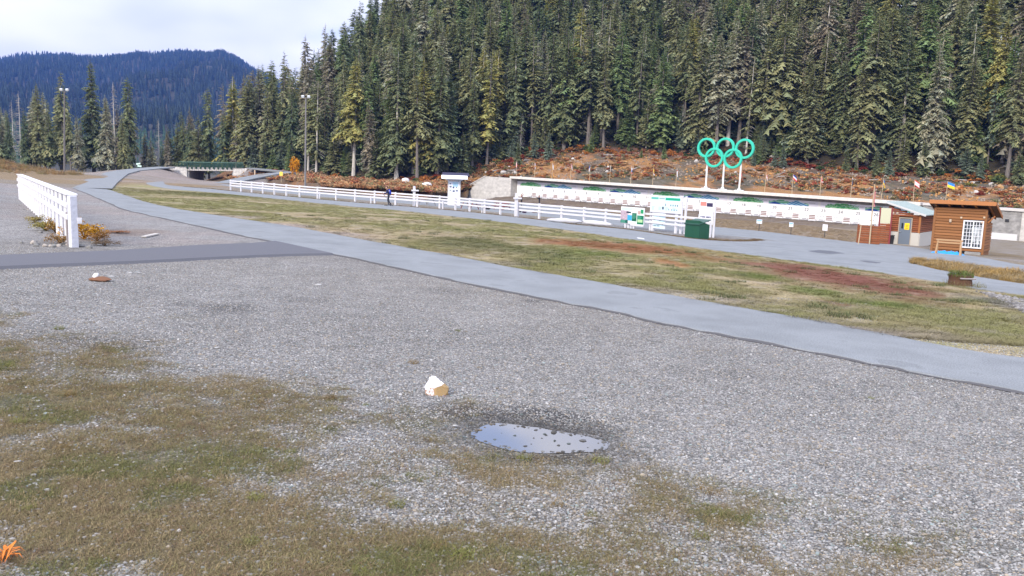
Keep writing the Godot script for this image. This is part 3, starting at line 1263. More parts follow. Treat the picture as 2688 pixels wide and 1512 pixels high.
func build_left_fence() -> void:
	var white: Material = M["white fence paint"]
	var a := Vector3(-10.261,0.019,-18.481)
	var b := a + Vector3(-13.9, 0, -20.5)
	var o := thing("white_fence", "short white rail fence on stones beside the dark new asphalt", "fence", a)
	var n := 20
	for i in n + 1:
		var t := float(i) / n
		var p := a.lerp(b, t)
		p.y = plane(p.x, p.z)
		var turn := Basis(Vector3.UP, atan2(20.5, -13.9) * -1.0 + PI)
		var w := 0.17 if i == 0 else 0.12
		part("post", bbox(Vector3(w, 1.45, 0.14), 0.012), white, o, p - a + Vector3(0, 0.47, 0), turn)
		if i < n:
			var q := a.lerp(b, float(i + 1) / n)
			q.y = plane(q.x, q.z)
			var side := Vector3(-0.83, 0, 0.56) * 0.105
			for h in [0.70, 0.97]:
				beam_between("rail", p - a + Vector3(0, h, 0) + side, q - a + Vector3(0, h, 0) + side, 0.035, 0.125, white, o)
			beam_between("cap_board", p - a + Vector3(0, 1.218, 0), q - a + Vector3(0, 1.218, 0), 0.24, 0.04, white, o)
	var old := mat("weathered wood", lin(0.27, 0.24, 0.24), 0.95)
	part("old_post", bbox(Vector3(0.12, 0.9, 0.12), 0.015), old, o, Vector3(-0.22, 0.35, -0.22), Basis(Vector3.UP, 0.6))
	part("block", bbox(Vector3(0.1, 0.14, 0.06)), white, o, Vector3(0.13, 0.62, -0.05), Basis(Vector3.UP, 0.6))


# ---------- the two wooden huts and what stands by them ----------
func log_siding(o: Node3D, called: String, w: float, y0: float, y1: float, course: float, m: Array, origin: Vector3, basis: Basis, cut_top := 0.0, gap := []) -> void:
	# rounded courses, each a part; cut_top: how much lower the top is at the right end; gap: [x0, x1, y0, y1] left free
	var n := int(ceil((y1 - y0) / course))
	for i in n:
		var a := y0 + i * course
		var h := minf(course, y1 - a)
		var spans := [[-w / 2, w / 2]]
		if cut_top > 0 and a + h > y1 - cut_top:
			var right := -w / 2 + w * (y1 - (a + h)) / cut_top
			if right <= -w / 2 + 0.06:
				continue
			spans = [[-w / 2, minf(right, w / 2)]]
		if gap.size() and a + h > gap[2] and a < gap[3]:
			spans = [[spans[0][0], minf(gap[0], spans[0][1])], [gap[1], spans[0][1]]]
		for s in spans:
			if s[1] - s[0] < 0.04:
				continue
			part(called, bbox(Vector3(s[1] - s[0], h - 0.018, 0.085), 0.04), m[i % m.size()], o, origin + basis * Vector3((s[0] + s[1]) / 2, a + h / 2, 0), basis)


func build_huts() -> void:
	var cedar := []
	for i in 3:
		var k: float = [1.0, 0.86, 1.12][i]
		cedar.append(mat("cedar %d" % i, lin(0.265 * k, 0.118 * k, 0.046 * k), 0.75))
	var redwood := []
	for i in 3:
		var k: float = [1.0, 0.85, 1.1][i]
		redwood.append(mat("red stained log %d" % i, lin(0.235 * k, 0.078 * k, 0.032 * k), 0.75))
	var inside := mat("dark board", lin(0.06, 0.035, 0.02), 0.9)
	var white := mat("window white", lin(0.78, 0.78, 0.82), 0.5)
	var trim := mat("cedar trim", lin(0.34, 0.14, 0.05), 0.75)
	var face := Basis(wd, Vector3.UP, wn)
	# hut with the big window
	var at := Vector3(29.061,-1.842,-52.159)
	var h := thing("cedar_hut", "brown cedar hut with a big white gridded window and slanting roof", "hut", at)
	h.basis = face
	var w := 3.0
	var dp := 2.6
	part("core", bbox(Vector3(w - 0.1, 2.75, dp - 0.1)), inside, h, Vector3(0, 1.35, -dp / 2))
	log_siding(h, "front_board", w, 0.16, 2.95, 0.186, cedar, Vector3.ZERO, Basis(), 0.0, [0.28, 1.36, 0.42, 2.13])
	var rb := Basis(Vector3.UP, PI / 2)
	log_siding(h, "side_board", dp, 0.16, 2.75, 0.186, cedar, Vector3(w / 2, 0, -dp / 2), rb, 0.75)
	for x in [-w / 2 + 0.02, w / 2 - 0.02]:
		part("corner_board", bbox(Vector3(0.14, 2.9, 0.1)), cedar[1], h, Vector3(x, 1.45, 0.03))
	var rf := part("roof", bbox(Vector3(w + 0.75, 0.12, dp + 1.0), 0.02), mat("cedar shingle roof", lin(0.19, 0.12, 0.07), 0.9), h, Vector3(0.1, 2.87, -dp / 2 + 0.02), Basis(Vector3.RIGHT, -0.26))
	part("fascia", bbox(Vector3(w + 0.8, 0.26, 0.05)), trim, rf, Vector3(0, -0.06, (dp + 1.0) / 2 + 0.03))
	for x in [-1.0, 1.0]:
		part("side_fascia", bbox(Vector3(0.05, 0.2, dp + 1.0)), trim, rf, Vector3(x * (w / 2 + 0.41), -0.03, 0))
	for k in 5:
		part("rafter", bbox(Vector3(0.09, 0.14, dp + 0.8)), trim, rf, Vector3(-1.55 + k * 0.77, -0.14, 0))
	var brace := mat("cedar trim", Color.WHITE)
	beam_between("brace", Vector3(w / 2 + 0.06, 2.05, -0.3), Vector3(w / 2 + 0.42, 2.5, -0.3), 0.08, 0.08, brace, h)
	# window: frame, muntins, panes, with a sliding right half and shirts hung inside
	var win := part("window", prism_frame(1.16, 1.78, 0.075, 0.09), white, h, Vector3(0.82, 1.275, 0.07))
	for i in 5:
		part("muntin", bbox(Vector3(0.026, 1.64, 0.03), 0.004), white, win, Vector3(-0.51 + 0.17 * (i + 1) + 0.0, 0, 0.0))
	for j in 6:
		part("muntin", bbox(Vector3(1.02, 0.026, 0.028), 0.004), white, win, Vector3(0, -0.82 + 1.64 * (j + 1) / 7.0, 0.002))
	part("mullion", bbox(Vector3(0.06, 1.64, 0.045), 0.004), white, win, Vector3(0.0, 0, 0.004))
	var glass := mat("window glass", Color(0.5, 0.55, 0.6, 0.12), 0.05)
	glass.transparency = BaseMaterial3D.TRANSPARENCY_ALPHA
	glass.metallic_specular = 0.5
	for x in [-0.255, 0.255]:
		part("pane", bbox(Vector3(0.49, 1.62, 0.004), 0.001), glass, win, Vector3(x, 0, -0.02))
	var shirt := mat("white cloth", lin(0.62, 0.66, 0.68), 0.9)
	part("room_back", bbox(Vector3(1.3, 1.9, 0.02)), mat("black interior", lin(0.012, 0.013, 0.015), 0.9), h, Vector3(0.82, 1.275, 0.004))
	for q in [[0.06, -0.05, 0.9], [0.32, -0.12, 1.0], [0.47, 0.0, 0.8]]:
		var out := PackedVector2Array([Vector2(-0.06, 0.42), Vector2(0.0, 0.34), Vector2(0.06, 0.42), Vector2(0.17, 0.33), Vector2(0.16, 0.0), Vector2(0.11, 0.02), Vector2(0.13, -0.42), Vector2(0.02, -0.5), Vector2(-0.1, -0.44), Vector2(-0.1, 0.02), Vector2(-0.16, 0.0), Vector2(-0.17, 0.33)])
		var sv := prism(out, 0.012)
		part("hanging_shirt", sv, shirt, win, Vector3(q[0], q[1] + 0.1, -0.045), Basis().scaled(Vector3(0.85, q[2] * 1.3, 1)))
	part("wall_lamp", bbox(Vector3(0.14, 0.22, 0.13), 0.03), mat("lamp body", lin(0.45, 0.36, 0.27), 0.5), h, Vector3(-0.52, 2.08, 0.11))
	for q in [[0.08, 2.32], [1.3, 2.08], [1.38, 2.4]]:
		part("bracket", bbox(Vector3(0.12, 0.13, 0.09), 0.02), mat("pale wood", lin(0.55, 0.42, 0.3), 0.8), h, Vector3(q[0], q[1], 0.08))
	part("sill_block", bbox(Vector3(0.9, 0.22, 0.3), 0.02), mat("dark grey concrete", Color.WHITE), h, Vector3(0.95, 0.04, 0.05))
	part("vent_gap", bbox(Vector3(0.42, 0.14, 0.02)), mat("black interior", Color.WHITE), h, Vector3(0.30, 0.09, 0.046))
	part("skirt", bbox(Vector3(w - 0.02, 0.3, dp - 0.02)), cedar[1], h, Vector3(0, 0.0, -dp / 2 - 0.02))
	# hut with the steel door
	var at2 := Vector3(30.113,-2.041,-61.802)
	var d := thing("door_hut", "red-brown log hut on a concrete base with a grey steel door", "hut", at2)
	d.basis = face
	var dw := 2.3
	var dd := 5.6
	part("core", bbox(Vector3(dw - 0.1, 2.2, dd - 0.1)), inside, d, Vector3(0, 1.1, -dd / 2))
	log_siding(d, "front_log", dw, 0.98, 3.05, 0.15, redwood, Vector3.ZERO, Basis(), 0.72, [-0.32, 0.62, 0.0, 2.16])
	log_siding(d, "side_log", dd, 0.98, 2.34, 0.15, redwood, Vector3(dw / 2, 0, -dd / 2), rb)
	var base := mat("cast concrete", lin(0.46, 0.44, 0.40), 0.9)
	part("base_wall", bbox(Vector3(0.84, 1.1, 0.12), 0.01), base, d, Vector3(-0.73, 0.42, 0.02))
	part("base_wall", bbox(Vector3(0.55, 1.1, 0.12), 0.01), base, d, Vector3(0.90, 0.42, 0.02))
	part("base_wall", bbox(Vector3(dd, 1.1, 0.12), 0.01), base, d, Vector3(dw / 2 + 0.025, 0.42, -dd / 2), rb)
	part("corner_board", bbox(Vector3(0.13, 1.42, 0.13)), trim, d, Vector3(dw / 2 + 0.0, 1.66, 0.0))
	var df := part("door", bbox(Vector3(0.82, 2.0, 0.06), 0.01), mat("slate grey door", lin(0.135, 0.165, 0.21), 0.45), d, Vector3(0.15, 1.0, 0.02))
	part("frame", prism_frame(0.96, 2.14, 0.07, 0.1), mat("grey wood frame", lin(0.36, 0.31, 0.25), 0.8), df, Vector3(0, 0.03, 0.0))
	part("notice", bbox(Vector3(0.34, 0.5, 0.01), 0.002), mat("yellow notice", lin(0.85, 0.62, 0.02), 0.6), df, Vector3(0.13, 0.43, 0.04))
	for k in 3:
		part("notice_line", bbox(Vector3(0.2, 0.05, 0.004), 0.001), mat("orange print", lin(0.75, 0.18, 0.03), 0.6), df, Vector3(0.13, 0.52 - k * 0.12, 0.048))
	part("door_window", bbox(Vector3(0.13, 0.42, 0.012), 0.002), mat("black glass", lin(0.02, 0.025, 0.03), 0.1), df, Vector3(-0.2, 0.46, 0.034))
	part("handle", bbox(Vector3(0.12, 0.04, 0.07), 0.012), mat("bright steel", lin(0.6, 0.6, 0.6), 0.3, false, 0.9), df, Vector3(-0.33, -0.02, 0.06))
	var roof2 := part("roof", bbox(Vector3(dw + 0.8, 0.09, dd + 0.5), 0.01), mat("grey-green metal roof", lin(0.30, 0.36, 0.35), 0.5), d, Vector3(0.12, 2.80, -dd / 2 + 0.05), Basis(Vector3(0, 0, 1), -0.30))
	part("rake_board", bbox(Vector3(dw + 0.8, 0.14, 0.04)), mat("pale trim", lin(0.5, 0.5, 0.5), 0.7), roof2, Vector3(0, -0.03, (dd + 0.5) / 2 + 0.025))
	for k in 7:
		part("roof_seam", bbox(Vector3(dw + 0.78, 0.03, 0.03)), mat("grey-green metal roof", Color.WHITE), roof2, Vector3(0, 0.06, -2.9 + k * 0.95))
	for x in [-0.78, -0.48]:
		part("floodlight", bbox(Vector3(0.15, 0.16, 0.14), 0.04), mat("lamp body", Color.WHITE), d, Vector3(x, 2.42, 0.1))
	part("alarm_box", bbox(Vector3(0.14, 0.18, 0.06), 0.01), mat("pale wood", Color.WHITE), d, Vector3(-0.92, 1.62, 0.06))
	part("red_box", bbox(Vector3(0.3, 0.36, 0.16), 0.02), mat("red box paint", lin(0.42, 0.03, 0.02), 0.5), d, Vector3(-1.05, 1.25, 0.12))
	# brown board screens left of it
	var sc := thing("board_screen", "brown board screen with a cream upper panel beside the door hut", "screen", Vector3(28.156,-1.957,-60.65))
	sc.basis = face
	log_siding(sc, "board", 0.75, 0.0, 1.55, 0.155, redwood, Vector3.ZERO, Basis())
	part("cream_panel", bbox(Vector3(0.72, 1.15, 0.05), 0.01), mat("cream panel", lin(0.50, 0.50, 0.36), 0.7), sc, Vector3(0, 2.13, 0))
	for x in [-0.42, 0.41]:
		part("post", bbox(Vector3(0.1, 2.75, 0.1), 0.012), mat("dull red post", lin(0.22, 0.045, 0.05), 0.8), sc, Vector3(x, 1.37, -0.02))
	var sc2 := thing("low_board_screen", "low brown board screen left of the cream panel, leaning poles against it", "screen", Vector3(26.006,-1.848,-58.361))
	sc2.basis = face
	log_siding(sc2, "board", 1.55, 0.0, 1.32, 0.165, redwood, Vector3.ZERO, Basis())
	for x in [-0.82, 0.2]:
		part("post", bbox(Vector3(0.09, 1.4, 0.09), 0.012), redwood[1], sc2, Vector3(x, 0.7, -0.09))
	var lath := thing("leaning_lath", "pale lath leaning on the left end of the low board screen", "pole", Vector3(24.325,-1.755,-56.147))
	part("lath_stick", tube_mesh([Vector3(0, 0, 0), Vector3(0.18, 1.35, -0.25)], [0.035, 0.03], 6), M["pole wood"], lath)
	var fp := thing("flag", "furled pink flag on a tall pole before the low board screen", "flag", Vector3(25.799,-1.83,-57.705))
	part("pole", tube_mesh([Vector3(0, -0.05, 0), Vector3(0.03, 4.3, -0.12)], [0.05, 0.035], 7), M["pole wood"], fp)
	part("flag_cloth", flag_mesh(rng, [Color(0.62, 0.30, 0.30), Color(0.5, 0.2, 0.22)], true, 0.05), M["flag cloth"], fp, Vector3(0.03, 4.2, -0.1), Basis(Vector3.UP, 0.9))
	var can := thing("trash_can", "black plastic bin standing between board screen and grey door", "bin", Vector3(29.265,-2.014,-61.832))
	var cv := PackedVector3Array()
	tube(cv, [Vector3(0, 0, 0), Vector3(0, 0.62, 0), Vector3(0, 0.64, 0), Vector3(0, 0.68, 0)], [0.19, 0.24, 0.265, 0.265], 16)
	part("bucket", raw(cv), M["black plastic"], can)
	# sawhorse and tarp
	var sh := thing("sawhorse", "unpainted wooden sawhorse frame before the gridded window", "sawhorse", Vector3(26.698,-1.707,-48.779))
	sh.basis = face
	var pw := mat("raw lumber", lin(0.38, 0.24, 0.13), 0.85)
	for x in [-0.62, 0.62]:
		for z in [-0.12, 0.25]:
			beam_between("leg", Vector3(x * 1.08, 0.0, z), Vector3(x, 0.85, 0.05), 0.09, 0.05, pw, sh)
	part("crossbeam", bbox(Vector3(1.45, 0.1, 0.09)), pw, sh, Vector3(0, 0.87, 0.05))
	part("lower_rail", bbox(Vector3(1.3, 0.09, 0.04)), pw, sh, Vector3(0, 0.72, 0.12))
	var tp := thing("tarp", "crumpled bright blue tarp lying on the asphalt under the sawhorse", "tarp", Vector3(26.882,-1.721,-49.248))
	tp.basis = face
	var tv := PackedVector3Array()
	var tn := 34
	var tm := 16
	for j in tm:
		for i in tn:
			var x := lerpf(-0.95, 0.95, float(i) / (tn - 1))
			var z := lerpf(-0.28, 0.34, float(j) / (tm - 1))
			var e := 1.0 - pow(absf(x) / 0.95, 4)
			var e2 := 1.0 - pow(absf(z - 0.03) / 0.31, 2)
			var y := 0.01 + maxf(0.0, e * e2) * (0.12 + 0.16 * absf(nz.get_noise_2d(x * 90, z * 150)) + 0.05 * nz.get_noise_2d(x * 240, z * 240))
			tv.append(Vector3(x + 0.05 * nz.get_noise_2d(z * 300, x * 300), maxf(y, 0.008), z + 0.09 * nz.get_noise_2d(x * 300, 9)))
	part("tarp_sheet", raw(tv, PackedColorArray(), grid_normals(tv, tn, tm), grid_index(tn, tm)), mat("blue tarp", lin(0.02, 0.27, 0.62), 0.4), tp)


func prism_frame(w: float, h: float, t: float, d: float) -> ArrayMesh:
	var v := PackedVector3Array()
	for q in [[0, h / 2 - t / 2, w, t], [0, -h / 2 + t / 2, w, t], [-w / 2 + t / 2, 0, t, h - 2 * t], [w / 2 - t / 2, 0, t, h - 2 * t]]:
		var b := bbox(Vector3(q[2], q[3], d), 0.006).surface_get_arrays(0)[Mesh.ARRAY_VERTEX] as PackedVector3Array
		for p in b:
			v.append(p + Vector3(q[0], q[1], 0))
	return raw(v)


# ---------- bridge ----------
func flat_poly(pts: Array, thick: float) -> ArrayMesh:
	# upright slab whose front face has these corners, pushed back from the viewer's side
	var v := PackedVector3Array()
	var back := Vector3(0, 0, -thick)
	for i in range(1, pts.size() - 1):
		tri(v, pts[0], pts[i], pts[i + 1])
		tri(v, pts[0] + back, pts[i] + back, pts[i + 1] + back)
	for i in pts.size():
		var a: Vector3 = pts[i]
		var b: Vector3 = pts[(i + 1) % pts.size()]
		quad(v, a, b, b + back, a + back)
	return raw(v)


func build_bridge() -> void:
	var conc: Material = M["concrete"]
	var green := mat("bridge green", lin(0.022, 0.06, 0.045), 0.6)
	var o := thing("footbridge", "low concrete bridge with dark green railings over the ski underpass", "bridge", Vector3(-69.29,-0.763,-181.308))
	var left: Array = [Vector3(-78.882,2.025,-181.69), Vector3(-74.527,2.133,-181.705), Vector3(-74.413,-1.112,-181.261), Vector3(-75.16,-0.711,-181.316), Vector3(-78.336,1.231,-181.582)]
	var right: Array = [Vector3(-64.045,2.24,-181.72), Vector3(-60.596,2.317,-181.73), Vector3(-61.59,1.128,-181.568), Vector3(-63.191,0.047,-181.419), Vector3(-63.958,-0.237,-181.381)]
	for q in [left, right]:
		for i in q.size():
			q[i] -= o.position
		part("wing_wall", flat_poly(q, 0.6), conc, o)
	var deck: Array = [Vector3(-74.87,2.106,-181.802), Vector3(-63.91,2.289,-181.827), Vector3(-63.884,1.545,-181.726), Vector3(-74.843,1.337,-181.697)]
	for i in 4:
		deck[i] -= o.position
	part("deck", flat_poly(deck, 9.0), conc, o)
	var dk := mat("dark grey concrete", Color.WHITE)
	var la: Array = [Vector3(-74.726,1.361,-182.003), Vector3(-74.666,1.363,-182.003), Vector3(-74.575,-1.205,-181.652), Vector3(-74.635,-1.207,-181.651)]
	for i in 4:
		la[i] -= o.position
	part("abutment", flat_poly([la[0], la[1] + Vector3(0.5, 0, 0), la[2] + Vector3(0.5, 0, 0), la[3]], 8.6), dk, o)
	part("abutment", flat_poly([la[0] + Vector3(10.3, 0, 0), la[1] + Vector3(11.0, 0, 0), la[2] + Vector3(11.0, 0, 0), la[3] + Vector3(10.3, 0, 0)], 8.6), dk, o)
	# brackets under the railing, one by one
	for k in 11:
		var t := (k + 0.5) / 11.0
		var p: Vector3 = deck[0].lerp(deck[1], t)
		var lower: Vector3 = deck[3].lerp(deck[2], t)
		part("bracket", bbox(Vector3(0.34, 0.42, 0.3), 0.02), green, o, p.lerp(lower, 0.25) + Vector3(0, 0, 0.16))
		part("bracket_post", bbox(Vector3(0.16, 0.5, 0.14), 0.02), mat("pale concrete", Color.WHITE), o, p.lerp(lower, 0.72) + Vector3(0.36, 0, 0.08))
	var a: Vector3 = Vector3(-76.208,2.075,-181.697) - o.position
	var b: Vector3 = Vector3(-61.632,2.324,-181.731) - o.position
	for far in [0.35, -8.8]:
		var off := Vector3(-3.2 if far < 0 else 0.0, 0, far)
		var n := 22
		for k in n + 1:
			var p := a.lerp(b, float(k) / n) + off
			part("rail_post", bbox(Vector3(0.09, 1.2, 0.09), 0.01), green, o, p + Vector3(0, 0.55, 0))
		for h in [0.12, 0.42, 0.72, 1.14]:
			beam_between("rail", a + off + Vector3(0, h, 0.06), b + off + Vector3(0, h, 0.06), 0.05, 0.07 if h < 1 else 0.16, green if h < 1 else mat("rail cap green", lin(0.07, 0.13, 0.105), 0.5), o)
		var bars := PackedVector3Array()
		for k in n * 5:
			var p := a.lerp(b, (k + 0.5) / (n * 5.0)) + off
			tube(bars, [p + Vector3(0, 0.1, 0), p + Vector3(0, 1.1, 0)], [0.018, 0.018], 4)
		var bo := part("baluster_bars", raw(bars), green, o)
		tag(bo, "", "", "", "stuff")


func light_pole(at: Vector3, top: Vector3, label: String) -> void:
	var o := thing("floodlight_pole", label, "pole", at)
	var steel := mat("pole steel", lin(0.16, 0.15, 0.15), 0.6)
	var t := top - at
	part("mast", tube_mesh([Vector3(0, -0.4, 0), t * 0.5, t], [0.15, 0.12, 0.085], 10), steel, o)
	part("crossarm", bbox(Vector3(0.95, 0.07, 0.07)), steel, o, t + Vector3(0, -0.03, 0))
	for x in [-0.42, 0.42]:
		var lampb := part("floodlight", bbox(Vector3(0.42, 0.34, 0.26), 0.06), mat("lamp housing", lin(0.55, 0.57, 0.6), 0.4), o, t + Vector3(x, 0.12, 0.05), Basis(Vector3.RIGHT, 0.5))
		part("glass_front", bbox(Vector3(0.34, 0.26, 0.01), 0.003), mat("lamp glass", lin(0.62, 0.66, 0.7), 0.1), lampb, Vector3(0, 0, 0.135))


# flat print for the boards: blocks of colour, pictures and grey lines of text too small to read
func board_image(w: int, h: int, style: String) -> ImageTexture:
	var im := Image.create(w, h, false, Image.FORMAT_RGB8)
	var r := RandomNumberGenerator.new()
	r.seed = style.hash()
	var pale := Color(0.80, 0.90, 0.94)
	im.fill(pale)
	var lines := func(x: int, y: int, lw: int, n: int, c: Color) -> void:
		for k in n:
			im.fill_rect(Rect2i(x, y + k * 5, int(lw * r.randf_range(0.6, 1.0)), 2), c)
	if style == "map":
		im.fill_rect(Rect2i(0, 4, int(w * 0.26), 14), Color(0.36, 0.68, 0.62))
		im.fill_rect(Rect2i(int(w * 0.28), 6, int(w * 0.2), 10), Color(0.55, 0.66, 0.68))
		im.fill_rect(Rect2i(int(w * 0.5), 4, int(w * 0.5), 17), Color(0.14, 0.62, 0.50))
		im.fill_rect(Rect2i(int(w * 0.48), 24, 2, h - 30), Color(0.65, 0.78, 0.82))
		im.fill_rect(Rect2i(int(w * 0.24), 24, 2, h - 30), Color(0.70, 0.82, 0.86))
		im.fill_rect(Rect2i(int(w * 0.02), 30, int(w * 0.2), int(h * 0.28)), Color(0.86, 0.87, 0.88))
		for k in 4:
			im.fill_rect(Rect2i(int(w * (0.68 + 0.075 * k)), int(h * 0.48), int(w * 0.035), int(h * 0.13)), Color(0.30, 0.38, 0.46))
			im.fill_rect(Rect2i(int(w * (0.62 + 0.09 * k)), int(h * 0.80), int(w * 0.04), int(h * 0.10)), Color(0.42, 0.50, 0.56))
		im.fill_rect(Rect2i(int(w * 0.5), int(h * 0.44), int(w * 0.03), int(h * 0.18)), Color(0.40, 0.48, 0.55))
		im.fill_rect(Rect2i(int(w * 0.40), int(h * 0.66), int(w * 0.06), int(h * 0.2)), Color(0.20, 0.24, 0.32))
		for k in 4:
			lines.call(int(w * (0.03 + 0.24 * k)), int(h * 0.68), int(w * 0.14), 5, Color(0.55, 0.63, 0.68))
	elif style == "map2":
		im.fill_rect(Rect2i(0, 4, w, int(h * 0.12)), Color(0.14, 0.62, 0.50))
		im.fill_rect(Rect2i(int(w * 0.44), int(h * 0.12), int(w * 0.1), int(h * 0.24)), Color(0.92, 0.94, 0.95))
		for k in 9:
			im.fill_rect(Rect2i(int(w * r.randf_range(0.05, 0.65)), int(h * r.randf_range(0.4, 0.62)), int(w * 0.2), int(h * 0.04)), Color(0.90, 0.93, 0.95) if k % 2 == 0 else Color(0.48, 0.56, 0.66))
		for k in 5:
			im.fill_rect(Rect2i(int(w * (0.05 + 0.12 * k)), int(h * 0.80), int(w * 0.09), int(h * 0.10)), Color(0.36, 0.44, 0.52))
		im.fill_rect(Rect2i(int(w * 0.78), int(h * 0.62), int(w * 0.14), int(h * 0.14)), Color(0.45, 0.52, 0.56))
	elif style == "poster":
		im.fill(Color(0.84, 0.88, 0.86))
		for y in range(int(h * 0.22), h):
			for x in int(w * 0.34):
				var q := nz.get_noise_2d(x * 9, y * 9)
				im.set_pixel(x, y, Color(0.86, 0.82, 0.85).lerp(Color(0.45, 0.22, 0.28), clampf(q * 2.2, 0, 1)).lerp(Color(0.18, 0.22, 0.34), clampf(-q * 2.0 - 0.2, 0, 1)))
		im.fill_rect(Rect2i(int(w * 0.25), int(h * 0.28), int(w * 0.2), int(h * 0.10)), Color(0.16, 0.20, 0.27))
		im.fill_rect(Rect2i(int(w * 0.30), int(h * 0.48), int(w * 0.2), int(h * 0.34)), Color(0.24, 0.62, 0.78))
		im.fill_rect(Rect2i(int(w * 0.50), int(h * 0.34), int(w * 0.20), int(h * 0.50)), Color(0.05, 0.36, 0.26))
		im.fill_rect(Rect2i(int(w * 0.72), int(h * 0.46), int(w * 0.28), int(h * 0.54)), Color(0.05, 0.42, 0.30))
		im.fill_rect(Rect2i(int(w * 0.74), int(h * 0.70), int(w * 0.22), int(h * 0.18)), Color(0.66, 0.80, 0.60))
		im.fill_rect(Rect2i(int(w * 0.86), int(h * 0.10), int(w * 0.12), int(h * 0.24)), Color(0.12, 0.55, 0.36))
		im.fill_rect(Rect2i(int(w * 0.74), int(h * 0.18), int(w * 0.11), int(h * 0.22)), Color(0.72, 0.60, 0.58))
		im.fill_rect(Rect2i(0, int(h * 0.80), int(w * 0.32), int(h * 0.2)), Color(0.04, 0.36, 0.30))
		lines.call(int(w * 0.03), int(h * 0.84), int(w * 0.26), 3, Color(0.5, 0.75, 0.66))
		lines.call(int(w * 0.52), int(h * 0.40), int(w * 0.16), 6, Color(0.4, 0.66, 0.56))
		lines.call(int(w * 0.74), int(h * 0.52), int(w * 0.22), 4, Color(0.4, 0.7, 0.58))
		lines.call(int(w * 0.03), int(h * 0.06), int(w * 0.7), 3, Color(0.55, 0.66, 0.68))
	elif style == "notice":
		im.fill(Color(0.93, 0.93, 0.95))
		im.fill_rect(Rect2i(2, 2, int(w * 0.46), 18), Color(0.88, 0.52, 0.48))
		im.fill_rect(Rect2i(int(w * 0.52), 6, int(w * 0.46), 16), Color(0.22, 0.20, 0.32))
		lines.call(6, 30, int(w * 0.4), 12, Color(0.80, 0.78, 0.84))
		lines.call(int(w * 0.54), 30, int(w * 0.4), 12, Color(0.72, 0.72, 0.78))
		im.fill_rect(Rect2i(4, int(h * 0.66), int(w * 0.42), 6), Color(0.35, 0.36, 0.45))
		im.fill_rect(Rect2i(int(w * 0.52), int(h * 0.66), int(w * 0.42), 6), Color(0.35, 0.36, 0.45))
		im.fill_rect(Rect2i(8, int(h * 0.80), int(w * 0.34), int(h * 0.1)), Color(0.36, 0.42, 0.60))
		im.fill_rect(Rect2i(int(w * 0.55), int(h * 0.80), int(w * 0.38), int(h * 0.1)), Color(0.40, 0.40, 0.50))
	elif style == "kiosk":
		im.fill(Color(0.88, 0.90, 0.95))
		im.fill_rect(Rect2i(int(w * 0.38), 2, int(w * 0.52), int(h * 0.36)), Color(0.66, 0.80, 0.90))
		for k in 9:
			im.fill_rect(Rect2i(int(w * (0.06 + 0.3 * (k % 3))), int(h * (0.06 + 0.27 * int(k / 3.0)) + r.randf() * 6), int(w * r.randf_range(0.12, 0.22)), int(h * r.randf_range(0.06, 0.14))), Color(0.24, 0.28, 0.40) if k != 1 and k != 2 else Color(0.75, 0.85, 0.92))
	elif style == "small":
		im.fill(Color(0.88, 0.92, 0.97))
		im.fill_rect(Rect2i(0, 0, w, int(h * 0.4)), Color(0.55, 0.72, 0.88))
		lines.call(4, int(h * 0.5), w - 8, 3, Color(0.35, 0.45, 0.62))
	return ImageTexture.create_from_image(im)


func print_face(called: String, o: Node, w: float, h: float, at: Vector3, style: String, b := Basis()) -> MeshInstance3D:
	var m := mat("print " + style, Color.WHITE, 0.6)
	if m.albedo_texture == null:
		m.albedo_texture = board_image(int(96 * clampf(w / h, 0.5, 2.5)), 96, style)
	var v := PackedVector3Array()
	quad(v, Vector3(-w / 2, h / 2, 0), Vector3(w / 2, h / 2, 0), Vector3(w / 2, -h / 2, 0), Vector3(-w / 2, -h / 2, 0))
	var uv := PackedVector2Array([Vector2(0, 0), Vector2(1, 0), Vector2(1, 1), Vector2(0, 0), Vector2(1, 1), Vector2(0, 1)])
	return part(called, raw(v, PackedColorArray(), PackedVector3Array(), PackedInt32Array(), uv), m, o, at, b)


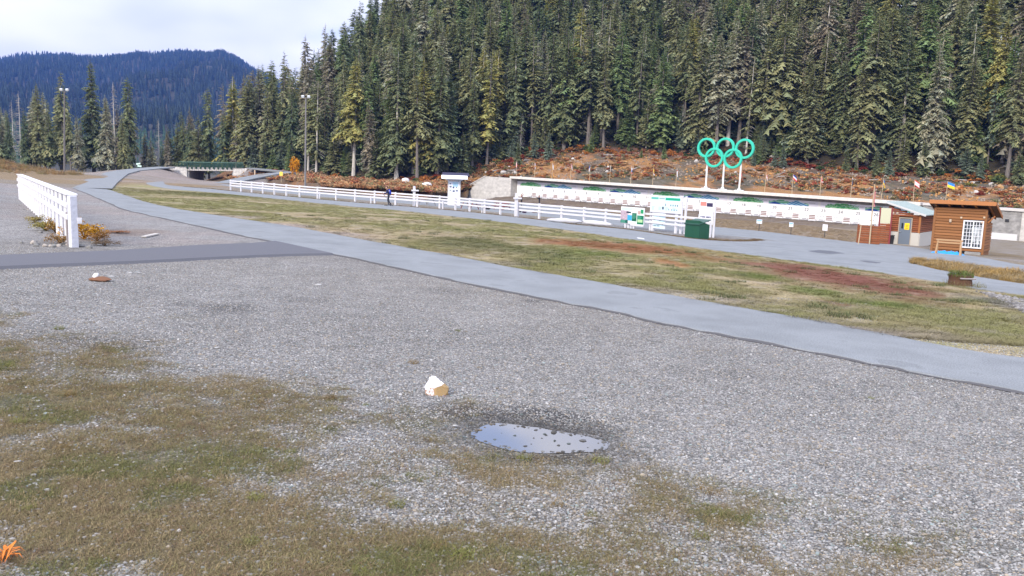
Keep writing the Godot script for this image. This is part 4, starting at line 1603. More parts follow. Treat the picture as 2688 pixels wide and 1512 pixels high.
func build_boards() -> void:
	var white: Material = M["white fence paint"]
	var d2: Vector2 = (Vector2(12.349,-50.264) - Vector2(4.821,-61.911)).normalized()
	var turn := -d2.angle()
	var B := Basis(Vector3.UP, turn)
	var o := thing("map_board", "tall white board with two pale blue trail maps on double posts", "sign", Vector3(10.283,-1.265,-54.311), turn)
	var wide := 2.95
	for x in [-wide / 2, wide / 2]:
		for z in [0.0, -0.28]:
			part("post", bbox(Vector3(0.14, 2.55, 0.12), 0.012), white, o, Vector3(x + (0.1 if z < 0 else 0.0), 1.2, z))
	var up := part("upper_panel", bbox(Vector3(wide, 1.16, 0.05), 0.01), white, o, Vector3(0, 1.87, 0.085))
	print_face("map_print", up, wide - 0.16, 1.0, Vector3(0, 0, 0.028), "map")
	var lo := part("lower_panel", bbox(Vector3(1.34, 1.06, 0.05), 0.01), white, o, Vector3(-0.58, 0.72, 0.085))
	print_face("map_print", lo, 1.26, 1.0, Vector3(0, 0, 0.028), "map2")
	part("crossbar", bbox(Vector3(wide, 0.1, 0.06), 0.01), mat("grey board edge", lin(0.2, 0.2, 0.24), 0.7), o, Vector3(0, 1.26, 0.06))
	var p := thing("poster_panel", "low green and photographic poster panel at the fence, left of the trail maps", "sign", Vector3(8.46,-1.248,-56.798), turn)
	var pan := part("panel", bbox(Vector3(2.5, 1.2, 0.05), 0.01), white, p, Vector3(0, 0.92, 0.1))
	print_face("poster_print", pan, 2.46, 1.16, Vector3(0, 0, 0.028), "poster")
	part("lower_ledge", bbox(Vector3(1.35, 0.14, 0.07), 0.01), white, p, Vector3(0.55, 0.27, 0.12))
	for x in [-0.75, -0.12, 0.14]:
		part("leg", bbox(Vector3(0.13 if x < -0.2 else 0.09, 0.42, 0.1), 0.012), white, p, Vector3(x, 0.17, 0.06))
	var n := thing("notice_board", "white notice board with a red and a dark header beside the green bin", "sign", Vector3(12.161,-1.264,-50.692), turn)
	for x in [-0.62, 0.62]:
		part("post", bbox(Vector3(0.1, 2.35, 0.1), 0.012), white, n, Vector3(x, 1.1, -0.1))
	var nb := part("panel", bbox(Vector3(1.2, 1.5, 0.05), 0.01), white, n, Vector3(0, 1.52, 0.0))
	print_face("notice_print", nb, 1.12, 1.44, Vector3(0, 0, 0.028), "notice")
	# bin
	var bin := thing("garbage_bin", "dark green steel bin with a sloping lid standing at the fence end", "bin", Vector3(10.861,-1.166,-47.422) + Vector3(0, 0, 0.15), turn)
	var gm := mat("bin green", lin(0.016, 0.075, 0.045), 0.42)
	var side := PackedVector2Array([Vector2(-0.42, 0.03), Vector2(0.42, 0.03), Vector2(0.42, 0.84), Vector2(-0.42, 1.08)])
	part("body", prism(side, 1.16), gm, bin, Vector3.ZERO, Basis(Vector3(0, 0, 1), Vector3(0, 1, 0), Vector3(-1, 0, 0)) * Basis(Vector3.UP, PI))
	var lid := part("lid", bbox(Vector3(1.26, 0.05, 0.98), 0.012), mat("bin lid", lin(0.03, 0.085, 0.065), 0.45), bin, Vector3(0, 1.0, 0.02), Basis(Vector3.RIGHT, 0.277))
	for x in [-0.1, 0.12]:
		part("handle", bbox(Vector3(0.12, 0.06, 0.1), 0.012), mat("black plastic", Color.WHITE), lid, Vector3(x, 0.05, 0.05))
	part("latch", bbox(Vector3(0.06, 0.09, 0.03), 0.01), gm, bin, Vector3(0, 0.48, 0.43))
	part("lid_lip", bbox(Vector3(1.22, 0.07, 0.03), 0.01), M["bin lid"], bin, Vector3(0, 0.84, 0.46))
	for x in [-0.5, 0.5]:
		part("skid", bbox(Vector3(0.1, 0.06, 0.84), 0.01), gm, bin, Vector3(x, 0.02, 0))
	# kiosk with notices
	var k := thing("notice_kiosk", "white roofed kiosk covered with notices at the foot of the wing wall", "kiosk", Vector3(-7.113,-1.356,-92.927), 0.1)
	part("notice_wall", bbox(Vector3(1.3, 2.9, 0.12), 0.02), white, k, Vector3(0, 1.42, 0))
	print_face("notice_print", k, 1.2, 1.5, Vector3(0, 2.0, 0.064), "kiosk")
	for x in [-0.68, 0.68]:
		part("post", bbox(Vector3(0.11, 3.1, 0.13), 0.012), white, k, Vector3(x, 1.5, 0))
	part("front_roof", bbox(Vector3(3.0, 0.06, 0.95), 0.01), mat("pale metal roof", lin(0.80, 0.80, 0.82), 0.4), k, Vector3(0.0, 3.28, 0.55), Basis(Vector3.RIGHT, 0.42))
	part("back_roof", bbox(Vector3(3.1, 0.07, 1.15), 0.01), mat("dark navy roof", lin(0.02, 0.018, 0.05), 0.6), k, Vector3(0.15, 3.62, -0.5), Basis(Vector3.RIGHT, 0.30))
	part("roof_beam", bbox(Vector3(1.9, 0.16, 0.16), 0.012), white, k, Vector3(0, 3.0, 0.1))
	# lane signs on the range floor
	var lane := [[Vector3(19.768,-2.099,-84.981), "left end"], [Vector3(22.605,-1.997,-73.587), "second from left"], [Vector3(23.721,-1.943,-68.278), "third from left"], [Vector3(25.365,-1.941,-65.033), "right end"]]
	var ws := [0.42, 0.62, 0.42, 0.46]
	for i in 4:
		var s := thing("lane_sign", "small %s lane sign in the range grass, %s of four" % ["plain white" if i == 3 else "wide blue-white" if i == 1 else "blue-white", lane[i][1]], "sign", lane[i][0], turn, "small lane signs along the asphalt edge")
		part("stake_leg", bbox(Vector3(0.05, 0.75, 0.04), 0.006), mat("dark steel", Color.WHITE), s, Vector3(0, 0.34, 0))
		var pl := part("plate", bbox(Vector3(ws[i], 0.38 if i != 3 else 0.5, 0.025), 0.006), M["target white"], s, Vector3(0, 0.86, 0.03))
		if i != 3:
			print_face("sign_print", pl, ws[i] - 0.06, 0.32, Vector3(0, 0, 0.015), "small")
	# small signs by the bridge
	var ys := thing("yellow_sign", "small yellow sign on a short post left of the long white fence's far brush", "sign", Vector3(-44.228,-0.127,-151.116))
	part("plate", bbox(Vector3(0.62, 0.75, 0.04), 0.01), mat("yellow sign", lin(0.85, 0.58, 0.10), 0.6), ys, Vector3(0, 1.55, 0))
	part("post", bbox(Vector3(0.07, 1.3, 0.07)), M["pole wood"], ys, Vector3(0, 0.6, -0.05))
	var wp_ := thing("white_post", "pale marker stub beside the ramp right of the bridge", "post", Vector3(-54.158,1.041,-166.416))
	part("stub_post", bbox(Vector3(0.22, 1.0, 0.2), 0.02), mat("pale wood", Color.WHITE), wp_, Vector3(0, 0.4, 0))
	var gs := thing("trail_sign", "small pale green trail sign where the ramp meets the trees", "sign", Vector3(-83.427,1.178,-177.537))
	part("post", bbox(Vector3(0.09, 1.6, 0.09)), mat("rail cap green", Color.WHITE), gs, Vector3(0, 0.6, 0))
	for q in [[0.15, 0.75, -0.1], [-0.1, 1.25, 0.15]]:
		part("arrow_plate", bbox(Vector3(0.9, 0.34, 0.05), 0.01), mat("pale green sign", lin(0.55, 0.74, 0.66), 0.5), gs, Vector3(q[0], q[1], 0.07), Basis(Vector3(0, 0, 1), q[2]))
	# low white timbers behind the fence
	var c: Array[Vector3] = [Vector3(2.21,-1.062,-57.863), Vector3(4.745,-1.153,-58.363), Vector3(6.853,-1.195,-56.796)]
	var words := ["left length of low white covered timber behind the fence posts", "right length of low white covered timber ending before the poster panel"]
	for i in 2:
		var q := thing("white_timber", words[i], "kerb", (c[i] + c[i + 1]) / 2 + Vector3(0.2, 0, -0.4), 0.0, "white timbers behind the fence")
		var dd := c[i + 1] - c[i]
		var roll := lump(rng, Vector3(dd.length() / 2, 0.17, 0.15), 0.22, 28, 0.0, 40 + i)
		part("timber", roll, mat("old white cover", lin(0.52, 0.52, 0.55), 0.85), q, Vector3(0, 0.16, 0), Basis(dd.normalized(), Vector3.UP, dd.normalized().cross(Vector3.UP)))
	# picnic tables on the range side of the fence
	var tabs := [[Vector3(-9.518,-1.169,-86.565), "grey", "grey picnic table behind the fence, left of the red one"], [Vector3(-4.602,-1.245,-81.592), "red", "dark red picnic table behind the fence posts below the kiosk"], [Vector3(-1.38,-1.447,-87.256), "red", "red bench table behind the taller cross-arm post by the archers' wall end"]]
	tabs[2][2] = "faded red picnic table behind the nearer tall cross-arm post"
	for q in tabs:
		var m := mat("picnic " + q[1], lin(0.20, 0.035, 0.025) if q[1] == "red" else lin(0.25, 0.24, 0.24), 0.8)
		var t := thing("picnic_table", q[2], "table", q[0], 0.3 + turn, "picnic tables behind the fence")
		for z in [-0.3, -0.1, 0.1, 0.3]:
			part("top_plank", bbox(Vector3(1.8, 0.04, 0.18), 0.006), m, t, Vector3(0, 0.75, z))
		for z in [-0.72, 0.72]:
			part("bench_plank", bbox(Vector3(1.8, 0.04, 0.24), 0.006), m, t, Vector3(0, 0.45, z))
		for x in [-0.65, 0.65]:
			for s in [-1.0, 1.0]:
				beam_between("leg", Vector3(x, 0, s * 0.65), Vector3(x, 0.74, s * 0.2), 0.09, 0.04, m, t)
			part("cross_brace", bbox(Vector3(0.05, 0.09, 1.5)), m, t, Vector3(x + 0.05, 0.41, 0))
	# bags and jackets on the ground by the fence
	var bags := [[Vector3(-2.97,-1.357,-85.061), "black duffel bag on the ground right of the red picnic table", 0.8, Color(0.015, 0.015, 0.02)], [Vector3(0.396,-1.427,-82.725), "black kit bag on the ground below the person with raised arm", 0.75, Color(0.012, 0.012, 0.018)], [Vector3(0.963,-1.405,-80.33), "small dark pack lying beside the black kit bag", 0.45, Color(0.05, 0.03, 0.06)],
		[Vector3(2.135,-1.511,-84.285), "dark red pack at the feet of the aiming shooter's fence bay", 0.6, Color(0.12, 0.03, 0.03)], [Vector3(2.653,-1.524,-84.083), "pale straw-coloured mat bundle right of the dark red pack", 0.5, Color(0.36, 0.28, 0.12)]]
	for q in bags:
		var t := thing("bag", q[1], "bag", q[0], 0.2)
		var w: float = q[2]
		part("bag_body", lump(rng, Vector3(w * 0.5, w * 0.25, w * 0.3), 0.25, 12), mat("bag %s" % q[1].left(14), lin(q[3].r, q[3].g, q[3].b), 0.7), t, Vector3(0, w * 0.2, 0))
		part("strap", tube_mesh([Vector3(-w * 0.25, w * 0.38, 0.05), Vector3(0, w * 0.55, 0.08), Vector3(w * 0.25, w * 0.38, 0.05)], [0.02, 0.02, 0.02], 5), mat("strap", lin(0.1, 0.1, 0.11), 0.8), t)


# an uneven closed lump: bags, boulders, stones
func lump(r: RandomNumberGenerator, s: Vector3, rough: float, seg: int, angular := 0.0, sd := -1) -> ArrayMesh:
	var n := FastNoiseLite.new()
	n.seed = r.randi() % 9999 if sd < 0 else sd
	n.frequency = 0.9
	var v := PackedVector3Array()
	var idx := PackedInt32Array()
	var nr := PackedVector3Array()
	var planes := []
	for k in 9:
		planes.append([Vector3(r.randf_range(-1, 1), r.randf_range(-0.6, 1), r.randf_range(-1, 1)).normalized(), r.randf_range(0.6, 0.85)])
	var rows := seg / 2 + 1
	for j in rows + 1:
		for i in seg + 1:
			var a := TAU * (i % seg) / seg
			var b := PI * j / rows
			var d := Vector3(sin(b) * cos(a), cos(b), sin(b) * sin(a))
			var q := 1.0 + rough * n.get_noise_3dv(d * 1.4) * 1.6
			if angular > 0:
				for p in planes:
					var t: float = d.dot(p[0]) * q
					if t > p[1]:
						q = lerpf(q, q * p[1] / t, angular)
			v.append(d * q * s)
	var w := seg + 1
	for j in rows:
		for i in seg:
			idx.append_array(PackedInt32Array([j * w + i, j * w + i + 1, (j + 1) * w + i, j * w + i + 1, (j + 1) * w + i + 1, (j + 1) * w + i]))
	if angular > 0:
		var f := PackedVector3Array()
		for k in idx:
			f.append(v[k])
		return raw(f)
	nr = grid_normals(v, w, rows + 1)
	for k in nr.size():
		nr[k] = (v[k] / s / s).normalized()
	return raw(v, PackedColorArray(), nr, idx)


# ---------- people ----------
# one continuous skin round a skeleton: tapered capsules joined with a smooth minimum, meshed as surface nets
func body_mesh(bones: Array, cell: float, blend: float) -> ArrayMesh:
	var lo := Vector3(99, 99, 99)
	var hi := -lo
	for b in bones:
		for e in [[b[0], b[2]], [b[1], b[3]]]:
			lo = lo.min(e[0] - Vector3.ONE * (e[1] + 0.06))
			hi = hi.max(e[0] + Vector3.ONE * (e[1] + 0.06))
	var nx := int((hi.x - lo.x) / cell) + 2
	var ny := int((hi.y - lo.y) / cell) + 2
	var nzz := int((hi.z - lo.z) / cell) + 2
	var f := PackedFloat32Array()
	f.resize(nx * ny * nzz)
	f.fill(9.0)
	var own := PackedInt32Array()
	own.resize(f.size())
	var best := PackedFloat32Array()
	best.resize(f.size())
	best.fill(9.0)
	for bi in bones.size():
		var b: Array = bones[bi]
		var A: Vector3 = b[0]
		var Bv: Vector3 = b[1]
		var ra: float = b[2]
		var rb: float = b[3]
		var m := maxf(ra, rb) + blend + 2 * cell
		var l0 := ((A.min(Bv) - Vector3.ONE * m - lo) / cell).floor()
		var l1 := ((A.max(Bv) + Vector3.ONE * m - lo) / cell).ceil()
		var ab := Bv - A
		var inv := 1.0 / maxf(ab.length_squared(), 1e-9)
		for k in range(maxi(0, int(l0.z)), mini(nzz, int(l1.z) + 1)):
			for j in range(maxi(0, int(l0.y)), mini(ny, int(l1.y) + 1)):
				for i in range(maxi(0, int(l0.x)), mini(nx, int(l1.x) + 1)):
					var p := lo + Vector3(i, j, k) * cell
					var t := clampf((p - A).dot(ab) * inv, 0, 1)
					var d := p.distance_to(A + ab * t) - lerpf(ra, rb, t)
					var at := (k * ny + j) * nx + i
					if d < best[at]:
						best[at] = d
						own[at] = bi
					var o := f[at]
					var h := clampf(0.5 + 0.5 * (o - d) / blend, 0, 1)
					f[at] = lerpf(o, d, h) - blend * h * (1 - h)
	var vid := {}
	var v := PackedVector3Array()
	var c := PackedColorArray()
	var n := PackedVector3Array()
	var idx := PackedInt32Array()
	for k in nzz - 1:
		for j in ny - 1:
			for i in nx - 1:
				var at := (k * ny + j) * nx + i
				var sum := Vector3.ZERO
				var cnt := 0
				var s0 := f[at] < 0
				var mixed := false
				var cor := []
				for q in 8:
					var w := f[at + (q & 1) + ((q >> 1) & 1) * nx + ((q >> 2) & 1) * nx * ny]
					cor.append(w)
					if (w < 0) != s0:
						mixed = true
				if not mixed:
					continue
				for e in [[0, 1], [2, 3], [4, 5], [6, 7], [0, 2], [1, 3], [4, 6], [5, 7], [0, 4], [1, 5], [2, 6], [3, 7]]:
					var a: float = cor[e[0]]
					var b: float = cor[e[1]]
					if (a < 0) != (b < 0):
						var t := a / (a - b)
						var pa := Vector3(e[0] & 1, (e[0] >> 1) & 1, (e[0] >> 2) & 1)
						var pb := Vector3(e[1] & 1, (e[1] >> 1) & 1, (e[1] >> 2) & 1)
						sum += pa.lerp(pb, t)
						cnt += 1
				vid[at] = v.size()
				v.append(lo + (Vector3(i, j, k) + sum / cnt) * cell)
				c.append(bones[own[at]][4])
				n.append(Vector3(cor[1] + cor[3] + cor[5] + cor[7] - cor[0] - cor[2] - cor[4] - cor[6], cor[2] + cor[3] + cor[6] + cor[7] - cor[0] - cor[1] - cor[4] - cor[5], cor[4] + cor[5] + cor[6] + cor[7] - cor[0] - cor[1] - cor[2] - cor[3]).normalized())
	var st := [1, nx, nx * ny]
	for k in range(1, nzz - 1):
		for j in range(1, ny - 1):
			for i in range(1, nx - 1):
				var at := (k * ny + j) * nx + i
				for ax in 3:
					var a := f[at] < 0
					if a == (f[at + st[ax]] < 0):
						continue
					var u: int = st[(ax + 1) % 3]
					var w: int = st[(ax + 2) % 3]
					var q := [vid.get(at, -1), vid.get(at - u, -1), vid.get(at - u - w, -1), vid.get(at - w, -1)]
					if q.has(-1):
						continue
					if a:
						idx.append_array(PackedInt32Array([q[0], q[2], q[1], q[0], q[3], q[2]]))
					else:
						idx.append_array(PackedInt32Array([q[0], q[1], q[2], q[0], q[2], q[3]]))
	return raw(v, c, n, idx)


# bones of a standing figure about 1.76 m tall, facing -x; arms and legs given by their joints
func figure(J: Dictionary, top: Color, legs: Color, skin: Color, hair: Color, shoe: Color) -> Array:
	var b := []
	var hip: Vector3 = J.hip
	var neck: Vector3 = J.neck
	var head: Vector3 = J.head
	var chest := hip.lerp(neck, 0.66)
	for s in [-1.0, 1.0]:
		b.append([hip + Vector3(0, 0, s * 0.075), hip + Vector3(0, 0.12, s * 0.07), 0.105, 0.105, legs])
		b.append([hip + Vector3(0, 0.14, s * 0.06), chest + Vector3(0, 0, s * 0.075), 0.095, 0.115, top])
	for s in ["l", "r"]:
		b.append([chest + Vector3(0, 0.04, 0), J["sh" + s], 0.11, 0.072, top])
		b.append([J["sh" + s], J["el" + s], 0.062, 0.046, top])
		b.append([J["el" + s], J["wr" + s], 0.046, 0.034, top])
		b.append([J["hp" + s], J["kn" + s], 0.095, 0.062, legs])
		b.append([J["kn" + s], J["an" + s], 0.060, 0.042, legs])
		b.append([J["an" + s] + Vector3(0.03, -0.03, 0), J["an" + s] + Vector3(-0.16, -0.055, 0), 0.045, 0.036, shoe])
		# hand: palm, four unequal bent fingers and a thumb from its side
		var w: Vector3 = J["wr" + s]
		var d: Vector3 = (w - J["el" + s]).normalized()
		var side := d.cross(Vector3(0, 0, 1)).normalized()
		var across := d.cross(side)
		b.append([w, w + d * 0.085, 0.030, 0.036, skin])
		for k in 4:
			var q := w + d * 0.095 + across * (k - 1.5) * 0.021
			var l: float = [0.036, 0.042, 0.039, 0.03][k]
			b.append([q, q + d * l + side * 0.012, 0.0095, 0.009, skin])
			b.append([q + d * l + side * 0.012, q + d * l * 1.2 + side * 0.045, 0.009, 0.008, skin])
		b.append([w + d * 0.03 + across * -0.032, w + d * 0.06 + across * -0.055 + side * 0.03, 0.012, 0.009, skin])
	b.append([neck, head + Vector3(0, -0.06, 0), 0.055, 0.052, skin])
	b.append([head + Vector3(0.01, 0.03, 0), head + Vector3(-0.005, -0.02, 0), 0.092, 0.078, skin])
	b.append([head + Vector3(-0.04, -0.07, 0), head + Vector3(-0.05, -0.085, 0), 0.052, 0.045, skin])
	b.append([head + Vector3(-0.095, 0.0, 0), head + Vector3(-0.112, -0.03, 0), 0.012, 0.016, skin])
	b.append([head + Vector3(0.025, 0.05, 0), head + Vector3(0.012, 0.075, 0), 0.096, 0.085, hair])
	for z in [-1.0, 1.0]:
		b.append([head + Vector3(0.01, -0.02, z * 0.088), head + Vector3(0.015, 0.02, z * 0.088), 0.014, 0.017, skin])
	return b


func build_people() -> void:
	var vc := mat("skin and clothes", Color.WHITE, 0.75, true)
	var navy := Color(0.012, 0.020, 0.075)
	var dark := Color(0.012, 0.013, 0.020)
	var skin := Color(0.42, 0.24, 0.17)
	# the roller skier, seen from the side, one arm forward
	var at := Vector3(-11.456,-0.86,-72.232)
	var o := thing("person", "roller skier in dark blue suit with a bright blue pack, poling along the path", "person", at, 0.25)
	var J := {
		"hip": Vector3(0.03, 0.98, 0), "neck": Vector3(-0.10, 1.50, 0), "head": Vector3(-0.16, 1.66, 0),
		"shl": Vector3(-0.08, 1.43, 0.19), "ell": Vector3(-0.20, 1.17, 0.27), "wrl": Vector3(-0.42, 1.10, 0.22),
		"shr": Vector3(-0.08, 1.43, -0.19), "elr": Vector3(-0.16, 1.18, -0.27), "wrr": Vector3(-0.38, 1.14, -0.22),
		"hpl": Vector3(0.03, 0.95, 0.10), "knl": Vector3(-0.05, 0.56, 0.12), "anl": Vector3(0.02, 0.16, 0.14),
		"hpr": Vector3(0.03, 0.95, -0.10), "knr": Vector3(0.03, 0.55, -0.13), "anr": Vector3(0.22, 0.18, -0.18)}
	part("body", body_mesh(figure(J, navy, Color(0.020, 0.026, 0.040), skin, dark, Color(0.10, 0.10, 0.11)), 0.017, 0.03), vc, o)
	part("pack", lump(rng, Vector3(0.13, 0.26, 0.17), 0.15, 12, 0.0, 4), mat("bright blue pack", lin(0.015, 0.035, 0.36), 0.6), o, Vector3(0.12, 1.26, 0), Basis(Vector3(0, 0, 1), 0.2))
	part("rifle", tube_mesh([Vector3(0.20, 0.96, 0.03), Vector3(0.16, 1.3, 0.03), Vector3(0.06, 1.74, 0.03)], [0.035, 0.03, 0.014], 6), mat("dark steel", Color.WHITE), o)
	part("bib", lump(rng, Vector3(0.05, 0.1, 0.12), 0.1, 10, 0.0, 3), mat("pale bib", lin(0.6, 0.62, 0.68), 0.7), o, Vector3(0.05, 1.36, 0.06))
	for s in [["l", 0.14], ["r", -0.18]]:
		var an: Vector3 = J["an" + s[0]]
		var sk := part("roller_ski", bbox(Vector3(0.62, 0.03, 0.05), 0.01), mat("dark steel", Color.WHITE), o, Vector3(an.x - 0.06, 0.085, an.z))
		for x in [-0.27, 0.27]:
			part("wheel", tube_mesh([Vector3(0, 0, -0.025), Vector3(0, 0, 0.025)], [0.05, 0.05], 12), mat("wheel rubber", lin(0.03, 0.03, 0.03), 0.8), sk, Vector3(x, -0.034, 0))
		var hand: Vector3 = J["wr" + s[0]] + Vector3(-0.09, -0.02, 0)
		var pole := part("ski_pole", tube_mesh([hand + Vector3(-0.03, 0.06, 0), hand.lerp(Vector3(0.42, 0.02, an.z * 2.0), 0.5), Vector3(0.42, 0.02, an.z * 2.0)], [0.016, 0.011, 0.008], 6), mat("pole grey", lin(0.12, 0.12, 0.13), 0.4), o)
		part("grip", tube_mesh([hand + Vector3(-0.035, 0.09, 0), hand + Vector3(0.02, -0.06, 0)], [0.02, 0.018], 7), mat("black plastic", Color.WHITE), pole)
	# two people at the shooting line
	var a2 := Vector3(3.886,-2.321,-128.298)
	var p2 := thing("person", "person in a black jacket aiming a rifle to the left at the shooting line", "person", a2, -0.1)
	var J2 := {
		"hip": Vector3(0.02, 1.0, 0), "neck": Vector3(0.03, 1.53, 0), "head": Vector3(-0.04, 1.69, 0),
		"shl": Vector3(0.0, 1.45, 0.20), "ell": Vector3(-0.20, 1.28, 0.22), "wrl": Vector3(-0.40, 1.43, 0.14),
		"shr": Vector3(0.02, 1.45, -0.20), "elr": Vector3(-0.14, 1.34, -0.30), "wrr": Vector3(-0.16, 1.47, -0.10),
		"hpl": Vector3(0.02, 0.96, 0.10), "knl": Vector3(0.0, 0.52, 0.14), "anl": Vector3(0.02, 0.09, 0.16),
		"hpr": Vector3(0.02, 0.96, -0.10), "knr": Vector3(0.02, 0.52, -0.14), "anr": Vector3(0.05, 0.09, -0.16)}
	part("body", body_mesh(figure(J2, Color(0.010, 0.010, 0.016), dark, skin, Color(0.02, 0.015, 0.012), dark), 0.02, 0.03), vc, p2)
	var rif := part("rifle", tube_mesh([Vector3(0.02, 1.47, -0.06), Vector3(-0.3, 1.52, 0.0), Vector3(-1.0, 1.58, 0.04)], [0.035, 0.03, 0.016], 6), mat("dark steel", Color.WHITE), p2)
	part("sight", bbox(Vector3(0.1, 0.05, 0.03), 0.006), mat("dark steel", Color.WHITE), rif, Vector3(-0.3, 1.57, 0.0))
	part("cap", lump(rng, Vector3(0.115, 0.07, 0.1), 0.05, 12, 0.0, 5), mat("black cap", lin(0.012, 0.012, 0.014), 0.8), p2, Vector3(-0.035, 1.785, 0))
	var a3 := Vector3(0.92,-2.025,-116.692)
	var p3 := thing("person", "bareheaded person in maroon with one arm curved overhead at the shooting line", "person", a3, 0.1)
	var J3 := J2.duplicate()
	J3.wrl = Vector3(-0.20, 1.18, 0.24)
	J3.ell = Vector3(-0.02, 1.16, 0.28)
	J3.elr = Vector3(0.28, 1.72, -0.20)
	J3.wrr = Vector3(0.16, 1.95, -0.16)
	part("body", body_mesh(figure(J3, Color(0.10, 0.02, 0.03), dark, Color(0.45, 0.20, 0.15), Color(0.10, 0.05, 0.03), dark), 0.02, 0.03), vc, p3)
	part("vest", lump(rng, Vector3(0.13, 0.28, 0.2), 0.05, 12, 0.0, 6), mat("maroon vest", lin(0.05, 0.012, 0.02), 0.8), p3, Vector3(0.02, 1.26, 0))


# ---------- slope, mountain, plants, stones ----------
func setup_hill() -> void:
	hill_toe = [Vector3(-74.164,-1.125,-189.334), Vector3(-70.718,-0.558,-187.393), Vector3(-42.66,0.283,-151.172), Vector3(-31.337,-0.225,-130.915), Vector3(-21.138,-0.245,-125.866), Vector3(-13.34,-0.45,-125.838), Vector3(-13.452,-1.597,-178.166)]
	for s in [-6.0, 0.5, 21.0, 40.5, 61.0, 80.0, 96.0, 114.0]:
		hill_toe.append(wp(s, 3.4, -0.25))
	hill_top = [Vector3(-80.1,-0.791,-213.603), Vector3(-74.101,1.753,-206.886), Vector3(-59.258,1.504,-196.759), Vector3(-48.097,0.94,-189.616), Vector3(-33.57,0.394,-179.448), Vector3(-20.063,0.304,-173.38), Vector3(-11.858,1.823,-179.644), Vector3(-5.829,5.403,-188.209), Vector3(3.974,8.077,-192.613), Vector3(21.67,9.537,-188.775), Vector3(42.086,8.852,-180.607), Vector3(61.665,6.502,-164.135), Vector3(78.701,5.329,-147.825), Vector3(90.942,4.352,-137.598), Vector3(106.727,3.317,-125.345)]


func hill_xz(x: float, z: float) -> Vector3:
	for i in hill_top.size() - 1:
		if x < hill_top[i + 1].x or i == hill_top.size() - 2:
			var f: float = clampf((x - hill_top[i].x) / (hill_top[i + 1].x - hill_top[i].x), 0, 1)
			var d: float = lerpf(hill_top[i].z, hill_top[i + 1].z, f) - z
			return hill(i + f, d)
	return Vector3(x, 0, z)


func build_hill() -> void:
	var nu := 15 * 18
	var rows := [-1.1]
	for i in 30:
		rows.append(-1.0 + i / 29.0)
	for i in 26:
		rows.append(0.7 + pow(i / 25.0, 1.6) * 150.0)
	var v := PackedVector3Array()
	var c := PackedColorArray()
	for r in rows:
		for k in nu:
			var u := k * (hill_toe.size() - 1.002) / (nu - 1)
			var i := int(u)
			var span: float = hill_toe[i].lerp(hill_toe[i + 1], u - i).distance_to(hill_top[i].lerp(hill_top[i + 1], u - i))
			var p := hill(u, r * span if r < 0 else r)
			var n1 := nz.get_noise_2d(p.x * 7, p.z * 7)
			var n2 := nz.get_noise_2d(p.x * 26, p.z * 26 + 50)
			var n3 := nz.get_noise_2d(p.x * 80, p.z * 80)
			if r < -1.0:
				# the foot of the bank runs out onto the flat ground
				p = hill_toe[i].lerp(hill_toe[i + 1], u - i)
				if u < 6.3:
					p.z += 3.0
					p.y = gy(p.x, p.z) - 0.15
				else:
					p.y -= 0.6
			elif r < 0:
				p.y += 0.35 * n2 * sin(PI * (r + 1)) + 0.12 * n3 * sin(PI * (r + 1))
			v.append(p)
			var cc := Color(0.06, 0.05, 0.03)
			if r <= 0.9:
				cc = Color(0.165, 0.125, 0.095).lerp(Color(0.145, 0.125, 0.075), clampf(0.5 + n1, 0, 1))
				var low := nz.get_noise_2d(p.x * 2.6 + 300, p.z * 2.6)
				cc = cc.lerp(Color(0.14, 0.125, 0.07), clampf(-r - 0.35, 0, 0.5))
				cc = cc.lerp(Color(0.50, 0.235, 0.085), clampf(3.2 * low + 1.0 * n2 + 0.25 + 0.5 * (r + 0.45), 0, 0.9))
				cc = cc.lerp(Color(0.30, 0.27, 0.24), clampf(1.5 * n3 - 0.25, 0, 0.8))
				cc = cc.lerp(Color(0.05, 0.04, 0.03), clampf(-1.6 * n3 - 0.3, 0, 0.7))
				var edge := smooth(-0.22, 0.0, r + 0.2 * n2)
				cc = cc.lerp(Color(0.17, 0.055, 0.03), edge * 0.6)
				if u < 7:
					cc = cc.lerp(Color(0.15, 0.085, 0.045), 0.6)
			c.append(Color(cc.r * 0.62 / 0.26, cc.g * 0.62 / 0.26, cc.b * 0.62 / 0.26))
	structure("hillside", raw(v, c, grid_normals(v, nu, rows.size()), grid_index(nu, rows.size())), M["gravel ground"])


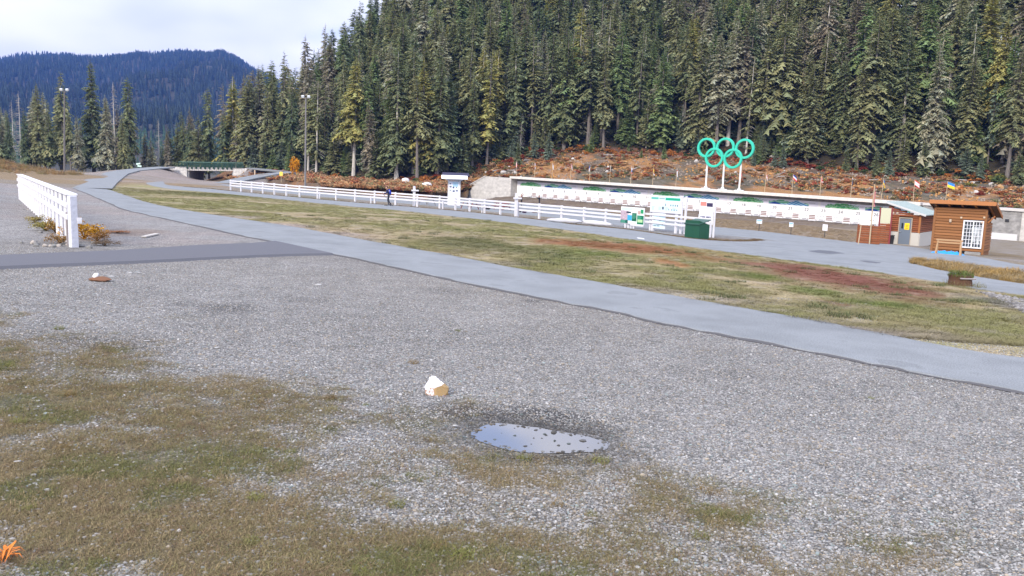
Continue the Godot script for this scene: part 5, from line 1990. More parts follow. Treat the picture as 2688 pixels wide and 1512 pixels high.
func build_mountain() -> void:
	var prof: Array = [Vector3(-1942.282,220.025,-2553.203), Vector3(-1776.105,266.164,-2559.522), Vector3(-1633.535,301.984,-2564.428), Vector3(-1574.18,318.293,-2566.661), Vector3(-1526.671,330.628,-2568.351), Vector3(-1454.925,335.491,-2569.017), Vector3(-1394.941,334.008,-2568.814), Vector3(-1334.832,328.967,-2568.123), Vector3(-1274.974,331.043,-2568.408), Vector3(-1215.326,339.049,-2569.504), Vector3(-1167.733,349.012,-2570.869), Vector3(-1131.734,347.885,-2570.714), Vector3(-1036.213,358.323,-2572.144), Vector3(-964.132,353.697,-2571.51), Vector3(-910.427,360.31,-2572.416), Vector3(-867.856,342.785,-2570.016), Vector3(-818.839,312.421,-2565.857), Vector3(-745.752,279.33,-2561.325), Vector3(-551.902,220.737,-2553.301)]
	var nx := 150
	var nzz := 60
	var v := PackedVector3Array()
	var c := PackedColorArray()
	for j in nzz:
		var z := lerpf(-560.0, -2900.0, pow(float(j) / (nzz - 1), 1.15))
		for i in nx:
			var x := lerpf(-2300.0, 500.0, float(i) / (nx - 1))
			v.append(Vector3(x, mountain_y(prof, x, z), z))
			c.append(Color(0.12, 0.11, 0.07))
	structure("mountain", raw(v, c, grid_normals(v, nx, nzz), grid_index(nx, nzz)), mat("mountain floor", lin(0.35, 0.35, 0.35), 0.95, true))
	var r := RandomNumberGenerator.new()
	r.seed = 31
	var fm := mat("far needles", lin(1, 1, 1), 0.95, true)
	for kind in 3:
		var buf := PackedFloat32Array()
		var n := 0
		while n < 13000:
			var z := -lerpf(600.0, 2620.0, pow(r.randf(), 0.62))
			var x := lerpf(-1.05, 0.02, r.randf()) * -z
			var y := mountain_y(prof, x, z)
			var s := r.randf_range(11.0, 22.0) * (0.75 if z > -800 else 1.0)
			var t := r.randf_range(0.65, 1.35)
			var col := Color(0.052, 0.075, 0.062) * t
			if z > -820:
				col = Color(0.085, 0.150, 0.075) * t
			elif r.randf() < 0.05:
				col = Color(0.16, 0.15, 0.13)
			var w := s * r.randf_range(0.8, 1.25)
			put(buf, Basis(Vector3.UP, r.randf() * TAU).scaled(Vector3(w, s, w)), Vector3(x, y - 0.5, z), col)
			n += 1
		multi("mountain_forest", far_tree(r), fm, buf, n, true, "dense dark conifer forest covering the far mountain and the valley before it")


func mountain_y(prof: Array, x: float, z: float) -> float:
	var sx := x * 2500.0 / maxf(-z, 1200.0)
	var top: float = prof[0].y - (prof[0].x - sx) * 0.25
	for i in prof.size() - 1:
		if sx >= prof[i].x and sx < prof[i + 1].x:
			top = lerpf(prof[i].y, prof[i + 1].y, (sx - prof[i].x) / (prof[i + 1].x - prof[i].x))
	if sx >= prof[-1].x:
		top = maxf(20.0, prof[-1].y - (sx - prof[-1].x) * 0.3)
	top -= 12.0
	var t := clampf((-z - 560.0) / 1940.0, 0, 1)
	var y := lerpf(-6.0, top, pow(t, 1.12))
	var dips := nz.get_noise_2d(x * 0.09, z * 0.06) * 60.0 + nz.get_noise_2d(x * 0.3, z * 0.2) * 22.0
	y += dips * sin(PI * t)
	if z < -2500:
		y -= (-2500 - z) * 0.4
	return y


func leaf_bush(r: RandomNumberGenerator, n: int, leaf: float, twig := true) -> ArrayMesh:
	var v := PackedVector3Array()
	var c := PackedColorArray()
	var cl := []
	for k in 9:
		cl.append(Vector3(r.randf_range(-0.6, 0.6), r.randf_range(0.2, 0.8), r.randf_range(-0.6, 0.6)))
	for i in n:
		var q: Vector3 = cl[r.randi() % 9]
		var d := Vector3(r.randfn(), r.randfn(), r.randfn()).normalized() * pow(r.randf(), 0.4) * r.randf_range(0.2, 0.42)
		var p := q + d * Vector3(1, 0.8, 1)
		p.y = absf(p.y)
		var a := Vector3(r.randfn(), r.randfn() * 0.6, r.randfn()).normalized() * leaf
		var b := a.cross(Vector3(r.randfn(), r.randfn(), r.randfn())).normalized() * leaf * 0.6
		tri(v, p - a, p + b, p + a)
		tri(v, p - a, p - b, p + a * 0.8)
		var t := 0.6 * r.randf_range(0.55, 1.5)
		for k in 6:
			c.append(Color(t, t, t))
	if twig:
		for k in 14:
			var e: Vector3 = cl[k % 9] * r.randf_range(0.8, 1.2)
			tube(v, [Vector3(0, 0, 0), e * 0.5 + Vector3(0, 0.1, 0), e], [0.03, 0.02, 0.006], 3, c, Color(0.35, 0.3, 0.28), false)
	return raw(v, c)


func register(o: Node3D, words: String, where: String) -> void:
	var key := words + "|" + where
	if not counts.has(key):
		counts[key] = []
	counts[key].append(o)


func bank_where(u: float) -> String:
	if u < 3.2:
		return "near the bridge ramp"
	if u < 5.0:
		return "behind the far fence half"
	if u < 6.8:
		return "beside the roofed kiosk"
	if u < 9.6:
		return "on the bank above the left flags"
	if u < 10.7:
		return "on the bank around the rings"
	if u < 11.9:
		return "on the bank right of the rings"
	return "on the bank above the huts"


func wood_where(x: float, d: float) -> String:
	var row := "at the wood's edge" if d < 4 else "in the front rows" if d < 14 else "deeper in the wood" if d < 30 else "high on the slope"
	var at := "by the bridge"
	if x > -62 and x <= -42:
		at = "behind the light pole"
	elif x > -42 and x <= -26:
		at = "behind the skier"
	elif x > -26 and x <= -9:
		at = "behind the kiosk"
	elif x > -9 and x <= 22:
		at = "above the left flags"
	elif x > 22 and x <= 50:
		at = "behind the ring sign"
	elif x > 50 and x <= 68:
		at = "above the right flags"
	elif x > 68:
		at = "above the huts"
	return row + " " + at


func build_forest() -> void:
	make_tones()
	make_protos()
	rng.seed = 4242
	var singles := 0
	# trees that stand out, by where their tips show and how far they stand
	var hero := [
		[Vector3(-8.806,33.189,-195.042), "pole", "yellow", "pale bark"], [Vector3(-5.248,33.146,-194.027), "pole", "yellow", "pale bark"], [Vector3(14.206,43.36,-197.445), "pole", "yellow", "pale bark"], [Vector3(20.789,41.937,-196.24), "pole", "olive", "pale bark"],
		[Vector3(6.528,32.331,-196.944), "dead", "", "bark"], [Vector3(38.702,38.964,-189.777), "pole", "olive", "bark"], [Vector3(48.635,42.144,-187.185), "narrow", "grey", "bark"], [Vector3(54.831,45.095,-187.589), "narrow", "grey", "bark"],
		[Vector3(64.797,46.522,-175.672), "pole", "brown", "pale bark"], [Vector3(68.57,29.984,-171.389), "thin", "grey", "bark"], [Vector3(80.294,24.937,-152.53), "dead", "", "bark"], [Vector3(73.733,18.974,-155.75), "dead", "", "bark"],
		[Vector3(76.561,21.275,-157.075), "thin", "olive", "pale bark"], [Vector3(58.776,22.183,-171.33), "young", "blue", "bark"], [Vector3(61.783,20.325,-168.047), "young", "blue", "bark"], [Vector3(71.63,21.653,-160.154), "young", "blue", "bark"],
		[Vector3(55.421,22.857,-176.469), "young", "blue", "bark"], [Vector3(88.117,31.687,-146.389), "full", "green", "bark"], [Vector3(85.908,23.294,-147.258), "thin", "blue", "bark"], [Vector3(-15.343,37.269,-206.704), "full", "grey", "bark"],
		[Vector3(-19.358,41.432,-214.339), "full", "yellow", "bark"], [Vector3(-36.01,34.704,-203.325), "full", "olive", "bark"], [Vector3(-29.891,34.092,-202.231), "bare", "grey", "bark"], [Vector3(-29.905,21.002,-186.308), "thin", "grey", "pale bark"],
		[Vector3(-15.927,17.992,-180.849), "dead", "", "bark"], [Vector3(-42.008,19.786,-190.179), "thin", "grey", "bark"], [Vector3(-45.23,49.983,-230.65), "narrow", "dark", "bark"], [Vector3(-36.884,48.781,-228.467), "narrow", "dark", "bark"], [Vector3(-33.227,50.856,-233.798), "full", "dark", "bark"],
		[Vector3(-52.6,41.638,-221.433), "thin", "brown", "bark"], [Vector3(-56.748,37.925,-216.887), "narrow", "brown", "bark"], [Vector3(-61.548,33.283,-213.223), "thin", "brown", "bark"], [Vector3(-64.123,30.586,-211.845), "narrow", "dark", "bark"], [Vector3(2.997,41.99,-207.35), "full", "dark", "bark"],
		[Vector3(80.446,44.741,-172.4), "full", "deep", "bark"], [Vector3(90.979,45.414,-167.446), "bare", "grey", "pale bark"], [Vector3(74.809,41.283,-174.955), "bare", "dark", "bark"], [Vector3(82.107,35.986,-166.155), "full", "green", "bark"], [Vector3(30.999,35.748,-192.365), "full", "green", "bark"],
		[Vector3(-1.848,30.952,-196.755), "pole", "grey", "pale bark"], [Vector3(10.915,26.531,-197.159), "dead", "", "pale bark"], [Vector3(17.761,35.541,-196.374), "pole", "olive", "pale bark"], [Vector3(25.594,31.599,-194.825), "dead", "", "pale bark"], [Vector3(29.682,39.875,-193.939), "pole", "dark", "pale bark"], [Vector3(35.067,28.683,-190.388), "dead", "", "bark"], [Vector3(42.953,33.993,-187.078), "pole", "grey", "pale bark"], [Vector3(-10.842,27.78,-195.311), "pole", "dark", "pale bark"], [Vector3(58.879,37.91,-180.549), "pole", "olive", "pale bark"], [Vector3(70.961,34.404,-171.994), "pole", "brown", "pale bark"],
		[Vector3(-20.834,20.069,-184.162), "young", "green", "bark"], [Vector3(-1.401,18.543,-193.037), "young", "dark", "bark"], [Vector3(50.372,15.365,-178.471), "young", "dark", "bark"], [Vector3(67.507,14.959,-163.275), "young", "blue", "bark"], [Vector3(84.019,16.598,-148.359), "young", "green", "bark"],
	]
	for q in hero:
		var p: Vector3 = q[0]
		var b := hill_xz(p.x, p.z)
		place_tree(q[1], q[2] if q[2] else "dark", b, p.y - b.y, wood_where(p.x, 2.0), q[3], 1.0, rng.randf_range(-0.02, 0.02))
		singles += 1
	var left := [
		[Vector3(-119.716,21.976,-201.581), "full", "olive"], [Vector3(-114.923,24.94,-204.006), "narrow", "olive"], [Vector3(-111.392,29.436,-211.687), "full", "dark"], [Vector3(-105.15,23.292,-210.846), "dead", ""], [Vector3(-98.498,24.22,-204.917), "narrow", "dark"], [Vector3(-104.614,19.84,-205.326), "full", "grey"],
		[Vector3(-80.651,23.163,-210.828), "narrow", "dark"], [Vector3(-79.337,24.733,-218.108), "thin", "brown"], [Vector3(-91.572,17.28,-220.116), "narrow", "dark"], [Vector3(-88.512,18.435,-218.255), "full", "brown"], [Vector3(-103.133,15.742,-232.017), "dead", ""], [Vector3(-145.57,19.469,-232.527), "dead", ""], [Vector3(-144.847,22.314,-234.936), "dead", ""],
		[Vector3(-75.55,25.801,-215.227), "narrow", "dark"], [Vector3(-74.174,27.878,-219.548), "full", "brown"], [Vector3(-71.648,28.982,-219.7), "narrow", "brown"], [Vector3(-68.696,30.319,-217.864), "bare", "dark"], [Vector3(-108.871,14.036,-199.485), "full", "grey"], [Vector3(-117.126,14.852,-201.615), "full", "dark"], [Vector3(-123.322,15.578,-201.715), "full", "deep"], [Vector3(-126.407,13.509,-200.422), "full", "deep"], [Vector3(-97.828,15.35,-199.665), "full", "olive"], [Vector3(-110.781,14.901,-199.603), "bare", "olive"],
		[Vector3(-129.683,17.97,-200.023), "full", "dark"], [Vector3(-135.814,19.847,-202.299), "narrow", "deep"], [Vector3(-97.451,10.957,-211.175), "young", "brown"], [Vector3(-93.287,12.85,-215.472), "young", "dark"], [Vector3(-91.22,14.203,-216.666), "full", "olive"], [Vector3(-82.456,15.68,-208.794), "young", "olive"], [Vector3(-94.06,9.383,-206.922), "young", "grey"],
	]
	for q in left:
		var p: Vector3 = q[0]
		var b := on_ground(p.x, p.z)
		place_tree(q[1], q[2] if q[2] else "dark", b, p.y - b.y, "left of the bridge" if p.x < -83 else "behind the bridge", "pale bark" if q[1] == "dead" else "bark", 1.0, 0.0)
		singles += 1
	# the fill of the left wood: a second rank, shorter
	for k in 34:
		var z := -rng.randf_range(203, 232)
		var sx := rng.randf_range(-130, 345) if k < 24 else rng.randf_range(350, 640)
		var x: float = (sx - 1344.0) / 2087.0 * -z
		var h := rng.randf_range(13, 21) if k < 24 else rng.randf_range(8, 12.5) if sx < 470 else rng.randf_range(12, 20)
		place_tree(["full", "narrow", "bare"][rng.randi() % 3], ["dark", "deep", "olive", "grey", "brown"][rng.randi() % 5], on_ground(x, z), h, ("in the rank behind, left of the bridge" if sx < 350 else "in the rank behind the bridge"))
		singles += 1
	# the wooded slope, rank behind rank; the far ranks are one mass
	var bag := {"dark": 6, "deep": 3, "olive": 7, "grey": 3, "brown": 2, "yellow": 1, "green": 2}
	var pool := []
	for k in bag:
		for i in bag[k]:
			pool.append(k)
	var mass := {}
	var rows := [1.0, 5.0, 9.5, 14.5, 20.0, 26.0, 33.0, 40.0, 48.0, 57.0, 67.0, 78.0, 90.0, 104.0, 120.0]
	for ri in rows.size():
		var d0: float = rows[ri]
		var x := -76.0 + rng.randf() * 4
		while x < 112.0:
			var xx := x + rng.randf_range(-1.4, 1.4)
			x += rng.randf_range(3.3, 5.2) * (1.0 + d0 * 0.004)
			var p := hill_xz(xx, hill_xz(xx, -500.0).z)
			# find the edge at this x, then step back
			var e := edge_at(xx)
			p = hill_xz(xx, e - d0 - rng.randf_range(-1.8, 1.8))
			var kind: String = ["bare", "bare", "pole", "full", "full", "narrow", "narrow", "thin"][rng.randi() % 8]
			var tone: String = pool[rng.randi() % pool.size()]
			var h := rng.randf_range(18, 29)
			if ri == 0:
				if rng.randf() < (0.55 if xx > 35 else 0.3):
					kind = "young"
					tone = "blue" if rng.randf() < 0.6 and xx > 30 else ["dark", "green", "olive"][rng.randi() % 3]
					h = rng.randf_range(5, 13)
				elif rng.randf() < 0.1:
					kind = "dead"
					h = rng.randf_range(9, 17)
			elif rng.randf() < 0.05:
				kind = "dead"
			if xx > -24 and d0 > 60:
				h = rng.randf_range(20, 30)
			if xx < -30:
				h *= 0.92
			if singles < 266:
				place_tree(kind, tone, p, h, wood_where(xx, d0), "pale bark" if rng.randf() < (0.3 if ri < 3 else 0.1) else "bark", rng.randf_range(1.0, 1.35), rng.randf_range(-0.025, 0.025))
				singles += 1
			else:
				if kind == "dead" or kind == "young":
					kind = "full"
				var key := kind + "|" + tone
				if not mass.has(key):
					mass[key] = [PackedFloat32Array(), 0]
				var s: float = h / protos[kind][0][2]
				put(mass[key][0], Basis(Vector3.UP, rng.randf() * TAU).scaled(Vector3(s, s, s) * Vector3(1.25, 1, 1.25)), p)
				mass[key][1] += 1
	for k in 26:
		var u := rng.randf_range(9.2, 13.5) if k < 20 else rng.randf_range(7.2, 9.0)
		var p := hill(u, -rng.randf_range(0.5, 8.0))
		if singles < 322:
			place_tree("young", ["blue", "blue", "dark", "green"][rng.randi() % 4], p, rng.randf_range(2.2, 7.5), "on the open bank " + ("above the left flags" if u < 9.2 else "behind the ring sign" if u < 10.8 else "above the right flags" if u < 12 else "above the huts"))
			singles += 1
	# young firs and saplings that fill the shade between the trunks
	var ub := [PackedFloat32Array(), PackedFloat32Array(), PackedFloat32Array()]
	for k in 620:
		var xx := rng.randf_range(-72, 102)
		var d := rng.randf_range(2.0, 34.0)
		var p := hill_xz(xx, edge_at(xx) - d)
		var s := rng.randf_range(0.18, 0.8)
		put(ub[k % 3], Basis(Vector3.UP, rng.randf() * TAU).scaled(Vector3(s * 1.2, s, s * 1.2)), p)
	var ut := ["dark", "green", "blue"]
	for i in 3:
		multi("understory", combined(protos["young"][i], ut[i], "bark"), null, ub[i], ub[i].size() / 12, false, "%s saplings filling the shade between the trunks" % ["dark green", "fresh green", "blue-green"][i])
	for key in mass:
		var kind: String = key.get_slice("|", 0)
		var tone: String = key.get_slice("|", 1)
		multi("slope_forest", combined(protos[kind][1], tone, "bark"), null, mass[key][0], mass[key][1], false, "upper part of the conifer wood on the slope, %s" % tones[tone][1].replace("conifer", "crowns"))
	label_trees()
	counts.clear()


func edge_at(x: float) -> float:
	for i in hill_top.size() - 1:
		if x < hill_top[i + 1].x or i == hill_top.size() - 2:
			return lerpf(hill_top[i].z, hill_top[i + 1].z, clampf((x - hill_top[i].x) / (hill_top[i + 1].x - hill_top[i].x), 0, 1))
	return -180.0


func build_bank_things() -> void:
	rng.seed = 99
	var bushes := []
	for k in 3:
		bushes.append(leaf_bush(rng, 420, 0.13))
	var tint := {"rust red": Color(0.21, 0.045, 0.022), "orange": Color(0.34, 0.13, 0.03), "yellow-green": Color(0.17, 0.16, 0.035), "dark green": Color(0.055, 0.085, 0.03), "brown": Color(0.30, 0.19, 0.11)}
	var keys := tint.keys()
	var bush := func(key: String, at: Vector3, w: float, h: float, where: String) -> void:
		var c: Color = tint[key]
		var o := thing("bush", "", "bush", at, rng.randf() * TAU, "autumn bushes on the bank")
		o.scale = Vector3(w, h, w)
		part("foliage", bushes[rng.randi() % 3], mat("leaves " + key, lin(c.r / 0.6, c.g / 0.6, c.b / 0.6), 0.9, true), o)
		register(o, key + " bush", where)
	for k in 120:
		var u := rng.randf_range(1.6, 13.6)
		var d := rng.randf_range(-4.5, 1.5)
		var key: String = keys[[0, 0, 1, 1, 1, 2, 3, 3, 4][rng.randi() % 9]]
		bush.call(key, hill(u, d), rng.randf_range(0.8, 1.9), rng.randf_range(0.6, 1.5), bank_where(u).replace("on the bank", "by the wood"))
	for k in 50:
		var u := rng.randf_range(6.6, 13.4)
		var d := rng.randf_range(-24, -5)
		bush.call(keys[[0, 1, 1, 4, 2][rng.randi() % 5]], hill(u, d), rng.randf_range(0.5, 1.1), rng.randf_range(0.35, 0.7), bank_where(u))
	for k in 46:
		var u := rng.randf_range(2.2, 6.5)
		var d := rng.randf_range(-40, -3)
		bush.call(keys[[4, 1, 4, 4, 2, 0][rng.randi() % 6]], hill(u, d), rng.randf_range(0.7, 1.4), rng.randf_range(0.3, 0.7), bank_where(u))
	# boulders and rubble
	var rocks := []
	for k in 5:
		rocks.append(lump(rng, Vector3(0.5, 0.38, 0.45), 0.18, 14, 0.9))
	var stone := mat("pale boulder", lin(0.42, 0.39, 0.36), 0.92)
	var ochre := mat("ochre boulder", lin(0.40, 0.24, 0.11), 0.92)
	for k in 64:
		var u := rng.randf_range(6.3, 13.4)
		var d := rng.randf_range(-26, -0.5)
		var o := thing("boulder", "", "boulder", hill(u, d) + Vector3(0, 0.1, 0), rng.randf() * TAU, "boulders on the bank")
		var s := rng.randf_range(0.45, 1.1) * (1.6 if rng.randf() < 0.12 else 1.0)
		o.scale = Vector3(s, s * rng.randf_range(0.8, 1.1), s)
		var pale := rng.randf() < 0.6
		part("rock", rocks[k % 5], stone if pale else ochre, o)
		register(o, "pale grey boulder" if pale else "ochre boulder", bank_where(u))
	var buf := PackedFloat32Array()
	for k in 9000:
		var u := rng.randf_range(6.2, 13.9)
		var d := -pow(rng.randf(), 0.8) * 27
		var p := hill(u, d)
		if nz.get_noise_2d(p.x * 10, p.z * 10) < rng.randf_range(-0.3, 0.15):
			continue
		var s := rng.randf_range(0.12, 0.5)
		var t := rng.randf_range(0.6, 1.4)
		var col := Color(0.24, 0.195, 0.155) * t
		if nz.get_noise_2d(p.x * 7, p.z * 7) > 0.02:
			col = Color(0.36, 0.19, 0.065) * t
		put(buf, Basis.from_euler(Vector3(rng.randf() * 6, rng.randf() * 6, rng.randf())).scaled(Vector3(s, s, s)), p + Vector3(0, 0.08, 0), col)
	multi("rubble", rocks[0], mat("rubble", Color.WHITE, 0.95, true), buf, buf.size() / 16, true, "broken grey and ochre rubble strewn over the bank behind the wall")
	# undergrowth
	var br := leaf_bush(rng, 90, 0.16)
	buf = PackedFloat32Array()
	for k in 11000:
		var u := rng.randf_range(1.2, 13.9)
		var d := rng.randf_range(-45, 2) if u < 6.3 else rng.randf_range(-27, 2.5)
		var p := hill(u, d)
		var q := nz.get_noise_2d(p.x * 9 + 30, p.z * 9)
		if u < 6.3 and k % 5 == 0:
			d = -hill_toe[int(u)].distance_to(hill_top[int(u)]) * rng.randf_range(0.9, 1.0)
			p = hill(u, d) + Vector3(0, -0.1, rng.randf() * 1.5)
		if u > 6.3 and d < -2.5 and nz.get_noise_2d(p.x * 5 + 30, p.z * 5) < -0.08 + rng.randf() * 0.2:
			continue
		var w := rng.randf_range(0.35, 0.9) * (1.3 if u < 6.3 else 1.0)
		var c: Color = [Color(0.36, 0.14, 0.045), Color(0.27, 0.16, 0.075), Color(0.30, 0.085, 0.045), Color(0.15, 0.145, 0.06), Color(0.42, 0.26, 0.13)][rng.randi() % 5]
		if d > -1.5 and rng.randf() < 0.5:
			c = Color(0.05, 0.07, 0.028)
		if u < 6.3:
			c = c.lerp(Color(0.42, 0.29, 0.17), 0.55 * rng.randf())
		c = c * rng.randf_range(0.9, 1.9)
		put(buf, Basis(Vector3.UP, rng.randf() * TAU).scaled(Vector3(w, w * rng.randf_range(0.35, 0.9), w)), p, c)
	multi("undergrowth", br, mat("brush leaves", Color.WHITE, 0.9, true), buf, buf.size() / 16, true, "rust, orange and olive undergrowth along the foot of the wood and over the bank")
	# forest floor saplings and ferns under the trees
	# logs and a stump
	for k in 16:
		var u := rng.randf_range(6.6, 13.2)
		var d := rng.randf_range(-20, -1.0)
		var p := hill(u, d)
		var a := rng.randf() * TAU
		var l := rng.randf_range(1.8, 4.5)
		var q := hill(u, d + 0.3)
		var o := thing("log", "", "log", p + Vector3(0, 0.2, 0), 0, "grey logs on the bank")
		var e := Vector3(cos(a) * l, rng.randf_range(0.0, 0.5) * l * 0.5, sin(a) * l * 0.6 - 0.4)
		part("log_stem", tube_mesh([-e * 0.3, e * 0.2 + Vector3(0, 0.08, 0), e * 0.7], [0.14, 0.12, 0.06], 7), M["dead wood"], o)
		register(o, "bleached grey log", bank_where(u))
	label_trees()
	counts.clear()
	var st := thing("stump", "big weathered grey stump among orange brush right of the ring sign", "stump", hill_xz(Vector3(55.111,5.934,-174.151).x, Vector3(54.471,5.887,-172.126).z))
	var sv := PackedVector3Array()
	tube(sv, [Vector3(0, -0.2, 0), Vector3(0, 0.3, 0), Vector3(0.05, 1.5, 0)], [0.95, 0.55, 0.4], 10)
	for k in 6:
		var a := k * 1.05
		tube(sv, [Vector3(cos(a) * 0.3, 0.4, sin(a) * 0.3), Vector3(cos(a) * 1.2, -0.1, sin(a) * 1.2)], [0.22, 0.08], 6)
	part("stump_wood", raw(sv), mat("bleached wood", lin(0.42, 0.40, 0.37), 0.95), st)
	# the yellow aspen by the light pole and the white boulders
	var as_ := thing("aspen", "small golden-orange aspen beside the right ramp of the bridge", "tree", Vector3(-42.456,1.082,-153.3))
	part("trunk", tube_mesh([Vector3(0, -0.3, 0), Vector3(0.1, 3.8, 0)], [0.06, 0.02], 6), M["bark"], as_)
	part("crown", leaf_bush(rng, 900, 0.07, false), mat("aspen leaves", lin(0.55 / 0.6, 0.24 / 0.6, 0.02), 0.9, true), as_, Vector3(0.05, 0.2, 0), Basis().scaled(Vector3(1.25, 3.4, 1.25)))
	for q in [[Vector3(-20.157,0.611,-141.123), 1.5, "large white boulder in rusty brush behind the skier's fence"], [Vector3(-25.077,1.32,-151.314), 1.2, "pale greenish standing boulder in brush left of the white one"]]:
		var o := thing("boulder", q[2], "boulder", hill_xz(q[0].x, q[0].z) + Vector3(0, 0.3, 0), 0.4)
		o.position.y = q[0].y - 0.3
		o.scale = Vector3(q[1] * 1.3, q[1] * 1.3, q[1])
		part("rock", rocks[1], mat("white boulder", lin(0.70, 0.69, 0.68), 0.9), o)


# ---------- near ground cover ----------
func tuft(r: RandomNumberGenerator, blades: int, h: float, spread: float, lean: float, wide := 0.04) -> ArrayMesh:
	var v := PackedVector3Array()
	var c := PackedColorArray()
	for k in blades:
		var a := r.randf() * TAU
		var q := sqrt(r.randf()) * spread
		var p := Vector3(cos(a) * q, 0, sin(a) * q)
		var b := r.randf() * TAU
		var d := Vector3(cos(b), 0, sin(b))
		var s := Vector3(-sin(b), 0, cos(b)) * wide * h * r.randf_range(0.7, 1.5)
		var l := h * r.randf_range(0.5, 1.1)
		var mid := p + Vector3(0, l * 0.6, 0) + d * l * lean * 0.35
		var tip := p + Vector3(0, l * r.randf_range(0.75, 1.0), 0) + d * l * lean
		var t := 0.6 * r.randf_range(0.7, 1.35)
		tri(v, p - s, p + s, mid)
		tri(v, mid - s * 0.7, mid + s * 0.7, tip)
		for i in 6:
			c.append(Color(t, t, t))
	return raw(v, c)


func build_ground_cover() -> void:
	rng.seed = 1234
	var straw := mat("grass blades", lin(1, 1, 1), 0.9, true)
	straw.backlight_enabled = true
	straw.backlight = Color(0.2, 0.2, 0.15)
	# moss and short dry grass on the gravel near the camera
	var shapes := [tuft(rng, 22, 0.022, 0.05, 1.2), tuft(rng, 26, 0.018, 0.06, 1.6), tuft(rng, 18, 0.03, 0.04, 1.0)]
	var bufs := [PackedFloat32Array(), PackedFloat32Array(), PackedFloat32Array()]
	for k in 190000:
		var z := -3.0 - 11.5 * pow(rng.randf(), 1.25)
		var x := rng.randf_range(-0.72, 0.72) * -z - 0.5
		var m := moss_amount(x, z)
		var n3 := nz.get_noise_2d(x * 60, z * 60 + 200)
		if rng.randf() > m * (1.0 + 0.9 * n3):
			continue
		if puddle_side(Vector2(x, z)) < 0.03:
			continue
		var c: Color = Color(0.35, 0.265, 0.14) if rng.randf() < 0.5 + 0.6 * nz.get_noise_2d(x * 20, z * 24 + 70) else Color(0.27, 0.235, 0.10) if rng.randf() < 0.7 else Color(0.24, 0.15, 0.09)
		var g := nz.get_noise_2d(x * 30 + 9, z * 30)
		if g > 0.30 and rng.randf() < 0.6:
			c = Color(0.185, 0.19, 0.06)
		c *= rng.randf_range(0.7, 1.3)
		var s := rng.randf_range(0.7, 1.4)
		put(bufs[k % 3], Basis(Vector3.UP, rng.randf() * TAU).scaled(Vector3(s, s * rng.randf_range(0.6, 1.1), s)), on_ground(x, z, -0.002), c)
	for i in 3:
		multi("dry_grass", shapes[i], straw, bufs[i], bufs[i].size() / 16, true, "short dry grass and moss on the gravel in the foreground")
	# brighter tufts that stand out singly
	var tf := tuft(rng, 110, 0.06, 0.07, 0.9, 0.03)
	var tb := PackedFloat32Array()
	for k in 190:
		var z := -3.2 - 10.0 * rng.randf()
		var x := rng.randf_range(-0.7, 0.7) * -z
		if rng.randf() > 0.04 + moss_amount(x, z) or puddle_side(Vector2(x, z)) < 0.1:
			continue
		var s := rng.randf_range(0.4, 1.0)
		put(tb, Basis(Vector3.UP, rng.randf() * TAU).scaled(Vector3(s, s * 0.8, s)), on_ground(x, z), (Color(0.24, 0.25, 0.055) if rng.randf() < 0.6 else Color(0.30, 0.20, 0.07)) * rng.randf_range(0.8, 1.2))
	multi("green_tufts", tf, straw, tb, tb.size() / 16, true, "small bright green tufts dotted over the mossy gravel")
	# gravel stones
	var gm := mat("gravel stones", Color.WHITE, 0.9, true)
	var st := []
	for k in 4:
		st.append(lump(rng, Vector3(0.5, 0.32, 0.42), 0.25, 6, 0.9))
	var gb := [PackedFloat32Array(), PackedFloat32Array(), PackedFloat32Array(), PackedFloat32Array()]
	for k in 260000:
		var z := -2.9 - 15.0 * pow(rng.randf(), 1.5)
		var x := rng.randf_range(-0.74, 0.74) * -z
		var p := Vector2(x, z)
		var m := moss_amount(x, z)
		if rng.randf() < m * 0.86:
			continue
		var pd := puddle_side(p)
		if pd < 0.0 and rng.randf() > (0.6 if pd > -0.04 else 0.03):
			continue
		if Geometry2D.is_point_in_polygon(p, near_main) and (rng.randf() > 0.35 or not edge_near(p)):
			continue
		var s := rng.randf_range(0.009, 0.023) * (1.6 if rng.randf() < 0.05 else 1.0)
		if pd < 0.0:
			s *= 1.9
		var t := rng.randf_range(0.55, 1.35)
		var c := Color(0.252, 0.246, 0.240) * t
		var q := rng.randf()
		if q < 0.03:
			c = Color(0.44, 0.43, 0.42)
		elif q < 0.2:
			c = Color(0.25, 0.215, 0.17) * t
		elif q < 0.26:
			c = Color(0.20, 0.235, 0.235) * t
		if pd < 0.5:
			c *= lerpf(0.34, 1.0, clampf(pd / 0.5 + 0.5 * nz.get_noise_2d(x * 90, z * 90), 0, 1))
		put(gb[k % 4], Basis.from_euler(Vector3(rng.randf_range(-0.4, 0.4), rng.randf() * TAU, rng.randf_range(-0.4, 0.4))).scaled(Vector3(s, s, s) * Vector3(rng.randf_range(0.8, 1.5), rng.randf_range(0.7, 1.1), 1.0)), on_ground(x, z, s * 0.12), c)
	for i in 4:
		multi("gravel", st[i], gm, gb[i], gb[i].size() / 16, true, "loose grey gravel stones of the parking ground")
	# grass of the strip between the two paths: tussocks, thicker where it is green
	var tus := [tuft(rng, 64, 0.10, 0.16, 1.1), tuft(rng, 56, 0.07, 0.2, 1.5)]
	var sb := [PackedFloat32Array(), PackedFloat32Array()]
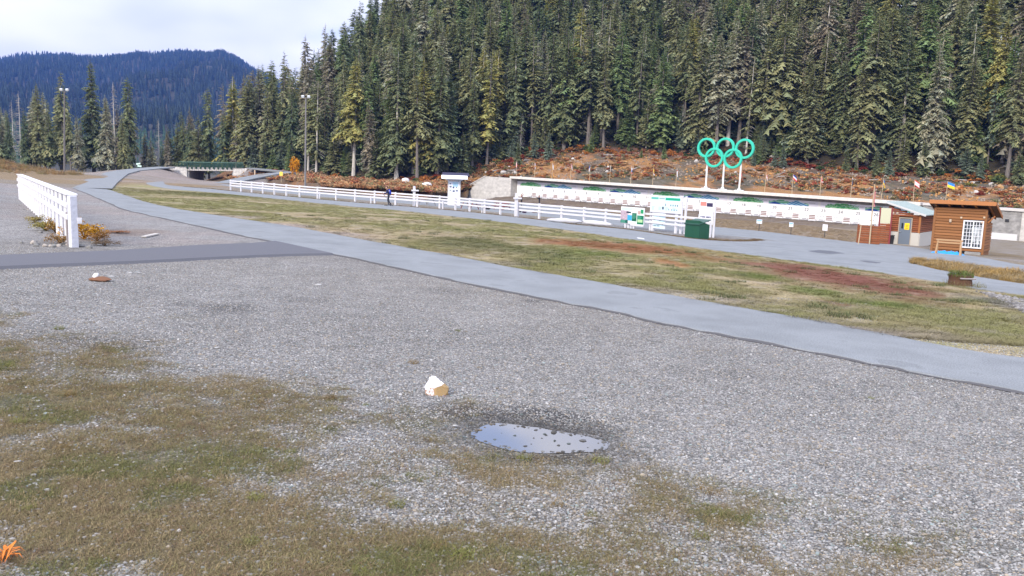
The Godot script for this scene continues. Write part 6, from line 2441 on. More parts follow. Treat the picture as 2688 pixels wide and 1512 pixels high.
	for k in 150000:
		var z := -13.0 - 62.0 * pow(rng.randf(), 1.35)
		var x := rng.randf_range(-0.62, 0.68) * -z
		var p := Vector2(x, z)
		if not Geometry2D.is_point_in_polygon(p, strip_poly) and not (rng.randf() < 0.7 and Geometry2D.is_point_in_polygon(p + Vector2(0.05, -0.11), strip_poly)):
			continue
		var n := nz.get_noise_2d(x * 14 + 100, z * 14)
		var c := ground_color(x, z)
		var lum := c.g / maxf(c.r, 0.01)
		if rng.randf() > 0.35 + 0.6 * n + (0.4 if lum > 0.85 else 0.0):
			continue
		var s := rng.randf_range(0.4, 1.1) * (1.5 if rng.randf() < 0.06 else 1.0)
		var hh := 0.5 + 0.5 * smooth(0.7, 1.1, lum)
		c = c * rng.randf_range(1.2, 1.9)
		put(sb[k % 2], Basis(Vector3.UP, rng.randf() * TAU).scaled(Vector3(s, s * hh * rng.randf_range(0.5, 1.0), s)), g2(p, -0.004), c)
	for i in 2:
		multi("strip_grass", tus[i], straw, sb[i], sb[i].size() / 16, true, "short autumn grass of the strip between the two paths, green to red")
	# dark green cushions in the strip
	var cu := tuft(rng, 90, 0.13, 0.17, 0.7)
	var cb := PackedFloat32Array()
	for k in 700:
		var z := -15.0 - 40.0 * pow(rng.randf(), 1.2)
		var x := rng.randf_range(-0.3, 0.68) * -z
		if not Geometry2D.is_point_in_polygon(Vector2(x, z), strip_poly) or nz.get_noise_2d(x * 11, z * 11) < 0.05:
			continue
		var s := rng.randf_range(0.6, 1.3)
		put(cb, Basis(Vector3.UP, rng.randf() * TAU).scaled(Vector3(s * 1.2, s * 0.7, s)), g2(Vector2(x, z)), Color(0.115, 0.135, 0.055) * rng.randf_range(0.8, 1.4))
	multi("grass_cushions", cu, straw, cb, cb.size() / 16, true, "darker green grass cushions along the near side of the strip")
	# tall yellow grass on the right island, brown brush on the mound and by the range floor
	var tall := tuft(rng, 70, 0.30, 0.27, 0.6, 0.018)
	var yb := PackedFloat32Array()
	for k in 3600:
		var u := rng.randf()
		var f := rng.randf()
		var p := island_up(u).lerp(island_low(u), 0.06 + 0.88 * f)
		var s := rng.randf_range(0.35, 1.0) * smooth(0.0, 0.08, u) * (0.75 + 0.9 * nz.get_noise_2d(p.x * 45, p.y * 45))
		put(yb, Basis(Vector3.UP, rng.randf() * TAU).scaled(Vector3(s, s * rng.randf_range(0.3, 1.15), s)), g2(p, 0.0), (Color(0.48, 0.31, 0.10) if rng.randf() < 0.6 else Color(0.42, 0.33, 0.19)) * rng.randf_range(0.75, 1.2))
	multi("tall_grass", tall, straw, yb, yb.size() / 16, true, "tall yellow autumn grass on the island between the asphalt lanes")
	var mb := PackedFloat32Array()
	for k in 16000:
		var x := rng.randf_range(-115, -52)
		var z := rng.randf_range(-128, -82)
		var e := mound(x, z)
		if e < 0.2 or e < 0.5 and rng.randf() < 0.6:
			continue
		var mq := nz.get_noise_2d(x * 8, z * 8)
		var s := rng.randf_range(0.6, 1.6) * (1.0 + mq)
		put(mb, Basis(Vector3.UP, rng.randf() * TAU).scaled(Vector3(s, s * rng.randf_range(0.7, 1.7), s)), on_ground(x, z), [Color(0.46, 0.28, 0.11), Color(0.44, 0.24, 0.12) if mq > 0.1 else Color(0.30, 0.24, 0.11), Color(0.33, 0.27, 0.12), Color(0.46, 0.36, 0.23)][rng.randi() % 4] * rng.randf_range(0.7, 1.2))
	for k in 24000:
		var p := Vector2(rng.randf_range(-16, 44), rng.randf_range(-165, -55))
		if not Geometry2D.is_point_in_polygon(p, range_poly):
			continue
		var s := rng.randf_range(0.25, 0.6)
		put(mb, Basis(Vector3.UP, rng.randf() * TAU).scaled(Vector3(s * 1.6, s * 0.7, s * 1.6)), g2(p), [Color(0.42, 0.30, 0.17), Color(0.34, 0.25, 0.16), Color(0.40, 0.32, 0.2)][rng.randi() % 3] * rng.randf_range(0.7, 1.2))
	multi("brown_grass", tall, straw, mb, mb.size() / 16, true, "brown autumn grass on the mound and the range floor")
	# weeds in the dirt under the long fence
	var fb := PackedFloat32Array()
	for k in 2600:
		var i := rng.randi() % (edge_p2_up.size() - 1)
		if i < 3:
			continue
		var p := edge_p2_up[i].lerp(edge_p2_up[i + 1], rng.randf()) + Vector2(rng.randf_range(-0.1, 0.3), -rng.randf_range(0.15, 1.6))
		var s := rng.randf_range(0.12, 0.35)
		put(fb, Basis(Vector3.UP, rng.randf() * TAU).scaled(Vector3(s * 1.4, s * 0.8, s * 1.4)), g2(p), [Color(0.26, 0.18, 0.09), Color(0.20, 0.17, 0.07), Color(0.24, 0.13, 0.08)][rng.randi() % 3] * rng.randf_range(0.7, 1.2))
	multi("fence_weeds", tall, straw, fb, fb.size() / 16, true, "dry weeds in the dirt under the long white fence")


func edge_near(p: Vector2) -> bool:
	for i in edge_main_low.size() - 1:
		if p.distance_to(Geometry2D.get_closest_point_to_segment(p, edge_main_low[i], edge_main_low[i + 1])) < 0.13:
			return true
	return false


func island_up(u: float) -> Vector2:
	return along(PackedVector2Array([Vector2(17.913,-35.502), Vector2(19.583,-38.22), Vector2(21.34,-38.738), Vector2(21.353,-35.61), Vector2(21.53,-33.054)]), u)


func island_low(u: float) -> Vector2:
	return along(PackedVector2Array([Vector2(17.836,-35.347), Vector2(17.705,-34.32), Vector2(17.333,-32.101), Vector2(17.428,-28.994), Vector2(17.687,-27.088)]), u)


func along(a: PackedVector2Array, u: float) -> Vector2:
	var t := clampf(u, 0, 0.9999) * (a.size() - 1)
	return a[int(t)].lerp(a[int(t) + 1], t - int(t))


var puddle: PackedVector2Array
var near_main: PackedVector2Array


# metres outside the puddle's edge; negative inside
func puddle_side(p: Vector2) -> float:
	if p.distance_to(puddle[0]) > 6.0:
		return 9.0
	var d := 9.0
	for i in puddle.size():
		d = minf(d, p.distance_to(Geometry2D.get_closest_point_to_segment(p, puddle[i], puddle[(i + 1) % puddle.size()])))
	return -d if Geometry2D.is_point_in_polygon(p, puddle) else d


func build_near_things() -> void:
	# the painted rock: ochre stone with white paint over its top and a white 20 on its left face
	var at := Vector3(-0.681,-0.103,-7.348) + Vector3(0, -0.012, 0)
	var o := thing("painted_rock", "ochre rock with a white painted top and a white number on its left face", "rock", at)
	var r := RandomNumberGenerator.new()
	r.seed = 12
	var v := PackedVector3Array()
	var c := PackedColorArray()
	var n := FastNoiseLite.new()
	n.seed = 3
	n.frequency = 1.1
	var seg := 96
	var rows := 64
	var prof := [[-0.105, 0.03], [-0.112, 0.075], [-0.092, 0.125], [-0.066, 0.172], [-0.035, 0.190], [-0.010, 0.178], [0.030, 0.140], [0.075, 0.112], [0.108, 0.088], [0.112, 0.055], [0.102, 0.018], [0.06, -0.01], [-0.02, -0.01], [-0.075, 0.0]]
	for j in rows + 1:
		for i in seg:
			var a := TAU * i / seg
			var b := PI * j / rows
			var d := Vector3(sin(b) * cos(a), cos(b), sin(b) * sin(a))
			# outline of the stone as seen from the front, swept round to the back
			var ang := atan2(d.y, d.x)
			var flat := Vector2(d.x, d.y).length()
			var rad := rock_radius(prof, ang)
			var p := Vector3(cos(ang) * rad * flat, 0.085 + sin(ang) * rad * flat, d.z * 0.095)
			p += d * 0.008 * n.get_noise_3dv(d * 3.0) * 2.0
			p.z -= 0.03 * maxf(0.0, p.y - 0.09) / 0.1 * signf(d.z) * (1.0 if d.z > 0 else 0.2)
			# the face with the number is cut flat, as is the ochre one
			if d.z > 0:
				var lim := 0.066 + p.x * 0.18
				if p.x > -0.02:
					lim = minf(lim, 0.075 - (p.x + 0.02) * 0.38)
				p.z = minf(p.z, lim)
			v.append(p)
			var col := Color(0.42, 0.27, 0.12).lerp(Color(0.33, 0.25, 0.14), clampf(0.5 + n.get_noise_3dv(d * 7) * 1.4, 0, 1))
			col = col.lerp(Color(0.24, 0.14, 0.06), clampf(n.get_noise_3dv(d * 14) * 1.5 - 0.1, 0, 0.6))
			var edge := 0.098 + 0.35 * maxf(p.x, -0.02) + 0.006 * n.get_noise_3dv(d * 20)
			if p.y > edge or (p.x < -0.075 and p.y > 0.07):
				col = Color(0.78, 0.77, 0.82)
			elif d.z > 0 and p.x < -0.015:
				col = Color(0.40, 0.27, 0.20)
				if digit_2(p.x + 0.078, p.y - 0.058) or digit_0(p.x + 0.038, p.y - 0.052):
					col = Color(0.80, 0.78, 0.82)
			c.append(col)
	var idx := PackedInt32Array()
	for j in rows:
		for i in seg:
			var i2 := (i + 1) % seg
			idx.append_array(PackedInt32Array([j * seg + i, j * seg + i2, (j + 1) * seg + i, j * seg + i2, (j + 1) * seg + i2, (j + 1) * seg + i]))
	var f := PackedVector3Array()
	var fc := PackedColorArray()
	for k in idx:
		f.append(v[k])
		fc.append(c[k])
	part("stone", raw(f, fc), mat("painted stone", Color.WHITE, 0.85, true), o)
	var rl := leaf_bush(rng, 60, 0.08, false)
	var w := thing("red_weed", "tuft of dark red leaves under the right end of the painted rock", "plant", Vector3(-0.604,-0.105,-7.297) + Vector3(0, 0, 0.02))
	part("leaves", rl, mat("dark red leaves", lin(0.24, 0.03, 0.03), 0.9, true), w, Vector3.ZERO, Basis().scaled(Vector3(0.045, 0.022, 0.03)))
	# puddle
	var pv := PackedVector3Array()
	var t := Geometry2D.triangulate_polygon(puddle)
	for i in t:
		pv.append(Vector3(puddle[i].x, plane(puddle_mid.x, puddle_mid.y) + 0.007, puddle[i].y))
	var water := mat("puddle water", lin(0.035, 0.034, 0.032), 0.015)
	water.metallic_specular = 0.7
	water.clearcoat_enabled = true
	water.clearcoat = 1.0
	water.clearcoat_roughness = 0.01

	var pu := structure("puddle", raw(pv), water)
	tag(pu, "shallow puddle mirroring the cloudy sky on the gravel")
	# half-buried brown and white stone on the far gravel
	var q := thing("rock", "brown rock with a white cap lying alone on the gravel near the dark asphalt", "rock", Vector3(-6.975,0.001,-13.299))
	part("rock_body", lump(rng, Vector3(0.21, 0.06, 0.12), 0.3, 18, 0.7), mat("brown rock", lin(0.17, 0.085, 0.05), 0.9), q, Vector3(0, 0.03, 0))
	part("white_cap", lump(rng, Vector3(0.06, 0.06, 0.06), 0.2, 14, 0.8), mat("white boulder", Color.WHITE), q, Vector3(-0.06, 0.085, 0.0))
	var fl := [[Vector3(-7.046,-0.018,-14.532), 0.10, "longest of the flat white chips on the gravel near the dark asphalt"], [Vector3(-6.953,-0.023,-14.664), 0.08, "flat white chip touching the longest one"], [Vector3(-6.81,-0.027,-14.584), 0.06, "flat white chip right of the pair"], [Vector3(-7.081,-0.006,-13.906), 0.10, "pale flat stone between the brown rock and the white chips"], [Vector3(-3.609,-0.133,-14.651), 0.13, "pale flat sliver alone near the end of the dark asphalt"], [Vector3(-5.073,-0.047,-12.435), 0.07, "dull flat stone in mid gravel"], [Vector3(-5.699,-0.003,-11.092), 0.07, "pale flat stone left of the dark damp patch"], [Vector3(-4.114,-0.016,-8.819), 0.06, "long pale stone at the edge of the moss"], [Vector3(-3.159,0.019,-4.937), 0.04, "small cream stone in the moss at far left"], [Vector3(-3.275,-0.042,-8.709), 0.06, "bluish flat stone in the gravel above the moss"], [Vector3(-0.429,-0.095,-6.363), 0.04, "flat pale stone left of the puddle"]]
	for e in fl:
		var s := thing("flat_stone", e[2], "stone", e[0] + Vector3(0, 0.012, 0), rng.randf() * 0.5, "pale flat stones on the gravel")
		part("stone", lump(rng, Vector3(e[1] * 0.6, e[1] * 0.14, e[1] * 0.4), 0.2, 12, 0.8), mat("pale chip", lin(0.34, 0.335, 0.33), 0.9), s)
	var pl := thing("plank", "pale broken plank lying on gravel between left fence and path", "plank", Vector3(-10.457,-0.048,-22.813))
	beam_between("board", Vector3(-10.373,-0.041,-22.231) - Vector3(-10.457,-0.048,-22.813) + Vector3(0, 0.03, 0), Vector3(-10.596,-0.057,-23.577) - Vector3(-10.457,-0.048,-22.813) + Vector3(0, 0.03, 0), 0.14, 0.04, mat("grey lumber", lin(0.45, 0.42, 0.38), 0.9), pl)
	# stones at the foot of the near fence
	var rocks := []
	for k in 4:
		rocks.append(lump(rng, Vector3(0.5, 0.35, 0.42), 0.2, 12, 0.85))
	var base := Vector3(-10.261,0.019,-18.481)
	for k in 46:
		var u := pow(rng.randf(), 1.7)
		var p := base + Vector3(-13.9, 0, -20.5) * u * 0.8 + Vector3(rng.randf_range(-0.9, 1.0) * (1.0 - u * 0.4), 0, rng.randf_range(-0.5, 0.5))
		if k < 16:
			p = base + Vector3(rng.randf_range(-1.3, 1.3), 0, rng.randf_range(-0.35, 0.3))
		var s := rng.randf_range(0.07, 0.17) * (1.5 if k % 9 == 0 else 1.0)
		var o2 := thing("fence_stone", "", "stone", on_ground(p.x, p.z, s * 0.12), rng.randf() * TAU, "stones heaped along the left fence")
		o2.scale = Vector3(s, s, s)
		var pale := rng.randf() < 0.3
		part("stone", rocks[k % 4], mat("pale fence stone", lin(0.36, 0.32, 0.28), 0.9) if pale else mat("grey fence stone", lin(0.19, 0.185, 0.175), 0.92), o2)
		register(o2, "pale stone" if pale else "grey stone", "at the near end of the left fence" if u < 0.25 or k < 16 else "along the far part of the left fence")
	var bu := leaf_bush(rng, 700, 0.055)
	var ws := [[Vector3(-11.175,0.012,-20.645), 0.62, 0.62, Color(0.48, 0.25, 0.02), "golden yellow weed bush just right of the near fence end"], [Vector3(-10.691,0.001,-20.364), 0.42, 0.34, Color(0.30, 0.15, 0.04), "rusty low weed right of the golden one"], [Vector3(-9.97,-0.004,-19.319), 0.36, 0.2, Color(0.18, 0.12, 0.07), "brown low weed among stones near the asphalt"], [Vector3(-10.907,0.031,-19.054), 0.4, 0.3, Color(0.24, 0.14, 0.05), "brown weed left of the near fence post"], [Vector3(-13.197,0.049,-22.369), 0.5, 0.4, Color(0.22, 0.19, 0.05), "olive weed left of the fence middle"], [Vector3(-15.077,0.065,-25.004), 0.4, 0.3, Color(0.25, 0.2, 0.06), "small olive weed left of the fence far half"], [Vector3(-12.624,0.039,-21.857), 0.35, 0.5, Color(0.26, 0.15, 0.04), "rusty weed close to the fence boards"], [Vector3(-11.626,-0.017,-23.203), 0.5, 0.1, Color(0.30, 0.13, 0.05), "flat rusty patch of weed between fence and path"]]
	for e in ws:
		var s := thing("weed", e[4], "plant", e[0], rng.randf() * TAU, "weeds by the left fence")
		s.scale = Vector3(e[1], e[2], e[1])
		var cc: Color = e[3]
		part("leaves", bu, mat("weed %.2f %.2f" % [cc.r, cc.g], lin(cc.r / 0.6, cc.g / 0.6, cc.b / 0.6), 0.9, true), s)
	label_trees()
	counts.clear()
	# the bright orange leaves at the very corner
	var lf := thing("orange_plant", "orange long-leaved plant at the bottom left corner of the ground", "plant", Vector3(-2.436,0.018,-3.635))
	var lv := PackedVector3Array()
	for k in 34:
		var a := rng.randf() * TAU
		var l := rng.randf_range(0.05, 0.12)
		var d := Vector3(cos(a), 0, sin(a))
		var sd := Vector3(-sin(a), 0, cos(a)) * 0.010
		var b0 := Vector3(rng.randf_range(-0.03, 0.03), 0.0, rng.randf_range(-0.03, 0.03))
		var m1 := b0 + d * l * 0.45 + Vector3(0, l * 0.55, 0)
		var e := b0 + d * l + Vector3(0, l * rng.randf_range(0.1, 0.5), 0)
		sd *= 0.5
		var m2 := m1.lerp(e, 0.55) + Vector3(0, l * 0.16, 0)
		tri(lv, b0, m1 - sd, m1 + sd)
		quad(lv, m1 - sd, m2 - sd * 0.8, m2 + sd * 0.8, m1 + sd)
		tri(lv, m2 - sd * 0.8, e, m2 + sd * 0.8)
	part("leaves", raw(lv), mat("orange leaf", lin(0.55, 0.17, 0.025), 0.6), lf)
	# the sunken stump planter by the lane at right
	var sp := thing("planter_stump", "dark wooden stump with grass growing on top beside the right lane", "stump", Vector3(14.083,-0.886,-24.879))
	var sv := PackedVector3Array()
	tube(sv, [Vector3(0, -0.05, 0), Vector3(0, 0.2, 0), Vector3(0.0, 0.34, 0)], [0.36, 0.33, 0.36], 14)
	part("stump_wood", raw(sv), mat("dark stump", lin(0.10, 0.055, 0.035), 0.95), sp)
	part("band", bbox(Vector3(0.5, 0.05, 0.06), 0.015), mat("weathered wood", Color.WHITE), sp, Vector3(0.05, 0.26, 0.34))
	part("grass_top", tuft(rng, 400, 0.22, 0.38, 0.7), mat("stump grass", lin(0.15, 0.2, 0.05), 0.9, true), sp, Vector3(0, 0.30, 0))
	part("grass_foot", tuft(rng, 260, 0.2, 0.62, 0.6), mat("stump grass dry", lin(0.26, 0.24, 0.1), 0.9, true), sp, Vector3(0.1, 0.0, 0.1))
	# gravel heap of pale stones at the far right of the strip
	var hb := PackedFloat32Array()
	for k in 900:
		var p := along(PackedVector2Array([Vector2(13.465,-22.205), Vector2(12.169,-18.689), Vector2(11.282,-16.888)]), rng.randf()).lerp(along(PackedVector2Array([Vector2(13.571,-23.135), Vector2(13.921,-21.24), Vector2(13.429,-19.589)]), rng.randf()), rng.randf())
		var s := rng.randf_range(0.04, 0.14)
		put(hb, Basis.from_euler(Vector3(rng.randf(), rng.randf() * 6, rng.randf())).scaled(Vector3(s, s, s)), g2(p, s * 0.15), Color(0.20, 0.19, 0.185) * rng.randf_range(0.5, 1.3))
	multi("roadside_stones", rocks[0], mat("gravel stones", Color.WHITE), hb, 900, true, "coarse grey stones at the right end of the grass strip")


func rock_radius(prof: Array, ang: float) -> float:
	# distance from the middle (0, 0.085) to the outline in this direction
	var d := Vector2(cos(ang), sin(ang))
	var best := 0.05
	for i in prof.size():
		var a := Vector2(prof[i][0], prof[i][1] - 0.085)
		var b := Vector2(prof[(i + 1) % prof.size()][0], prof[(i + 1) % prof.size()][1] - 0.085)
		var hit = Geometry2D.segment_intersects_segment(Vector2.ZERO, d, a, b)
		if hit != null:
			best = maxf(best, hit.length())
	return best


func near_seg(p: Vector2, a: Vector2, b: Vector2, w: float) -> bool:
	return p.distance_to(Geometry2D.get_closest_point_to_segment(p, a, b)) < w


func digit_2(x: float, y: float) -> bool:
	var p := Vector2(x, y)
	var w := 0.0072
	var pts := [Vector2(-0.013, 0.018), Vector2(-0.004, 0.029), Vector2(0.008, 0.026), Vector2(0.009, 0.014), Vector2(-0.002, -0.004), Vector2(-0.013, -0.022), Vector2(0.013, -0.022)]
	for i in pts.size() - 1:
		if near_seg(p, pts[i], pts[i + 1], w):
			return true
	return false


func digit_0(x: float, y: float) -> bool:
	var q := Vector2(x / 0.013, y / 0.026).length()
	return q > 0.52 and q < 1.25


func _ready() -> void:
	# camera, sky, sun, exposure
	var cam := Camera3D.new()
	cam.name = "camera"
	cam.fov = 39.825
	cam.near = 0.1
	cam.far = 6000.0
	cam.transform = Transform3D(Basis(Vector3(0.999388,0.034655,-0.004746),Vector3(-0.034979,0.990145,-0.135605),Vector3(-0.000000,0.135688,0.990752)), Vector3(0, 1.9513, 0))
	add_child(cam)
	cam.current = true
	nz.seed = 17
	nz.frequency = 0.02
	nz.fractal_octaves = 3
	nf.seed = 5
	var env := Environment.new()
	env.background_mode = Environment.BG_SKY
	var sm := PanoramaSkyMaterial.new()
	sm.panorama = sky_image()
	env.sky = Sky.new()
	env.sky.sky_material = sm
	env.tonemap_mode = Environment.TONE_MAPPER_LINEAR
	env.tonemap_exposure = 1.4
	env.sdfgi_enabled = true
	env.ssao_enabled = true
	env.ssil_enabled = true
	env.fog_enabled = true
	env.fog_density = 0.00012
	env.fog_light_color = Color(0.40, 0.60, 1.0)
	var we := WorldEnvironment.new()
	we.name = "environment"
	we.environment = env
	add_child(we)
	var sun := DirectionalLight3D.new()
	sun.name = "sun"
	sun.light_energy = 0.9
	sun.light_angular_distance = 14.0
	sun.light_color = Color(1.0, 0.96, 0.90)
	sun.shadow_enabled = true
	add_child(sun)
	sun.look_at_from_position(Vector3(-39, 52, 77), Vector3(0, 0, 0))
	# traced edges of the paths
	edge_main_low = PackedVector2Array([Vector2(-33.931,-61.431), Vector2(-27.689,-51.816), Vector2(-20.747,-40.917), Vector2(-17.819,-36.327), Vector2(-14.878,-32.712), Vector2(-11.212,-28.373), Vector2(-8.396,-25.042), Vector2(-7.15,-23.775), Vector2(-5.955,-22.377), Vector2(-4.853,-21.1), Vector2(-4.021,-20.242), Vector2(-2.706,-18.6), Vector2(-1.454,-17.128), Vector2(-0.383,-15.869), Vector2(0.68,-14.767), Vector2(1.804,-13.715), Vector2(2.464,-12.763), Vector2(3.452,-11.845), Vector2(4.077,-11.244), Vector2(4.684,-10.563), Vector2(5.375,-9.854), Vector2(6.099,-9.181), Vector2(6.773,-8.509), Vector2(7.51,-7.717)])
	edge_main_up = PackedVector2Array([Vector2(-35.969,-68.702), Vector2(-31.841,-62.867), Vector2(-23.871,-49.926), Vector2(-19.876,-43.74), Vector2(-16.559,-39.549), Vector2(-13.408,-36.147), Vector2(-10.329,-33.196), Vector2(-8.284,-31.133), Vector2(-6.187,-28.369), Vector2(-3.691,-25.301), Vector2(-1.991,-23.26), Vector2(-0.533,-21.236), Vector2(0.877,-19.607), Vector2(2.525,-17.786), Vector2(3.852,-16.073), Vector2(5.227,-14.547), Vector2(6.166,-13.296), Vector2(6.952,-12.084), Vector2(7.622,-11.566), Vector2(8.428,-10.675), Vector2(9.299,-9.636)])
	edge_p2_low = PackedVector2Array([Vector2(-48.562,-105.264), Vector2(-44.163,-96.116), Vector2(-38.316,-85.779), Vector2(-33.157,-79.294), Vector2(-28.981,-78.222), Vector2(-23.38,-72.422), Vector2(-18.022,-67.741), Vector2(-13.109,-63.532), Vector2(-9.1,-62.074), Vector2(-4.97,-57.29), Vector2(-1.427,-53.186), Vector2(2.045,-48.33), Vector2(4.048,-44.774), Vector2(6.049,-40.141), Vector2(7.957,-37.717), Vector2(9.487,-34.955), Vector2(10.853,-32.412), Vector2(12.09,-30.574), Vector2(13.012,-28.523), Vector2(13.956,-25.77), Vector2(14.119,-23.904), Vector2(14.811,-22.828), Vector2(15.833,-20.368), Vector2(16.837,-17.723)])
	edge_p2_up = PackedVector2Array([Vector2(-56.234,-127.3), Vector2(-53.208,-121.098), Vector2(-44.298,-101.461), Vector2(-40.096,-95.91), Vector2(-35.913,-93.928), Vector2(-31.495,-89.267), Vector2(-21.366,-80.31), Vector2(-15.799,-76.552), Vector2(-10.92,-74.453), Vector2(-6.243,-71.83), Vector2(-1.817,-67.115), Vector2(2.538,-60.46), Vector2(4.368,-55.99), Vector2(7.176,-54.258), Vector2(8.545,-50.898), Vector2(10.254,-46.111), Vector2(12.371,-45.74), Vector2(14.945,-48.792), Vector2(16.06,-51.25)])
	strip_poly = edge_main_up.duplicate()
	var rev := edge_p2_low.duplicate()
	rev.reverse()
	strip_poly.append_array(rev)
	near_main = edge_main_low.duplicate()
	rev = edge_main_up.duplicate()
	rev.reverse()
	near_main.append_array(rev)
	range_poly = PackedVector2Array([Vector2(-17.866,-246.165), Vector2(-5.71,-229.68), Vector2(7.023,-201.573), Vector2(13.768,-115.898), Vector2(18.646,-90.864), Vector2(19.23,-77.359), Vector2(22.355,-73.23), Vector2(23.715,-67.648), Vector2(25.62,-59.291), Vector2(28.486,-60.544), Vector2(71.823,-153.286), Vector2(70.291,-173.29), Vector2(59.389,-226.861), Vector2(29.456,-248.923), Vector2(-3.018,-439.451)])
	moss_line = PackedVector2Array([Vector2(-6.75,-8.977), Vector2(-5.542,-8.46), Vector2(-4.767,-8.406), Vector2(-4.168,-8.194), Vector2(-3.326,-7.383), Vector2(-2.736,-7.168), Vector2(-1.9,-6.709), Vector2(-1.17,-6.356), Vector2(-0.392,-6.062), Vector2(0.261,-5.738), Vector2(1.034,-5.557), Vector2(1.706,-5.033), Vector2(2.35,-4.774), Vector2(3.194,-4.629), Vector2(3.504,-4.375)])
	puddle = PackedVector2Array([Vector2(-0.3,-6.244), Vector2(-0.22,-6.411), Vector2(-0.105,-6.537), Vector2(0.071,-6.504), Vector2(0.246,-6.455), Vector2(0.458,-6.36), Vector2(0.664,-6.261), Vector2(0.768,-6.184), Vector2(0.823,-6.099), Vector2(0.803,-6.01), Vector2(0.757,-5.945), Vector2(0.549,-5.866), Vector2(0.229,-5.823), Vector2(0.032,-5.868), Vector2(-0.131,-5.983), Vector2(-0.227,-6.079)])
	var pd := PackedVector2Array()
	for i in puddle.size():
		for k in 6:
			var p := puddle[i].cubic_interpolate(puddle[(i + 1) % puddle.size()], puddle[i - 1], puddle[(i + 2) % puddle.size()], k / 6.0)
			pd.append(p + 0.02 * Vector2(nz.get_noise_2d(p.x * 300, p.y * 300), nz.get_noise_2d(p.y * 300, p.x * 300)) + 0.008 * Vector2(nz.get_noise_2d(p.x * 1300, p.y * 1300), nz.get_noise_2d(p.y * 1300, p.x * 1300)))
	puddle = pd
	puddle_mid = Vector2(0.269,-6.166)
	var red := Color(0.185, 0.062, 0.038)
	var rust := Color(0.23, 0.085, 0.028)
	var grn := Color(0.145, 0.185, 0.042)
	var pale := Color(0.33, 0.27, 0.235)
	var wet := Color(0.060, 0.058, 0.060)
	blobs = [
		[[2.481,-34.322,1.962,2.873], rust, 0.85], [[4.346,-33.604,2.077,3.298], rust, 0.85], [[6.126,-32.726,1.717,2.617], rust, 0.8], [[7.27,-29.635,1.417,2.153], rust, 0.6], [[5.256,-26.459,0.569,2.061], Color(0.30, 0.12, 0.035), 0.8], [[9.94,-28.157,2.005,3.281], red, 0.85], [[10.146,-25.007,1.9,3.049], red, 0.9], [[10.545,-22.391,1.391,2.217], red, 0.85], [[7.163,-17.396,0.303,0.679], red, 0.8], [[9.801,-19.296,1.02,1.475], red, 0.5],
		[[10.141,-24.638,3.094,4.64], red, 0.6], [[5.309,-33.74,4.475,3.866], rust, 0.55],
		[[2.843,-27.907,1.603,1.721], grn, 0.75], [[1.574,-24.663,1.18,1.794], grn, 0.5], [[7.166,-23.138,0.889,1.322], grn, 0.85], [[7.61,-19.851,0.765,1.075], grn, 0.85], [[7.85,-17.919,0.693,0.72], grn, 0.8], [[8.671,-17.637,0.767,0.698], grn, 0.85], [[-28.243,-70.494,6.297,8.34], Color(0.115, 0.12, 0.032), 0.75], [[-22.533,-80.586,4.568,7.818], Color(0.115, 0.12, 0.035), 0.6], [[-1.638,-29.517,1.805,4.202], Color(0.10, 0.115, 0.035), 0.7], [[0.689,-27.515,1.573,2.59], Color(0.105, 0.12, 0.035), 0.6],
		[[-6.502,-29.606,1.134,1.291], pale, 0.8], [[-9.229,-32.733,1.409,1.313], pale, 0.85], [[-12.805,-36.696,1.403,1.317], pale, 0.7], [[-5.16,-27.718,0.797,0.945], pale, 0.6], [[-0.17,-21.766,0.838,0.703], pale, 0.5], [[3.049,-17.739,1.028,0.548], pale, 0.45], [[4.452,-16.539,1.119,0.614], pale, 0.4], [[6.903,-13.413,1.042,0.543], pale, 0.5],
		[[-4.094,-11.379,0.497,0.555], wet, 0.6], [[-4.785,-11.707,0.341,0.346], wet, 0.35], [[0.359,-14.481,0.239,0.315], wet, 0.85], [[-3.435,-12.825,0.622,0.413], wet, 0.35], [[-1.262,-15.03,0.509,0.508], wet, 0.4], [[0.287,-6.577,0.841,0.584], Color(0.055, 0.052, 0.05), 0.85], [[-0.143,-6.852,0.743,0.367], wet, 0.6], [[-0.672,-6.425,0.191,0.238], Color(0.09, 0.085, 0.035), 0.8], [[0.26,-5.697,0.681,0.12], Color(0.075, 0.06, 0.03), 0.8], [[-4.369,-10.429,0.254,0.276], Color(0.19, 0.18, 0.15), 0.7],
		[[-4.64,-7.42,0.327,0.426], Color(0.06, 0.058, 0.06), 0.5], [[-4.574,-8.611,0.84,0.474], Color(0.065, 0.055, 0.045), 0.55], [[-11.592,-23.862,1.024,1.953], Color(0.19, 0.11, 0.06), 0.5],
		[[-72.385,-182.311,7.459,38.434], pale, 0.8], [[-51.705,-108.752,2.527,16.793], pale, 0.7], [[-57.165,-154.777,5.045,22.707], pale, 0.9], [[-72.452,-150.193,3.975,40.511], pale, 0.6], [[-115.956,-296.478,8.51,109.96], Color(0.20, 0.15, 0.07), 0.8], [[-129.877,-460.564,14.98,175.354], Color(0.21, 0.14, 0.09), 0.7],
		[[33.76,-55.517,2.315,10.207], Color(0.17, 0.12, 0.06), 0.8], [[12.222,-48.271,2.531,3.404], Color(0.17, 0.125, 0.085), 0.9], [[12.399,-19.963,0.669,1.965], Color(0.20, 0.19, 0.185), 0.7],
	]
	for i in blobs.size():
		var b: Array = blobs[i][0].duplicate()
		b.append(blobs[i][1])
		b.append(blobs[i][2])
		blobs[i] = b
	var ramp: Array = [Vector3(-34.39,0.044,-63.933), Vector3(-46.699,0.009,-89.565), Vector3(-58.066,0.064,-113.796), Vector3(-70.362,0.532,-141.113), Vector3(-77.753,1.03,-161.367), Vector3(-78.66,1.622,-173.56), Vector3(-78.613,1.976,-180.674)]
	var lift := [0.0, 0.0, 0.12, 0.64, 1.25, 2.0, 2.46]
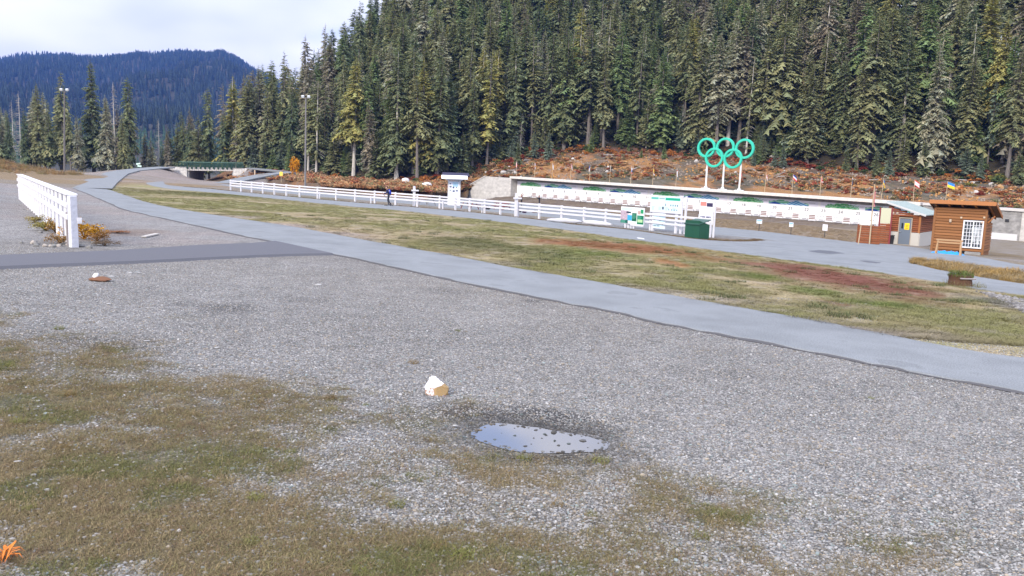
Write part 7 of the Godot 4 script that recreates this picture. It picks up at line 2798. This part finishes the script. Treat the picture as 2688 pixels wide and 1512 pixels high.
	for i in ramp.size():
		ramp[i].y = plane(ramp[i].x, ramp[i].z) + lift[i]
	for i in ramp.size() - 1:
		corridor.append([ramp[i], ramp[i + 1], 2.4 if i < 5 else 1.0, 5.0 if i < 5 else 3.4])
	var ramp2: Array = [Vector3(-59.575,2.381,-180.73), Vector3(-55.392,2.089,-179.68), Vector3(-48.695,1.835,-172.58)]
	var link: Array = [Vector3(-48.409,1.795,-171.565), Vector3(-51.081,1.136,-164.41), Vector3(-52.315,0.235,-154.193), Vector3(-52.565,-0.595,-143.986)]
	for i in 2:
		corridor.append([ramp2[i], ramp2[i + 1], 1.0, 3.4])
	for i in 3:
		corridor.append([link[i], link[i + 1], 1.8, 2.0])
	# the setting
	build_ground()
	var asphalt := mat("grey asphalt", lin(0.212 / 0.78, 0.224 / 0.78, 0.232 / 0.78), 0.9)
	tile(asphalt, asphalt_texture(1280), 11.0)
	var fresh := mat("dark new asphalt", lin(0.125, 0.125, 0.140), 0.75)
	tile(fresh, speckle(1024, 190, 3, 0.7, 1.1, 6), 3.0)
	var crumb := mat("crumbled asphalt edge", lin(0.085, 0.082, 0.085), 0.9)
	ribbon("ski_path", edge_main_low, edge_main_up, 0.030, asphalt, 0.11, -0.03, 0.05)
	var far_edge := PackedVector2Array()
	for p in edge_main_low:
		far_edge.append(p)
	crumble("path_edge", edge_main_low, crumb)
	ribbon("fence_path", edge_p2_low, PackedVector2Array(Array(edge_p2_up) + Array(PackedVector2Array([Vector2(16.868,-50.937), Vector2(17.695,-46.034), Vector2(19.327,-42.297), Vector2(18.153,-35.878), Vector2(17.617,-33.987), Vector2(17.199,-31.849), Vector2(17.306,-28.788), Vector2(17.668,-27.305), Vector2(18.619,-24.014), Vector2(19.862,-20.969)]))), 0.024, asphalt, 0.03)
	ribbon("range_apron", PackedVector2Array([Vector2(-52.125,-140.214), Vector2(-37.041,-109.128), Vector2(-25.317,-95.163), Vector2(-18.564,-89.941), Vector2(-12.775,-87.063), Vector2(-7.192,-82.666), Vector2(-2.1,-77.21), Vector2(2.988,-71.528), Vector2(6.524,-65.043), Vector2(9.881,-58.962), Vector2(11.934,-56.603), Vector2(13.918,-56.055), Vector2(16.507,-53.942), Vector2(17.079,-51.579), Vector2(17.695,-46.034), Vector2(19.327,-42.297), Vector2(18.125,-35.857), Vector2(21.289,-39.129), Vector2(21.729,-36.245), Vector2(21.9,-33.935), Vector2(22.6,-29.225)]), PackedVector2Array([Vector2(-64.147,-175.722), Vector2(-64.188,-189.154), Vector2(-56.723,-213.221), Vector2(-51.858,-240.585), Vector2(-42.208,-287.195), Vector2(-25.995,-297.457), Vector2(-5.71,-229.68), Vector2(7.023,-201.573), Vector2(13.768,-115.898), Vector2(18.646,-90.864), Vector2(19.23,-77.359), Vector2(22.355,-73.23), Vector2(23.715,-67.648), Vector2(25.62,-59.291), Vector2(28.486,-60.544), Vector2(28.684,-54.615), Vector2(28.128,-50.036), Vector2(27.945,-47.221), Vector2(26.503,-41.145), Vector2(26.361,-34.148)]), 0.014, asphalt, 0.03)
	ribbon("access_road", PackedVector2Array([Vector2(-11.173,-13.087), Vector2(-10.136,-15.604), Vector2(-8.993,-18.074), Vector2(-8.195,-20.688), Vector2(-7.383,-22.466), Vector2(-7.129,-23.705)]), PackedVector2Array([Vector2(-10.036,-11.736), Vector2(-9.07,-13.946), Vector2(-7.749,-16.108), Vector2(-6.016,-19.286), Vector2(-4.778,-20.904)]), 0.055, fresh, 0.03, -0.02, 0.09)
	var patch := mat("dark asphalt patch", lin(0.085, 0.09, 0.105), 0.6)
	for q in [PackedVector2Array([Vector2(15.074,-40.585), Vector2(16.244,-42.223), Vector2(16.86,-42.238), Vector2(16.942,-40.708), Vector2(15.582,-39.004), Vector2(15.158,-39.369), Vector2(15.014,-39.746)]), PackedVector2Array([Vector2(15.216,-34.768), Vector2(15.654,-35.114), Vector2(15.941,-34.373), Vector2(15.444,-33.714), Vector2(15.137,-33.941)])]:
		sheet("asphalt_patch", q, PackedVector2Array(), 0.034, patch, 0.02, 0.01)
	ribbon("road_mark", PackedVector2Array([Vector2(6.613,-42.707), Vector2(6.892,-42.143)]), PackedVector2Array([Vector2(6.497,-41.676), Vector2(6.77,-41.138)]), 0.031, mat("worn white paint", lin(0.6, 0.6, 0.6), 0.8), 0.01, 0.02, 0.005)
	ramp_strip("bridge_ramp", ramp, 1.9, asphalt)
	ramp_strip("right_ramp", ramp2, 1.9, asphalt)
	ramp_strip("link_path", link, 1.7, asphalt)
	build_range_wall()
	setup_hill()
	build_hill()
	build_mountain()
	build_bridge()
	build_targets()
	build_rings()
	build_flags()
	build_right_fence()
	build_left_fence()
	build_huts()
	build_boards()
	light_pole(Vector3(-64.95,0.153,-115.253), Vector3(-63.991,12.094,-114.435), "tall twin floodlight pole on the mound at far left")
	light_pole(Vector3(-29.628,0.038,-112.783), Vector3(-29.954,12.316,-114.465), "tall twin floodlight pole behind the far end of the long white fence")
	build_forest()
	build_bank_things()
	build_ground_cover()
	build_near_things()
	build_people()


func ramp_strip(called: String, pts: Array, half: float, m: Material) -> void:
	var v := PackedVector3Array()
	var l := []
	var r := []
	for i in pts.size():
		var d: Vector3 = pts[mini(i + 1, pts.size() - 1)] - pts[maxi(i - 1, 0)]
		var s := Vector3(-d.z, 0, d.x).normalized() * half
		l.append(pts[i] - s + Vector3(0, 0.035, 0))
		r.append(pts[i] + s + Vector3(0, 0.035, 0))
	for i in pts.size() - 1:
		quad(v, l[i], r[i], r[i + 1], l[i + 1])
		for e in [l, r]:
			quad(v, e[i], e[i + 1], e[i + 1] - Vector3(0, 0.25, 0), e[i] - Vector3(0, 0.25, 0))
	structure(called, raw(v), m)


# broken dark crumbs where the path's edge meets the gravel
func crumble(called: String, edge: PackedVector2Array, m: Material) -> void:
	var e := resample(edge, 0.05)
	var v := PackedVector3Array()
	for i in e.size() - 1:
		var d := (e[i + 1] - e[i]).normalized()
		var o := Vector2(-d.y, d.x)
		if o.y < 0:
			o = -o
		var p := e[i]
		var q := e[i + 1]
		var w0 := 0.05 + 0.10 * absf(nz.get_noise_2d(p.x * 120, p.y * 120)) + 0.05 * absf(nz.get_noise_2d(p.x * 700, p.y * 700))
		var w1 := 0.05 + 0.10 * absf(nz.get_noise_2d(q.x * 120, q.y * 120)) + 0.05 * absf(nz.get_noise_2d(q.x * 700, q.y * 700))
		quad(v, g2(p, 0.024), g2(q, 0.024), g2(q + o * w1, 0.008), g2(p + o * w0, 0.008))
	structure(called, raw(v), m)
